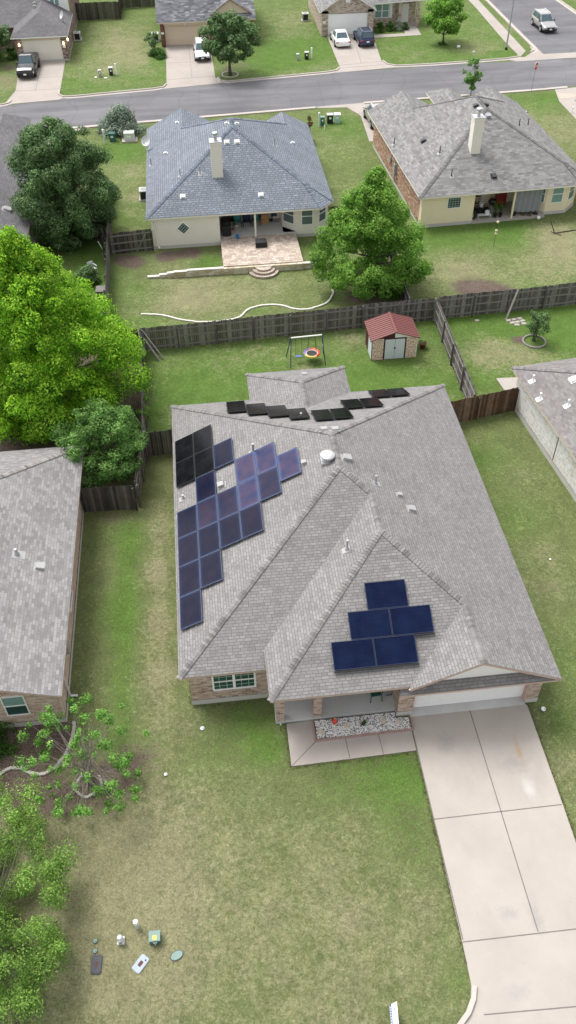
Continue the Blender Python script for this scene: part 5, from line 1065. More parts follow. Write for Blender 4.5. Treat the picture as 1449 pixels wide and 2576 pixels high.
shrub('low green growth around the foot of the corner lawn tree', (23.3, 89.6, 0), .8, .3, 'leaf_shrub', .06, 900, 8)
shrub('small green plant among the white gravel of the front bed', (-2.35, -.62, .1), .2, .25, 'leaf_shrub', .04, 5000, 6)
V = thing('climbing_vine', 'green vine climbing the side fence right of the round tree', 'vine', (-12.05, 23.8, 0))
leaves('foliage', [((rng.uniform(-.25, .25), y_, rng.uniform(.3, 1.8)), rng.uniform(.16, .34)) for y_ in np.linspace(-3.2, 3.2, 22)], M['leaf_mid'], V, .05, 1500)
MB().tube([(0, -3, .1), (.05, -1, 1.2), (-.05, 1, 1.5), (0, 3, .3)], .02, 6).build('stem', M['bark'], V)
# ring of stones, bed edging
edging('stone_ring', [(-14.3, -1.45), (-14.62, -1.7), (-14.7, -2.05), (-14.6, -2.35), (-14.3, -2.55), (-13.95, -2.45), (-13.72, -2.2), (-13.68, -1.9), (-13.8, -1.6)], 'broken ring of pale stones around the sparse front tree', .10, .1, .26, 'oldstone')
edging('stone_edging', [(-18.9, -1.5), (-18.0, -1.15), (-17.6, -.88), (-17.1, -.9), (-16.7, -1.14), (-16.1, -1.28), (-15.5, -.9), (-15.15, -.3), (-15.02, .25), (-14.98, 1.1)], 'wavy pale stone edging of the mulch bed by the arched window', .13, .1, .3, 'oldstone')
def ring_mesh(c, r, w=.12, h=.08, seg=20, a0=0, a1=360):
    mb = MB()
    for k in range(seg):
        t0, t1 = math.radians(a0+(a1-a0)*(k+.04)/seg), math.radians(a0+(a1-a0)*(k+.96)/seg); q = lambda t, rr, z: (c[0]+rr*math.cos(t), c[1]+rr*math.sin(t), z)
        mb.hexa([q(t0, r, -.02), q(t0, r+w, -.02), q(t1, r+w, -.02), q(t1, r, -.02), q(t0, r, h), q(t0, r+w, h), q(t1, r+w, h), q(t1, r, h)])
    return mb
single('stone_ring', ring_mesh((0, 0), .70, .11, .10), M['ringstone'], 'grey block ring around the small dark tree on the right back lawn', 'edging', (14.3, 27.05, 0))
single('stone_ring', ring_mesh((0, 0), .85, .13, .12), M['oldstone'], 'small block ring around the oak trunk across the street', 'edging', (-2.85, 82.6, 0))

# ------------------------------------------------------------------ vehicles (front at +y in local space)
def paint(name, c, metal=.3): return plain(name, c, .28, metal, var=.03, scale=1, coat=.6)
M['p_white'] = paint('car_paint_white', (.78, .78, .77), 0); M['p_black'] = paint('car_paint_black', (.012, .012, .013)); M['p_navy'] = paint('car_paint_navy', (.018, .03, .085)); M['p_grey'] = paint('car_paint_warm_grey', (.36, .35, .34), .3)
M['carglass'] = plain('car_glass', (.06, .10, .12), .06, var=.1, spec=.8); M['redlamp'] = plain('tail_lamp_red', (.35, .01, .015), .3); M['headlamp'] = plain('headlamp_clear', (.7, .72, .74), .15, .3)
def car(name, label, L, W, Hh, pt_, kind, loc, rz, cladding=False, rails=False, group=None, roofm=None):
    root = thing(name, label, 'car' if kind != 'pickup' else 'pickup truck', loc, rz, group); hl, hw = L/2, W/2; zb = .22 if kind == 'sedan' else .30
    if kind == 'pickup': zb = .42
    bel = Hh*.60; hood = bel*.98; nose = bel*.80; tail = bel*(.98 if kind != 'sedan' else .96)
    cowl = hl*.42; rear0 = {'suv': -hl*.94, 'sedan': -hl*.62, 'pickup': -hl*.12}[kind]; rf = {'suv': hl*.10, 'sedan': hl*.10, 'pickup': hl*.18}[kind]; rr_ = {'suv': -hl*.80, 'sedan': -hl*.34, 'pickup': -hl*.08}[kind]
    st = [(hl, hw*.62, nose*.62, zb+.10), (hl*.97, hw*.84, nose*.88, zb), (hl*.85, hw*.95, nose*.97, zb), (cowl, hw, hood, zb), (0, hw, bel, zb), (rear0*.8, hw, bel*1.02, zb), (-hl*.88, hw*.97, tail, zb), (-hl*.98, hw*.86, tail*.94, zb+.03), (-hl, hw*.72, tail*.72, zb+.12)]
    if kind == 'pickup': st = [(hl, hw*.80, nose*.80, zb+.05), (hl*.97, hw*.93, nose*1.06, zb), (hl*.85, hw*.97, hood*1.02, zb), (cowl, hw, hood*1.04, zb), (0, hw, bel*1.04, zb), (-hl*.5, hw, bel*1.02, zb), (-hl*.9, hw*.98, bel*1.02, zb), (-hl, hw*.96, bel*1.0, zb+.05)]
    mb = MB(); rings = []
    for (y, w_, zt, z0) in st: m_ = z0+(zt-z0)*.55; rings.append([Vector(q) for q in ((-w_*.86, y, z0), (-w_, y, z0+.12), (-w_, y, m_), (-w_*.95, y, zt-.05), (-w_*.84, y, zt), (0, y, zt+.03), (w_*.84, y, zt), (w_*.95, y, zt-.05), (w_, y, m_), (w_, y, z0+.12), (w_*.86, y, z0))])
    base = len(mb.v)
    for r_ in rings: mb.v += r_
    n = 11
    for i in range(len(rings)-1):
        for j in range(n): a, b = base+i*n+j, base+i*n+(j+1) % n; mb.f.append((a, a+n, b+n, b)); mb.mi.append(0)
    mb.f.append(tuple(base+j for j in range(n))); mb.mi.append(0); mb.f.append(tuple(base+(len(rings)-1)*n+j for j in range(n-1, -1, -1))); mb.mi.append(0)
    if kind == 'pickup': pass
    body = mb.build('body', M[pt_], root, smooth=False, bevel=.03)
    # greenhouse
    cw, rw = hw*.90, hw*.70; zt = Hh-.04
    P = [Vector(q) for q in ((-cw, rear0, bel-.03), (cw, rear0, bel-.03), (cw, cowl, hood-.03), (-cw, cowl, hood-.03), (-rw, rr_, zt), (rw, rr_, zt), (rw, rf, zt), (-rw, rf, zt))]
    cab = MB().hexa(P); cab.hexa([P[4], P[5], P[6], P[7], P[4]*.9+P[6]*.1+Vector((0, 0, .04)), P[5]*.9+P[7]*.1+Vector((0, 0, .04)), P[6]*.9+P[4]*.1+Vector((0, 0, .04)), P[7]*.9+P[5]*.1+Vector((0, 0, .04))])
    cab.build('roof', M[roofm or pt_], root, bevel=.03)
    def gl(name_, q, ins, m_='carglass', off=.012):
        a, b, c, d = q; nn = (b-a).cross(d-a).normalized()
        lerp = lambda u, v: (a*(1-u)+b*u)*(1-v)+(d*(1-u)+c*u)*v
        u0, u1, v0, v1 = ins; qq = [lerp(u0, v0), lerp(u1, v0), lerp(u1, v1), lerp(u0, v1)]; MB().hexa([p-nn*.01 for p in qq]+[p+nn*off for p in qq]).build(name_, M[m_], root)
    gl('windshield', (P[2], P[3], P[7], P[6]), (.05, .95, .06, .93)); gl('rear_window', (P[0], P[1], P[5], P[4]), (.08, .92, .18 if kind == 'suv' else .06, .9))
    for a_, b_ in (((.10, .50), (.53, .93)) if kind != 'pickup' else ((.08, .47), (.51, .93)),):
        for u0_, u1_ in (a_, b_):
            gl('side_window', (P[1], P[2], P[6], P[5]), (u0_, u1_, .14, .88)); gl('side_window', (P[3], P[0], P[4], P[7]), (1-u1_, 1-u0_, .14, .88))
    # wheels
    wr = .34 if kind == 'sedan' else .36 if kind == 'suv' else .42; wy = L*.29
    for sx_ in (-1, 1):
        for sy_ in (-1, 1):
            MB().lathe([(wr+.06, -.02), (wr+.06, .012)], (sx_*hw-.0, sy_*wy, wr+.02), 20, axis='x').build('wheel_arch', M['black'], root)
            x0 = sx_*(hw-.10); wh = MB().lathe([(wr*.65, -.12), (wr*.97, -.11), (wr, -.06), (wr, .06), (wr*.97, .11), (wr*.65, .12)], (x0+sx_*.03, sy_*wy, wr), 20, axis='x').build('wheel', M['rubber'], root)
            rm = MB().lathe([(wr*.62, -.13), (wr*.62, .13)], (x0+sx_*.03, sy_*wy, wr), 16, axis='x')
            rm.build('rim', M['metal' if kind != 'pickup' else 'black'], wh)
    # lamps, grille, plates, mirrors, handles
    for sx_ in (-1, 1):
        MB().box(sx_*hw*.80-.17, sx_*hw*.80+.17, hl*.93, hl*.972, nose*.74, nose*.90).build('headlight', M['headlamp'], root, bevel=.02)
        MB().box(sx_*hw*.78-.16, sx_*hw*.78+.16, -hl*.992, -hl*.95, tail*.74, tail*.90).build('tail_light', M['redlamp'], root, bevel=.02)
        MB().box(sx_*(hw+.02)-.09, sx_*(hw+.02)+.09, cowl-.28, cowl-.15, hood, hood+.16).build('mirror', M['black' if cladding or kind == 'pickup' else pt_], root, bevel=.02)
        if rails: MB().bar((sx_*rw*.92, rr_+.1, zt+.08), (sx_*rw*.92, rf-.1, zt+.08), .04).build('roof_rail', M['steel' if pt_ != 'p_grey' else 'white'], root)
        if cladding: MB().box(sx_*(hw+.006)-.012, sx_*(hw+.006)+.012, -L*.29+wr, L*.29-wr, zb-.02, zb+.16).build('sill_cladding', M['black'], root)
    MB().box(-hw*.5, hw*.5, hl*.97, hl*1.003, nose*.56, nose*.82).build('grille', M['black'], root, bevel=.02)
    if cladding or kind == 'pickup': MB().box(-hw*.85, hw*.85, hl*.955, hl*1.0, zb-.02, zb+.22).build('bumper', M['black'], root, bevel=.03)
    MB().box(-.16, .16, hl*.985, hl*1.012, zb+.12, zb+.27).build('number_plate', M['white'], root)
    MB().box(-.16, .16, -hl*1.012, -hl*.985, zb+.32, zb+.47).build('number_plate', M['white'], root)
    if kind == 'pickup': MB().box(-hw*.82, hw*.82, -hl*.96, rear0-.08, bel*1.0, bel*1.075).build('bed_cover', M['black'], root, bevel=.02)
    return root
car('pickup_truck', 'black crew cab pickup parked on the driveway at the top left', 5.6, 2.0, 1.95, 'p_black', 'pickup', (-25.55, 86.9, .03), math.pi-.03)
car('parked_car', 'white crossover parked nose out beside the oak across the street', 4.5, 1.78, 1.6, 'p_white', 'suv', (-5.72, 89.3, .03), math.pi, cladding=True, rails=True)
car('parked_car', 'white sedan parked nose in at the white garage door', 4.7, 1.82, 1.45, 'p_white', 'sedan', (11.1, 91.9, .03), .03)
car('parked_car', 'dark navy car with panoramic roof parked right of the white sedan', 4.6, 1.85, 1.68, 'p_navy', 'suv', (13.95, 91.6, .03), .05, rails=True)
car('moving_car', 'warm grey wagon with roof rails driving on the cross street', 4.8, 1.87, 1.68, 'p_grey', 'suv', (37.1, 93.8, .02), math.pi+.05, cladding=True, rails=True)
car('parked_car', 'dark grey car half hidden behind the corner of the mottled grey roof', 4.9, 1.9, 1.8, 'p_grey', 'suv', (10.85, 66.6, .03), .05, rails=True)
# ------------------------------------------------------------------ street furniture
LP = thing('street_lamp', 'tall slim grey street lamp on the corner lawn', 'street lamp', (30.19, 86.49, 0))
MB().lathe([(.16, -.02), (.16, .25), (.10, .3)], (0, 0, 0), 14).build('base', M['black'], LP)
MB().tube([(0, 0, .25), (0, 0, 4), (0, 0, 8.6)], [.095, .08, .055], 12).build('pole', M['steel'], LP)
MB().tube([(0, 0, 8.5), (.5, .1, 8.8), (1.3, .2, 8.9)], .035, 8).build('arm', M['steel'], LP)
MB().box(1.1, 1.8, .1, .38, 8.8, 8.94).build('lamp_head', M['steel'], LP, bevel=.03)
SS = thing('stop_sign', 'red octagonal stop sign on a thin post at the street corner', 'sign', (28.86, 72.79, 0), math.radians(43))
MB().box(-.03, .03, -.02, .02, 0, 2.9).build('post', M['steel'], SS)
oc = lambda r, y: [(r*math.cos(math.radians(22.5+45*k)), y, 2.5+r*math.sin(math.radians(22.5+45*k))) for k in range(8)]
mb = MB(); a, b = oc(.42, -.025), oc(.42, -.045); mb.poly(a[::-1]); mb.poly(b); [mb.poly([a[k], a[(k+1) % 8], b[(k+1) % 8], b[k]]) for k in range(8)]; mb.build('border', M['white'], SS)
M['stopred'] = plain('stop_red', (.50, .015, .03), .5, var=.03)
f_ = MB().poly(oc(.385, -.049)).build('face', M['stopred'], SS)
def text(body, size, parent, loc, rot, mat, name='lettering', ext=.002):
    cu = bpy.data.curves.new(name, 'FONT'); cu.body = body; cu.size = size; cu.align_x = 'CENTER'; cu.align_y = 'CENTER'; cu.extrude = ext; tmp = bpy.data.objects.new(name, cu); COL.objects.link(tmp)
    dg = bpy.context.evaluated_depsgraph_get(); me = bpy.data.meshes.new_from_object(tmp.evaluated_get(dg)); bpy.data.objects.remove(tmp); bpy.data.curves.remove(cu)
    me.materials.clear(); me.materials.append(mat); o = bpy.data.objects.new(name, me); COL.objects.link(o); o.parent = parent; o.location = loc; o.rotation_euler = rot; return o
text('STOP', .34, f_, (0, -.054, 2.5), (math.pi/2, 0, 0), M['white'])
# yard sign at the bottom edge
yp = G(975, 2562, .35); YS = thing('yard_sign', 'white yard sign with a blue lettered band at the bottom edge of the lawn', 'sign', (yp.x, yp.y, 0), math.radians(-96)); YS.rotation_euler[0] = -.42
M['signblue'] = plain('sign_blue', (.02, .07, .30), .5)
b_ = MB().box(-.42, .42, -.012, .012, .28, .78).build('board', M['white'], YS); MB().box(-.42, .42, -.017, -.012, .30, .42).build('band', M['signblue'], b_)
for x_ in (-.3, .3): MB().tube([(x_, .02, -.05), (x_, .02, .6)], .008, 6).build('stake', M['black'], YS)
for k in range(9): MB().box(-.36+k*.08, -.31+k*.08, -.021, -.017, .335, .385).build('letter_mark', M['white'], b_)
lt = MB(); 
for k in range(20):
    t0, t1 = 2*math.pi*k/20, 2*math.pi*(k+1)/20; f = lambda t, r: (r*.26*math.cos(t), -.0175, .6+r*.1*math.sin(t)); lt.poly([f(t0, 1), f(t1, 1), f(t1, .88), f(t0, .88)])
lt.build('emblem', M['signblue'], b_)
# utility boxes in the near lawn
M['jade'] = plain('jade_plastic', (.17, .26, .235), .6, var=.1); M['greenbox'] = plain('dark_green_box', (.035, .13, .11), .5); M['yellowtag'] = plain('yellow_tag', (.62, .52, .10), .6); M['slate'] = plain('slate_blue_plastic', (.33, .38, .45), .6, var=.1); M['charcoal'] = plain('charcoal_lid', (.06, .062, .072), .75, var=.2); M['rust'] = plain('rust_insert', (.11, .045, .035), .9, var=.3); M['palegreen'] = plain('pale_green_pvc', (.52, .62, .55), .5)
def pos(x, y): p = G(x, y); return (p.x, p.y, 0)
q = thing('marker_post', 'short white capped marker tube in the near lawn', 'post', pos(346, 2332)); MB().lathe([(.085, 0), (.085, .48), (.08, .5)], (0, 0, 0), 16).build('tube', M['palegreen'], q); MB().lathe([(.095, .40), (.098, .55), (.085, .585), (.03, .60)], (0, 0, 0), 16).build('cap', M['white'], q)
q = thing('utility_pedestal', 'light grey tapered pedestal left of the green utility box', 'utility box', pos(305, 2368)); MB().box(-.13, .13, -.13, .13, 0, .12).build('base', M['steel_light'], q, bevel=.03); MB().lathe([(.125, .1), (.12, .3), (.10, .42), (.07, .47), (.02, .485)], (0, 0, 0), 18).build('cover', M['steel_light'], q); MB().box(-.05, .05, -.14, -.10, .1, .35).build('latch_plate', M['steel'], q)
q = thing('utility_box', 'dark green utility box with a yellow warning sticker in the near lawn', 'utility box', pos(392, 2364)); MB().box(-.19, .19, -.17, .17, 0, .34).build('body', M['greenbox'], q, bevel=.04); MB().box(-.205, .205, -.185, .185, .33, .42).build('lid', M['jade'], q, bevel=.04); MB().box(-.08, .08, -.14, .02, .42, .426).build('sticker', M['yellowtag'], q); MB().box(-.07, .07, -.192, -.185, .2, .3).build('tag', M['white'], q); MB().lathe([(.02, 0), (.02, .1)], (0, -.22, .12), 8).build('padlock', M['metal'], q)
def rlid(name, label, loc, rz, w, l, mat, ins=None, mat2='rust', hole=True):
    r = thing(name, label, 'ground lid', loc, rz); mb = MB(); pts = []
    for (cx_, cy_, a0) in ((w/2-.06, l/2-.06, 0), (-w/2+.06, l/2-.06, 90), (-w/2+.06, -l/2+.06, 180), (w/2-.06, -l/2+.06, 270)): pts += [(cx_+.06*math.cos(math.radians(a0+30*k)), cy_+.06*math.sin(math.radians(a0+30*k))) for k in range(4)]
    mb.prism([(x*1.08, y*1.06) for x, y in pts], -.02, .03); mb.build('rim', M[mat], r); MB().prism(pts, .02, .05).build('lid', M[mat], r)
    if ins: MB().box(-ins[0]/2, ins[0]/2, -ins[1]/2, ins[1]/2, .05, .056).build('inspection_plate', M[mat2], r)
    if hole: MB().lathe([(.035, .05), (.035, .055)], (w*.22, l*.32, 0), 10).build('hole', M['black'], r)
    return r
rlid('meter_lid', 'charcoal rectangular meter lid with rusty insert in the near lawn', pos(243, 2427), -.08, .36, .60, 'charcoal', (.08, .22))
rlid('meter_lid', 'slate grey rectangular meter lid with dark insert in the near lawn', pos(354, 2425), -.72, .34, .58, 'slate', (.12, .2))
r_ = thing('oval_lid', 'pale jade oval ground lid right of the slate meter lid', 'ground lid', pos(445, 2404), math.radians(22)); MB().prism([(.22*math.cos(t), .14*math.sin(t)) for t in np.linspace(0, 2*math.pi, 25)[:-1]], -.02, .05).build('lid', M['jade'], r_); MB().prism([(.245*math.cos(t), .165*math.sin(t)) for t in np.linspace(0, 2*math.pi, 25)[:-1]], -.02, .035).build('rim', M['charcoal'], r_)
def disc(label, loc, r, mat, cat='ground lid', h=.05, rim='charcoal'):
    o = thing('cleanout_cover', label, cat, loc); MB().lathe([(r, -.02), (r, h), (r*.9, h+.012)], (0, 0, 0), 20).build('lid', M[mat], o); MB().lathe([(r*1.15, -.02), (r*1.15, h*.5)], (0, 0, 0), 20).build('rim', M[rim], o); MB().lathe([(.022, h+.012), (.022, h+.018)], (r*.35, -r*.3, 0), 8).build('hole', M['black'], o)
disc('upper small jade round lid above the charcoal meter lid', pos(240, 2368), .075, 'jade'); disc('lower small jade round lid touching the charcoal meter lid', pos(240, 2393), .08, 'jade')
disc('pale aqua round cleanout cap in the lawn below the double window', pos(509, 1833), .10, 'palegreen'); disc('whitish round lid in the middle of the left lawn', pos(417, 1949), .075, 'steel_light')
disc('white round cleanout cap in the strip right of the garage', pos(1366, 1786), .10, 'white', h=.12); disc('small white cap on the grass right of the near roof', pos(1384, 1408), .06, 'white')
# gravel bed with scalloped edging
BD = (-2.4, -.6, 0); mb = MB(); pts_b = [(-4.5, -.12), (-.86, -.12), (-.86, -.42), (-.3, -.42), (-.3, -1.04), (-4.5, -1.08)]
struct('bed_soil', MB().prism(pts_b, -.03, .07), M['joint'])
gr = MB()
for k in range(3600):
    x, y = random.uniform(-4.45, -.34), random.uniform(-1.04, -.16)
    if x > -.9 and y > -.45: continue
    s_ = random.uniform(.02, .045); z = .075+random.uniform(0, .03); a = random.uniform(0, 6.28); q = [Vector((x+s_*math.cos(a+2.1*i)*random.uniform(.7, 1.2), y+s_*math.sin(a+2.1*i)*random.uniform(.7, 1.2), z+random.uniform(-.01, .01))) for i in range(3)]; t = Vector((x, y, z+s_*.8)); bt = Vector((x, y, z-s_*.8))
    m_ = 0 if random.random() < .9 else 1
    for i in range(3): gr.poly([q[i], q[(i+1) % 3], t], m_); gr.poly([q[(i+1) % 3], q[i], bt], m_)
g_ = gr.build('gravel', [M['white'], M['pinktrim']]); tag(g_, 'white and pink gravel filling the front bed', 'gravel', kind='stuff')
mb = MB(); x = -4.58
def scal(mb, a, b):
    d, L = unit(a, b); n = int(L/.11); sd = Vector((-d.y, d.x, 0))
    for k in range(n): o = V3(a)+d*(k*L/n); mb.frame(o, d, sd, (0, 0, 1), .006, L/n-.006, -.035, .035, -.02, .13+(.02 if k % 2 else 0))
scal(mb, (-4.55, -1.13, 0), (-.25, -1.08, 0)); scal(mb, (-4.55, -1.13, 0), (-4.55, -.12, 0)); scal(mb, (-.25, -1.08, 0), (-.22, -.45, 0))
M['edgebrick'] = plain('edging_brick_rose', (.36, .24, .20), .9, var=.3, scale=9); single('bed_edging', mb, M['edgebrick'], 'scalloped rose brick edging round the white gravel bed', 'edging', BD, world=True)
def rock(mb, c, r, flat_=.35, m=0):
    n = 9; a0 = random.uniform(0, 6); P = [Vector((c[0]+r*math.cos(a0+6.283*k/n)*random.uniform(.75, 1.1), c[1]+r*math.sin(a0+6.283*k/n)*random.uniform(.75, 1.1), 0)) for k in range(n)]
    top = [p+(Vector((c[0], c[1], 0))-p)*.25+Vector((0, 0, c[2]+r*flat_)) for p in P]; P = [p+Vector((0, 0, c[2]-.02)) for p in P]
    mb.poly(top, m)
    for k in range(n): mb.poly([P[k], P[(k+1) % n], top[(k+1) % n], top[k]], m)
for i, (px_, py_, r_, l_) in enumerate(((806, 1842, .15, 'flat tan stone at the left end of the white gravel bed'), (872, 1828, .14, 'tan stone in the gravel right of the red ornament'), (965, 1811, .13, 'tan stone in the gravel right of the small green plant'), (1002, 1815, .12, 'tan stone near the right end of the white gravel bed'))):
    p = G(px_, py_, .1); m = MB(); rock(m, (0, 0, 0), r_, .4); single('garden_stone', m, M['beige'], l_, 'stone', (p.x, p.y, .1))
M['redceramic'] = plain('red_ceramic', (.60, .05, .025), .4, var=.3, scale=15)
p = G(842, 1818, .1); o = thing('garden_ornament', 'small red ceramic ornament standing in the white gravel bed', 'ornament', (p.x, p.y, .08)); MB().lathe([(.06, 0), (.10, .05), (.115, .12), (.09, .2), (.05, .24), (.07, .29), (.065, .34), (.02, .38)], (0, 0, 0), 14).build('body', M['redceramic'], o); MB().lathe([(.02, .37), (.03, .39), (.01, .42)], (0, 0, 0), 10).build('finial', M['yellowtag'], o)
# front porch things
M['chairgreen'] = plain('chair_dark_green', (.02, .10, .075), .45, var=.1); M['chairwhite'] = plain('chair_white', (.75, .76, .77), .5)
def pchair(label, loc, rz, mat, group=None, high=.86):
    o = thing('plastic_chair', label, 'chair', loc, rz, group)
    m = MB(); m.box(-.23, .23, -.22, .22, .40, .425)
    m.build('seat', M[mat], o, bevel=.01)
    b = MB()
    for k in range(5): b.frame((-.17+k*.085, .22, .44), (1, 0, 0), (0, .16, .98), (0, 1, -.16), -.028, .028, 0, high-.5, 0, .02)
    b.frame((0, .22, .44), (1, 0, 0), (0, .16, .98), (0, 1, -.16), -.24, .24, high-.52, high-.42, -.005, .025); b.build('backrest', M[mat], o)
    for sx_ in (-1, 1):
        MB().tube([(sx_*.26, -.27, 0), (sx_*.24, -.2, .4), (sx_*.25, -.2, .62)], .024, 8).build('leg', M[mat], o); MB().tube([(sx_*.26, .33, 0), (sx_*.23, .22, .4), (sx_*.25, .29, .64)], .024, 8).build('leg', M[mat], o)
        MB().bar((sx_*.26, -.24, .64), (sx_*.25, .3, .66), .06, .03).build('armrest', M[mat], o)
    return o
pchair('dark green plastic chair beside the black hose on the front porch', (-1.62, .68, .16), .05, 'chairgreen', 'green plastic chairs on the front porch'); pchair('dark green plastic chair half under the roof left of the other porch chair', (-3.1, 1.18, .16), .0, 'chairgreen', 'green plastic chairs on the front porch')
cH = MB()
for k in range(4): cH.tube([(.34*math.cos(t)*(1-.03*k), .34*math.sin(t)*(1-.03*k), .03+.045*k) for t in np.linspace(0, 2*math.pi, 25)], .022, 6)
cH.tube([(.3, -.1, .1), (.42, -.35, .03), (.2, -.6, .025), (-.1, -.62, .025)], .02, 6); single('hose_coil', cH, M['black'], 'coiled black hose on the porch behind the right green chair', 'hose', (-1.0, 1.3, .16))
single('porch_table', MB().box(-.24, .24, -.24, .24, .42, .45).tube([(-.2, -.2, 0), (-.14, -.14, .42)], .018, 6).tube([(.2, -.2, 0), (.14, -.14, .42)], .018, 6).tube([(-.2, .2, 0), (-.14, .14, .42)], .018, 6).tube([(.2, .2, 0), (.14, .14, .42)], .018, 6), M['bark'], 'small brown table between the two green porch chairs', 'table', (-2.35, 1.35, .16))
m = thing('garden_stake', 'thin black garden stake by the left porch column', 'garden stake', (-5.98, -.45, 0)); MB().tube([(0, 0, -.05), (0, 0, .7)], .012, 6).build('rod', M['black'], m); MB().lathe([(.01, .5), (.035, .55), (.03, .66), (.01, .7)], (0, 0, 0), 8).build('tip', M['palegreen'], m)

# ------------------------------------------------------------------ shed, swing set and the back yards
M['shedroof'] = plain('shed_roof_red_brown', (.17, .055, .05), .6, var=.12); 
s = NT('shed_rusted_panel'); f = s.noise(13, s.map(s.uv(), (1.6, .6, 1)), 5, .7); f2 = s.noise(45, s.geo(), 3, .6)
c = s.ramp(s.math('ADD', s.math('MULTIPLY', f, .75), s.math('MULTIPLY', f2, .25)), [(.40, (.16, .045, .025)), (.45, (.40, .15, .07)), (.50, (.76, .68, .58)), (.60, (.84, .80, .74))]); M['rustpanel'] = s.col(s.mix(1.0, c, (1.0, .93, .90), 'MULTIPLY'), .8)
M['shedblue'] = plain('shed_door_pale_blue', (.60, .66, .70), .6, var=.04); M['maroon'] = plain('maroon_trim', (.06, .015, .015), .7)
SH = thing('garden_shed', 'small rusty metal shed with a red brown gable roof and pale blue doors', 'shed', (4.45, 27.3, 0), 0); ORG = (4.45, 27.3, 0)
x0, x1, y0, y1 = 2.92, 5.92, 26.35, 28.45; we = 1.62; xp = 4.42; wp = 2.12
for (a, b) in ((x0, 3.72), (5.18, x1)): MB().box(a, b, y0, y0+.03, 0, we).build('front_panel', M['rustpanel'], SH, ORG)
MB().poly([(x0, y1, 0), (x0, y0, 0), (x0, y0, we), (x0, y1, we)]).build('side_wall', M['shedblue'], SH, ORG); MB().poly([(x1, y0, 0), (x1, y1, 0), (x1, y1, we), (x1, y0, we)]).build('side_wall', M['rustpanel'], SH, ORG)
MB().poly([(x1, y1, 0), (x0, y1, 0), (x0, y1, we), (xp, y1, wp), (x1, y1, we)]).build('rear_wall', M['maroon'], SH, ORG)
MB().box(x0-.01, x0+.02, y0+1.2, y1, 0, we).build('side_panel', M['maroon'], SH, ORG)
MB().poly([(x0, y0+.01, we), (xp, y0+.01, we), (xp, y0+.01, wp-.03)]).build('gable_left', M['maroon'], SH, ORG); MB().poly([(xp, y0+.01, we), (x1, y0+.01, we), (xp, y0+.01, wp-.03)]).build('gable_right', M['white'], SH, ORG)
for (a, b) in ((3.80, 4.44), (4.46, 5.10)): MB().box(a, b, y0-.03, y0, .03, 1.55).build('door', M['shedblue'], SH, ORG, bevel=.008)
MB().box(4.40, 4.50, y0-.06, y0-.03, .82, .94).build('door_handle', M['black'], SH, ORG)
MB().box(3.70, 3.80, y0-.015, y0+.02, 0, we).box(5.10, 5.20, y0-.015, y0+.02, 0, we).box(3.70, 5.20, y0-.02, y0+.02, 1.56, we+.02).build('door_frame', M['maroon'], SH, ORG)
for x_ in (x0-.02, x1-.01): MB().box(x_, x_+.035, y0-.02, y0+.035, 0, we).build('corner_post', M['white'] if x_ > 4 else M['maroon'], SH, ORG)
rm = MB()
for sx_, xe in ((-1, x0-.12), (1, x1+.12)):
    ze = we-.04; rm.hexa([(xp, y0-.15, wp-.02), (xe, y0-.15, ze-.02), (xe, y1+.15, ze-.02), (xp, y1+.15, wp-.02), (xp, y0-.15, wp+.02), (xe, y0-.15, ze+.02), (xe, y1+.15, ze+.02), (xp, y1+.15, wp+.02)])
    n = 11
    for k in range(n+1):
        y = y0-.14+(y1-y0+.28)*k/n; rm.bar((xp, y, wp+.035), (xe, y, ze+.035), .03, .03)
    rm.bar((xe, y0-.15, ze-.02), (xe, y1+.15, ze-.02), .03, .09)
rm.bar((xp, y0-.17, wp+.05), (xp, y1+.17, wp+.05), .14, .04); rm.build('shed_roof', M['shedroof'], SH, ORG)
M['terracotta'] = plain('pot_oxblood', (.10, .02, .02), .5)
o = thing('flower_pot', 'dark red flower pot with a small plant right of the rusty shed', 'plant pot', (6.62, 27.35, 0)); MB().lathe([(.17, 0), (.25, .36), (.29, .37), (.29, .43), (.25, .43), (.23, .38), (.02, .37)], (0, 0, 0), 18).build('pot', M['terracotta'], o); leaves('plant', [((0, 0, .48), .2), ((.08, .05, .52), .14)], M['leaf_round'], o, .035, 3500)
SW = thing('swing_set', 'blue swing set with a white top bar, one plain swing and a round net swing', 'swing set', (-1.4, 26.6, 0)); ORG = (-1.4, 26.6, 0); M['swingblue'] = plain('swing_blue', (.02, .05, .13), .4)
A0, A1 = (-2.38, 26.75, 1.95), (-.35, 26.85, 1.95); MB().tube([A0, A1], .045, 10).build('top_bar', M['white'], SW, ORG)
for (x_, fx) in ((-2.38, -2.48), (-.35, -.16)):
    MB().tube([(x_, 26.75, 1.95), (fx, 26.15, 0)], .032, 8).build('leg', M['swingblue'], SW, ORG); MB().tube([(x_, 26.75, 1.95), (fx-.15 if fx < -1 else fx+.05, 27.5, 0)], .032, 8).build('leg', M['swingblue'], SW, ORG)
    MB().tube([(x_*.6+fx*.4, 26.5, 1.1), (x_*.6+fx*.4, 27.05, 1.1)], .02, 6).build('brace', M['steel'], SW, ORG)
for x_ in (-2.08, -1.68): MB().tube([(x_, 26.78, 1.92), (x_, 26.78, .5)], .010, 5).build('chain', M['black'], SW, ORG)
M['seatblue'] = plain('swing_seat_blue', (.10, .16, .35), .5); MB().box(-2.10, -1.66, 26.68, 26.88, .44, .48).build('swing_seat', M['seatblue'], SW, ORG, bevel=.01)
cN = (-1.0, 26.8, .62)
for k, (m_, a0, a1) in enumerate((('redceramic', -60, 100), ('purple', 100, 200), ('yellowtag', 200, 300))):
    if m_ == 'purple': M['purple'] = plain('purple_band', (.22, .14, .45), .5)
    MB().tube([(cN[0]+.48*math.cos(t), cN[1]+.48*math.sin(t), cN[2]) for t in np.radians(np.linspace(a0, a1, 14))], .075, 8).build('padded_rim', M[m_], SW, ORG)
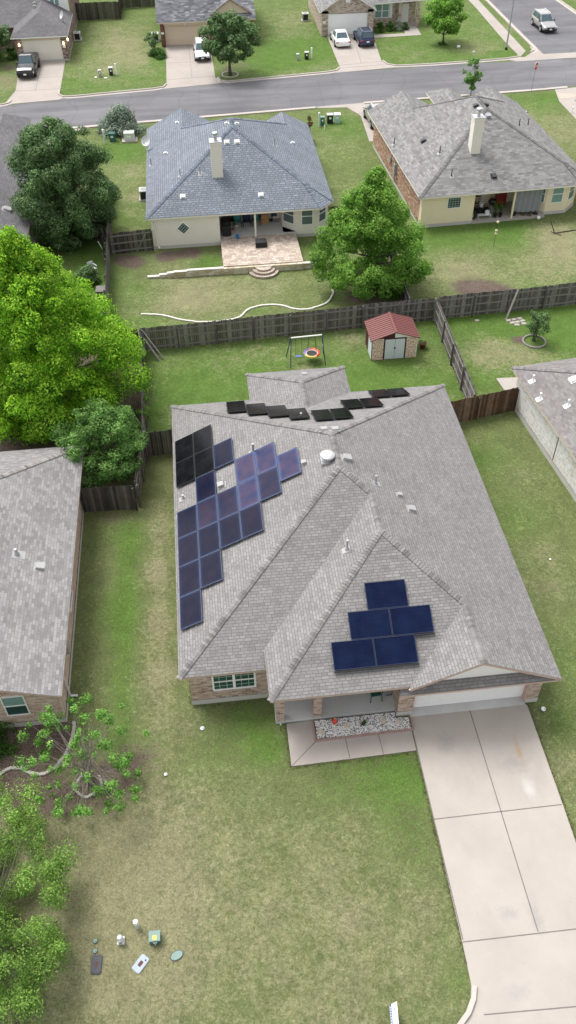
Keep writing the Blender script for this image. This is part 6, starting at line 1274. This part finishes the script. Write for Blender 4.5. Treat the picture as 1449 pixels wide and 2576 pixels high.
MB().tube([(cN[0]+.38*math.cos(t), cN[1]+.38*math.sin(t), cN[2]-.02) for t in np.linspace(0, 2*math.pi, 25)], .045, 8).build('inner_rim', M['beige'], SW, ORG); MB().lathe([(.36, -.05), (.36, -.03)], cN, 22).build('net', M['black'], SW, ORG)
for (x_, y_) in ((-1.3, 26.5), (-.7, 26.5), (-1.3, 27.1), (-.7, 27.1)): MB().tube([(-1.2 if x_ < -1 else -.8, 26.8, 1.92), (x_, y_, .68)], .010, 5).build('rope', M['black'], SW, ORG)
k = 0
for i, (dx, dy) in enumerate(((0, 0), (.42, .06), (.84, .12), (.18, -.34), (.56, -.3), (.96, -.2), (.42, -.64), (.95, -.55))):
    m = MB(); m.prism([(-.17, -.12), (.17, -.13), (.18, .11), (-.16, .13)], -.02, .05); single('paving_stone', m, M['beige_stone'] if 'beige_stone' in M else M['concrete'], 'pale rough paving stone in the small patch near the leaning board fence', 'paving stone', (13.35+dx, 29.85+dy, 0), random.uniform(-.3, .3), group='paving stones by the back fence', bevel=.015)
single('paving_stone', MB().prism([(-.15, -.1), (.14, -.12), (.16, .1), (-.12, .12)], -.02, .05), M['concrete'], 'single pale stone lying alone on the grass left of the paving stones', 'stone', (11.15, 30.1, 0))
# light grass squares left by something that lay on the lawn
# blue roofed house: terrace and patio things (floor at .5)
m = thing('fire_pit', 'square black covered fire pit on the paved terrace', 'fire pit', (-3.0, 42.0, .49)); MB().prism([(-.45, -.36), (.45, -.36), (.42, .36), (-.42, .36)], .0, .42).build('cover_side', M['blackcloth'], m, bevel=.04); MB().poly([(-.44, -.35, .425), (.44, -.35, .425), (0, 0, .52)]).poly([(.44, -.35, .425), (.41, .35, .425), (0, 0, .52)]).poly([(.41, .35, .425), (-.41, .35, .425), (0, 0, .52)]).poly([(-.41, .35, .425), (-.44, -.35, .425), (0, 0, .52)]).build('cover_top', M['blackcloth'], m)
m = thing('covered_grill', 'long black covered grill at the left end of the blue roofed patio', 'grill', (-5.55, 44.6, .5)); MB().prism([(-.36, -.75), (.0, -.85), (.34, -.7), (.34, .7), (-.36, .7)], 0, .85).build('cover_side', M['blackcloth'], m, bevel=.08); MB().prism([(-.25, -.6), (.0, -.68), (.24, -.55), (.24, .6), (-.25, .6)], .85, 1.08).build('cover_top', M['blackcloth'], m, bevel=.08)
M['tealcloth'] = plain('teal_sling', (.05, .25, .26), .7); M['bluecloth'] = plain('navy_cloth', (.02, .03, .10), .8)
def schair(label, x, y, cloth, group=None):
    o = thing('patio_chair', label, 'chair', (x, y, .5), random.uniform(-.08, .08), group); MB().box(-.27, .27, -.27, .25, .40, .44).build('seat', M[cloth], o); MB().frame((0, .25, .44), (1, 0, 0), (0, .22, .97), (0, 1, -.22), -.27, .27, 0, .62, 0, .03).build('backrest', M[cloth], o)
    for sx_ in (-1, 1):
        MB().tube([(sx_*.3, -.28, 0), (sx_*.3, -.28, .62), (sx_*.3, .3, .66)], .02, 6).build('leg', M['black'], o); MB().tube([(sx_*.3, .34, 0), (sx_*.29, .25, .44), (sx_*.29, .4, 1.06)], .02, 6).build('leg', M['black'], o)
    return o
schair('teal patio chair, left one of the two, under the blue roof', -4.6, 45.5, 'tealcloth'); schair('black patio chair with a navy cloth between two teal ones', -3.85, 45.45, 'bluecloth'); schair('teal patio chair nearest the patio post', -3.1, 45.5, 'tealcloth'); schair('black patio chair beside the covered grill', -5.1, 45.75, 'black')
M['cardboard'] = plain('cardboard', (.42, .25, .13), .9)
for (x_, y_, z_, l_) in ((-2.35, 45.7, .5, 'lower cardboard box of the right stack on the patio'), (-2.35, 45.72, .92, 'upper cardboard box of the right stack on the patio'), (-2.95, 46.0, .5, 'cardboard box just right of the patio post')):
    o = thing('cardboard_box', l_, 'box', (x_, y_, z_), .05); MB().box(-.3, .3, -.2, .2, 0, .38).build('carton', M['cardboard'], o); MB().box(-.31, .31, -.03, .03, .38, .39).build('tape', M['beige'], o)
o = thing('storage_rack', 'dark cluttered rack behind the cardboard boxes', 'rack', (-2.2, 46.1, .5)); MB().box(-.5, .5, -.12, .15, 0, .05).box(-.5, .5, -.12, .15, .8, .85).box(-.5, -.45, -.12, .15, 0, 1.3).box(.45, .5, -.12, .15, 0, 1.3).build('frame', M['black'], o)
for k in range(5): 
    mm = MB(); rock(mm, (-.36+.18*k, 0, .85), .12, 1.6); mm.build('bag', M[['black', 'white', 'rust', 'black', 'charcoal'][k]], o)
o = thing('door_mat', 'black and white checked mat at the patio door', 'mat', (-1.55, 45.85, .5)); MB().box(-.42, .42, -.25, .25, 0, .012).build('mat', M['white'], o); mm = MB(); [mm.box(-.42+.12*i, -.30+.12*i, -.25+.125*j, -.125+.125*j, .012, .016) for i in range(7) for j in range(4) if (i+j) % 2]; mm.build('checks', M['black'], o)
M['brightblue'] = plain('bright_blue_plastic', (.01, .18, .38), .4)
o = thing('toy_scooter', 'small blue toy with a tall handle at the edge of the paved terrace', 'toy', (-4.75, 43.55, .5)); MB().prism([(-.1, -.3), (.1, -.3), (.14, .1), (0, .2), (-.14, .1)], .05, .2).build('body', M['brightblue'], o, bevel=.03); MB().tube([(0, .1, .15), (0, .25, .85)], .018, 6).build('handle', M['steel'], o); MB().tube([(-.16, .25, .85), (.16, .25, .85)], .02, 6).build('grip', M['white'], o)
mm = MB(); rock(mm, (0, 0, 0), .16, .5); single('cushion', mm, M['redceramic'], 'small red cloth lying beside the covered grill', 'cloth', (-5.0, 44.9, .5))
def ac(label, loc, rz=0, s_=1.0, group=None):
    o = thing('air_conditioner', label, 'air conditioner', loc, rz, group); MB().box(-.48*s_, .48*s_, -.48*s_, .48*s_, 0, .1).build('pad', M['slab'], o)
    MB().box(-.37*s_, .37*s_, -.37*s_, .37*s_, .1, .78*s_).build('coil', M['black'], o); mm = MB()
    for sx_ in (-1, 1):
        for sy_ in (-1, 1): mm.box(sx_*.36*s_-.04, sx_*.36*s_+.04, sy_*.36*s_-.04, sy_*.36*s_+.04, .1, .78*s_)
    mm.build('corner_post', M['steel_light'], o); MB().box(-.41*s_, .41*s_, -.41*s_, .41*s_, .78*s_, .86*s_).build('top', M['steel_light'], o, bevel=.03)
    g = MB(); [g.tube([(r*math.cos(t), r*math.sin(t), .865*s_) for t in np.linspace(0, 2*math.pi, 19)], .012, 5) for r in (.12, .22, .32)]; g.lathe([(.33*s_, .86*s_), (.33*s_, .863*s_)], (0, 0, 0), 20); g.build('fan_grille', M['steel'], o); return o
ac('air conditioner on its pad left of the blue roofed house', (-12.2, 52.6, 0)); ac('air conditioner beside the top left brick garage', (-20.75, 98.0, 0)); ac('air conditioner left of the far white garage door house', (8.1, 101.6, 0)); ac('air conditioner left of the red brick corner with the small tree', (-11.15, 96.2, 0))
# street side utility groups
def ubox(name, label, x, y, w, d, h, mat, top, post=False):
    o = thing(name, label, 'utility box', (x, y, 0), random.uniform(-.1, .1)); MB().box(-w/2, w/2, -d/2, d/2, 0, h).build('body', M[mat], o, bevel=.03); MB().box(-w/2-.02, w/2+.02, -d/2-.02, d/2+.02, h, h+.08).build('lid', M[top], o, bevel=.03); MB().box(-w*.2, w*.2, -d/2-.01, -d/2, h*.55, h*.8).build('tag', M['white'], o); return o
def marker(label, x, y, h=1.1, mat='white', r=.08):
    o = thing('marker_post', label, 'post', (x, y, 0)); MB().lathe([(r, 0), (r, h)], (0, 0, 0), 12).build('tube', M[mat], o); MB().lathe([(r*1.15, h-.12), (r*1.2, h+.04), (r*.6, h+.08)], (0, 0, 0), 12).build('cap', M['white'], o)
M['mint'] = plain('mint_green_box', (.38, .62, .50), .5)
marker('pale marker post left of the green box behind the blue roofed house', 5.0, 66.4, 1.3, 'palegreen'); ubox('utility_box', 'slim green box beside the pale marker post behind the blue roof', 5.38, 66.75, .4, .4, .75, 'greenbox', 'jade')
ubox('utility_box', 'black box, left of the mint box on the lawn between the two rear houses', 6.2, 67.2, .55, .5, .8, 'black', 'steel_light'); ubox('utility_box', 'mint green box with white lid on the lawn between the two rear houses', 6.95, 67.3, .6, .6, .75, 'mint', 'white'); marker('tiny white stub on the lawn below the slim green box', 5.45, 65.6, .35, 'white', .05)
ubox('utility_cabinet', 'grey cabinet on a white pad below the silvery bush', -13.75, 65.6, .95, .8, .75, 'steel_light', 'steel_light'); struct('concrete_pad', MB().box(-14.5, -13.0, 65.0, 66.1, -.05, .12), M['concrete'])
marker('pale post at the left of the green bin under the silvery bush', -16.15, 65.1, 1.3, 'palegreen'); ubox('utility_box', 'dark green box between the pale post and grey cabinet', -15.4, 65.7, .55, .5, .7, 'greenbox', 'greenbox')
ubox('utility_box', 'black utility box with white lid on the lawn between far driveways', -16.2, 84.6, .42, .4, .75, 'black', 'white'); marker('white marker post right of the black utility box between far driveways', -15.6, 84.5, 1.15); ubox('utility_pedestal', 'grey pedestal left of the black utility box between far driveways', -17.4, 84.2, .3, .3, .65, 'steel', 'steel_light')
ubox('utility_box', 'black utility box left of the white sedan driveway', 6.35, 86.7, .42, .4, .7, 'black', 'steel_light'); marker('white marker post nearest the white sedan driveway', 6.95, 86.8, 1.1); ubox('utility_pedestal', 'grey pedestal leftmost in the group near the white sedan driveway', 5.3, 86.5, .3, .3, .6, 'steel', 'steel_light')
marker('short white tube on the corner lawn by the stop sign', 31.0, 66.3, .55, 'white', .07)
disc('small grey lid on the lawn between the far driveways', (-16.8, 83.6, 0), .2, 'steel_light'); disc('white round lid left of the grey pedestal between far driveways', (-17.9, 84.0, 0), .15, 'white')
for i, (px_, py_) in enumerate(((648, 146), (664, 171))): pass
# grey house patio (its own frame, floor at .16)
def gl_(x, y, z=.16): v = Matrix.Rotation(tg, 3, 'Z') @ Vector((x, y, 0)); return (9.88+v.x, 43.77+v.y, z)
M['curtain'] = plain('grey_curtain', (.24, .25, .27), .9, var=.1, scale=3, bump=.3)
cu = MB(); n = 24
for k in range(n):
    xa, xb = 8.35+2.2*k/n, 8.35+2.2*(k+1)/n; ya, yb_ = .55+.05*math.sin(k*1.3), .55+.05*math.sin((k+1)*1.3); zb_ = .62-.12*math.sin(k/n*math.pi)
    cu.poly([(xa, ya, zb_), (xb, yb_, zb_), (xb, yb_, 2.5), (xa, ya, 2.5)]); cu.poly([(xb, yb_+.02, zb_), (xa, ya+.02, zb_), (xa, ya+.02, 2.5), (xb, yb_+.02, 2.5)])
single('patio_curtain', cu, M['curtain'], 'plain grey curtain hanging from the yellow house patio beam', 'curtain', (9.88, 43.77, 0), tg)
for x_, l_ in ((6.85, 'left potted palm at the edge of the cluttered patio'), (7.3, 'right potted palm nearest the yellow patio post')):
    o = thing('potted_palm', l_, 'potted plant', gl_(x_, .75), 0); MB().lathe([(.12, 0), (.16, .3), (.17, .32), (.14, .3), (.02, .29)], (0, 0, 0), 14).build('pot', M['black'], o)
    fr2 = MB()
    for k in range(11):
        a = k*.571*2; e = Vector((math.cos(a)*.42, math.sin(a)*.42, 1.0+.2*math.sin(k*2))); p0 = Vector((0, 0, .3)); mid = Vector((math.cos(a)*.18, math.sin(a)*.18, .95)); sd = Vector((-math.sin(a), math.cos(a), 0))*.045
        for u, v in ((p0, mid), (mid, e)): fr2.poly([u-sd*.6, u+sd*.6, v+sd, v-sd])
    fr2.build('fronds', M['leaf_round'], o)
o = thing('plant_pot', 'empty black pot right of the yellow patio post', 'plant pot', gl_(8.5, .8)); MB().lathe([(.14, 0), (.19, .34), (.21, .36), (.17, .34), (.02, .12)], (0, 0, 0), 16).build('pot', M['black'], o)
o = thing('spare_wheel', 'dark tyre with a silver rim leaning at the left of the cluttered patio', 'wheel', gl_(4.98, .85, .46), .5); MB().lathe([(.2, -.1), (.32, -.1), (.34, 0), (.32, .1), (.2, .1)], (0, 0, 0), 20, axis='x').build('tyre', M['rubber'], o); MB().lathe([(.19, -.11), (.19, .11)], (0, 0, 0), 16, axis='x').build('rim', M['metal'], o)
o = thing('work_bench', 'low white wire bench at the front of the cluttered patio', 'bench', gl_(5.9, .75)); MB().box(-.55, .55, -.18, .18, .30, .33).build('top', M['steel_light'], o); [MB().tube([(sx_*.5, sy_*.15, 0), (sx_*.5, sy_*.15, .3)], .015, 6).build('leg', M['white'], o) for sx_ in (-1, 1) for sy_ in (-1, 1)]
def bucket(label, x, y, z, m_, r=.17, h=.3): o = thing('bucket', label, 'bucket', gl_(x, y, z)); MB().lathe([(r*.8, 0), (r, h), (r*.9, h), (r*.75, .05)], (0, 0, 0), 14).build('tub', M[m_], o); MB().tube([(r*math.cos(t), 0, h+r*.6*math.sin(t)) for t in np.linspace(0, math.pi, 9)], .008, 5).build('handle', M['black'], o)
bucket('white bucket standing on the low wire bench', 6.15, .8, .49, 'white', .2, .25); bucket('black bucket with white band in the middle of the clutter', 5.9, 1.7, .75, 'steel_light', .2, .3); bucket('grey tub at the back left of the clutter', 5.0, 1.9, .7, 'steel', .25, .2)
o = thing('kettle_grill', 'black kettle grill among the patio clutter', 'grill', gl_(6.9, 1.9)); MB().lathe([(.02, .55), (.2, .6), (.33, .78), (.34, .85), (.28, 1.0), (.1, 1.1), (.02, 1.11)], (0, 0, 0), 20).build('bowl', M['black'], o); [MB().tube([(0, 0, .65), (.3*math.cos(a), .3*math.sin(a), 0)], .015, 6).build('leg', M['metal'], o) for a in (0.3, 2.4, 4.5)]
o = thing('metal_shelf', 'dark metal shelf crammed with black and white odds and ends on the patio', 'shelf', gl_(5.4, 2.4)); MB().box(-.6, .6, -.22, .22, .05, .08).box(-.6, .6, -.22, .22, .6, .63).box(-.6, .6, -.22, .22, 1.2, 1.23).build('shelf_board', M['black'], o)
for sx_ in (-1, 1):
    for sy_ in (-1, 1): MB().box(sx_*.58-.02, sx_*.58+.02, sy_*.2-.02, sy_*.2+.02, 0, 1.5).build('upright', M['steel'], o)
for k in range(9): mm = MB(); rock(mm, (-.48+.12*(k % 9), random.uniform(-.08, .08), .63 if k % 2 else 1.23), random.uniform(.09, .14), random.uniform(.8, 1.8)); mm.build('junk', M[random.choice(['black', 'white', 'steel', 'charcoal', 'beige', 'black'])], o)
for k, l_ in enumerate(('left black garbage bag on the floor of the cluttered patio', 'middle black garbage bag heaped before the metal shelf', 'right black garbage bag beside the kettle grill')): mm = MB(); rock(mm, (0, 0, 0), .33, 1.3); single('garbage_bag', mm, M['blackcloth'], l_, 'bag', gl_(5.15+.62*k, 1.45+.1*k), bevel=.03)
mm = MB(); [mm.bar((x_, 0, 0), (x_+.12, .25, 1.9), .04) for x_ in (0, .1, .2)]; [mm.bar((-.05, .1*z_, .5*z_+.2), (.75, .1*z_, .5*z_+.35), .03) for z_ in (1, 2)]; single('folded_frame', mm, M['white'], 'white tubular frame leaning at the back of the patio', 'frame', gl_(6.2, 2.6))
M['darkred'] = plain('dark_red_chest', (.22, .01, .015), .4)
o = thing('tool_chest', 'dark red tool chest behind the yellow patio post', 'chest', gl_(7.85, 2.5)); MB().box(-.4, .4, -.25, .25, .1, 1.25).build('body', M['darkred'], o, bevel=.02); mm = MB(); [mm.box(-.36, .36, -.27, -.25, .2+.25*k, .4+.25*k) for k in range(4)]; mm.build('drawer', M['darkred'], o)
o = thing('lantern_stand', 'dark garden stand with a teal lantern by the left bay window', 'stand', gl_(10.35, .75)); MB().tube([(0, 0, 0), (0, 0, 1.5), (.25, 0, 1.6)], .025, 6).build('pole', M['black'], o); MB().lathe([(.1, .75), (.12, .8), (.12, 1.1), (.05, 1.2)], (-.12, 0, 0), 12).build('lantern', M['jade'], o); MB().lathe([(.25, 0), (.2, .06)], (0, 0, 0), 14).build('foot', M['black'], o)
mm = MB(); [rock(mm, (-.6+.3*k, random.uniform(-.2, .2), 0), .2, .35) for k in range(5)]
for k, (x_, y_) in enumerate(((9.3, .75), (9.75, .6), (9.95, .9))): mm = MB(); rock(mm, (0, 0, 0), .26, .35); single('driftwood', mm, M['bark'], ('dark driftwood piece, left, at the foot of the grey curtain', 'dark driftwood piece, middle, at the foot of the grey curtain', 'dark driftwood piece, right, below the left bay window')[k], 'driftwood', gl_(x_, y_), 0)
o = single('white_ball', MB().lathe([(.02, 0), (.1, .03), (.15, .12), (.15, .18), (.1, .27), (.02, .3)], (0, 0, 0), 14), M['white'], 'white ball at the patio edge below the bay window', 'ball', gl_(10.4, .05, 0))
o = thing('garden_pole', 'thin garden pole with pale hanging ornaments behind the yellow house', 'ornament', (15.3, 40.3, 0)); MB().tube([(0, 0, 0), (.02, 0, 2.1)], .014, 6).build('rod', M['black'], o); [MB().lathe([(.02, 0), (.1, .05), (.11, .14), (.05, .2)], (.02, 0, z_), 10).build('ornament', M['beige'], o) for z_ in (1.0, 1.25, 1.95)]
HM = thing('hammock_stand', 'black steel hammock stand on the back lawn at the right edge', 'hammock stand', (21.3, 41.8, 0), .12); [MB().tube(q, .035, 8).build('tube_leg', M['black'], HM) for q in ([(-.5, 0, .05), (2.6, .1, .05)], [(-.55, 0, .05), (-1.0, .2, 1.05)], [(-.7, .35, .03), (-.2, -.45, .03)], [(2.6, .1, .05), (3.2, .2, 1.05)])]
# left back yard things along the fence
pchair('white plastic armchair on the shaded grass left of the long fence', (-16.05, 40.3, 0), .6, 'chairwhite')
o = thing('wooden_crate', 'weathered wooden crate against the fence below the white chair', 'crate', (-15.15, 36.6, 0)); mm = MB(); [mm.box(-.42, .42, -.42+.17*k, -.27+.17*k, .75, .79) for k in range(5)]; mm.build('lid', M['rail'], o); MB().box(-.4, .4, -.4, .4, 0, .74).build('body', M['fence'], o); MB().box(.38, .42, -.44, .44, .3, .8).build('side_board', M['rust'], o)
M['teal2'] = plain('pale_teal_slide', (.35, .62, .58), .5)
o = thing('play_slide', 'pale teal slide with a yellow end along the side fence', 'slide', (-15.35, 48.5, 0)); MB().box(-.18, .18, -1.2, 1.4, 1.2, 1.3).build('chute', M['teal2'], o); MB().box(-.18, .18, -1.65, -1.2, 1.15, 1.28).build('end_piece', M['yellowtag'], o); [MB().box(-.15, -.1, y_, y_+.05, 0, 1.2).build('leg', M['fence'], o) for y_ in (-1.1, 1.2)]
single('white_tarp', MB().prism([(-.7, -.5), (.6, -.6), (.7, .5), (-.5, .6)], .9, 1.0), M['steel_light'], 'pale tarp spread beside the teal slide under the dark tree', 'tarp', (-16.3, 48.8, 0)); single('blue_tarp', MB().prism([(-.5, -.4), (.6, -.3), (.5, .5), (-.5, .4)], 1.1, 1.3), M['signblue'], 'blue folded tarp at the far end of the teal slide', 'tarp', (-15.5, 50.5, 0))
for k in range(7):
    mm = MB(); yy = 41.8+.55*k; mm.bar((0, 0, .1), (random.uniform(-.4, .0), random.uniform(-.3, .3), random.uniform(.8, 1.6)), .08, .05); single('scrap_board', mm, M[['rail', 'bark', 'white', 'fence', 'bark', 'rail', 'steel'][k]], 'scrap board in the dark clutter leaning along the side fence', 'board', (-15.2, yy, 0), group='scrap boards along the side fence')
o = thing('black_bird', 'black bird perched at the top of the dark green oak', 'bird', tuple(G(115, 318, 8.9)), .8); MB().lathe([(.01, -.28), (.06, -.18), (.10, 0), (.09, .12), (.05, .2), (.065, .27), (.04, .33), (.01, .38)], (0, 0, 0), 12, axis='y').build('body', M['black'], o, smooth=True)
# mailbox sized bits: ornaments on the far lawns
mm = MB(); rock(mm, (0, 0, 0), .25, .6); single('landscape_rock', mm, M['white'], 'white rock on the corner lawn left of the street lamp', 'rock', (24.9, 88.3, 0)); mm = MB(); rock(mm, (0, 0, 0), .25, .4); single('landscape_rock', mm, M['steel'], 'grey rock on the corner lawn left of the lamp base', 'rock', (26.2, 86.2, 0))
o = thing('fallen_sign', 'dark fallen board with a pale strip on the corner lawn', 'board', (26.1, 67.3, 0), -.5); MB().box(-.6, .6, -.12, .12, .02, .10).build('board', M['black'], o); MB().box(-.4, .5, -.05, .05, .10, .13).build('strip', M['white'], o)

# ------------------------------------------------------------------ grass tufts of the near lawns
M['blade'] = leafmat('grass_blades', (.085, .115, .035), (.17, .19, .08), (.33, .30, .17), .3)
def blocked(x, y):
    return (-10.0 < x < 5.8 and -.2 < y < 20) or (-.45 < x < 5.15 and y < .3) or (-5.85 < x < -.2 and -2.3 < y < 0) or (x < -15.2 and y > 1.0 and y < 17) or (x > 10.8 and y < 20) or y < -13.2
pts_ = []
for k in range(26000):
    x, y = rng.uniform(-18, 10.6), rng.uniform(-13.2, 19)
    if not blocked(x, y): pts_.append((x, y, rng.uniform(.02, .05)))
def edge(a, b, n, w=.05, off=0.0):
    d, L = unit(a, b); sd = Vector((-d.y, d.x, 0))
    for k in range(int(L*n)):
        q = V3(a)+d*rng.uniform(0, L)+sd*(off+abs(rng.normal(0, w))); pts_.append((q.x, q.y, rng.uniform(.04, .09)))
edge((-.34, -10.5, 0), (-.34, -2.1, 0), 45, .05, .0); edge((5.07, -.4, 0), (5.07, -13, 0), 45, .05, .0); edge((-.4, -2.1, 0), (-5.75, -2.2, 0), 45, .05, .0); edge((-5.73, -2.2, 0), (-5.73, -.1, 0), 40, .05, .0)
edge((-9.8, 19, 0), (-9.8, 1.3, 0), 30, .06, -.1); edge((-9.8, 1.25, 0), (-6.1, 1.25, 0), 30, .05, -.1); edge((5.6, -.3, 0), (5.6, 19, 0), 20, .06, -.12)
P_ = np.array(pts_); n = len(P_)*3; base = np.repeat(P_, 3, axis=0); ang = rng.uniform(0, 2*np.pi, n); ln = base[:, 2]*rng.uniform(.7, 1.3, n); ti = rng.uniform(.2, .9, n)
b0 = np.stack([base[:, 0]+rng.normal(0, .02, n), base[:, 1]+rng.normal(0, .02, n), np.zeros(n)], 1); dx = np.stack([np.cos(ang), np.sin(ang), np.zeros(n)], 1); sd = np.stack([-np.sin(ang), np.cos(ang), np.zeros(n)], 1)*.009
tip = b0+dx*(ln*ti)[:, None]+np.array([0, 0, 1])*ln[:, None]; v = np.stack([b0-sd, b0+sd, tip], 1).reshape(-1, 3)
me = bpy.data.meshes.new('grass_tufts'); me.vertices.add(3*n); me.vertices.foreach_set('co', v.ravel()); me.loops.add(3*n); me.loops.foreach_set('vertex_index', np.arange(3*n)); me.polygons.add(n)
me.polygons.foreach_set('loop_start', np.arange(0, 3*n, 3)); me.polygons.foreach_set('loop_total', np.full(n, 3)); me.update(calc_edges=True)
uv = me.uv_layers.new(name='UVMap'); uv.data.foreach_set('uv', np.repeat(np.stack([rng.uniform(0, 1, n), rng.uniform(0, 1, n)], 1), 3, axis=0).ravel()); me.materials.append(M['blade'])
gt = bpy.data.objects.new('grass_tufts', me); COL.objects.link(gt); tag(gt, 'short green and straw coloured grass tufts of the near lawn', 'grass', kind='stuff')

# ------------------------------------------------------------------ light and view
w = bpy.data.worlds.new('World'); SC.world = w; w.use_nodes = True; nt = w.node_tree; bg = nt.nodes['Background']
sky = nt.nodes.new('ShaderNodeTexSky'); sky.sky_type = 'NISHITA'; sky.sun_disc = False; sky.sun_elevation = math.radians(61); sky.sun_rotation = math.radians(322); sky.altitude = 200; sky.air_density = 1.0; sky.dust_density = 4.0; sky.ozone_density = 1.0
hs = nt.nodes.new('ShaderNodeHueSaturation'); hs.inputs['Saturation'].default_value = .16; nt.links.new(sky.outputs[0], hs.inputs['Color']); nt.links.new(hs.outputs[0], bg.inputs[0]); bg.inputs[1].default_value = .15
sl = bpy.data.lights.new('sun', 'SUN'); sl.energy = 1.15; sl.angle = math.radians(24); sl.color = (1, .97, .93); so_ = bpy.data.objects.new('sun', sl); COL.objects.link(so_)
el, az = math.radians(61), math.radians(322)       # azimuth measured clockwise from +Y
dr = Vector((math.sin(az)*math.cos(el), math.cos(az)*math.cos(el), math.sin(el))); so_.rotation_euler = dr.to_track_quat('Z', 'Y').to_euler(); so_.location = (0, 0, 60)
SC.view_settings.view_transform = 'Standard'; SC.view_settings.look = 'None'; SC.view_settings.gamma = 1.0; SC.view_settings.use_curve_mapping = False; SC.view_settings.exposure = .97
SC.render.engine = 'CYCLES'
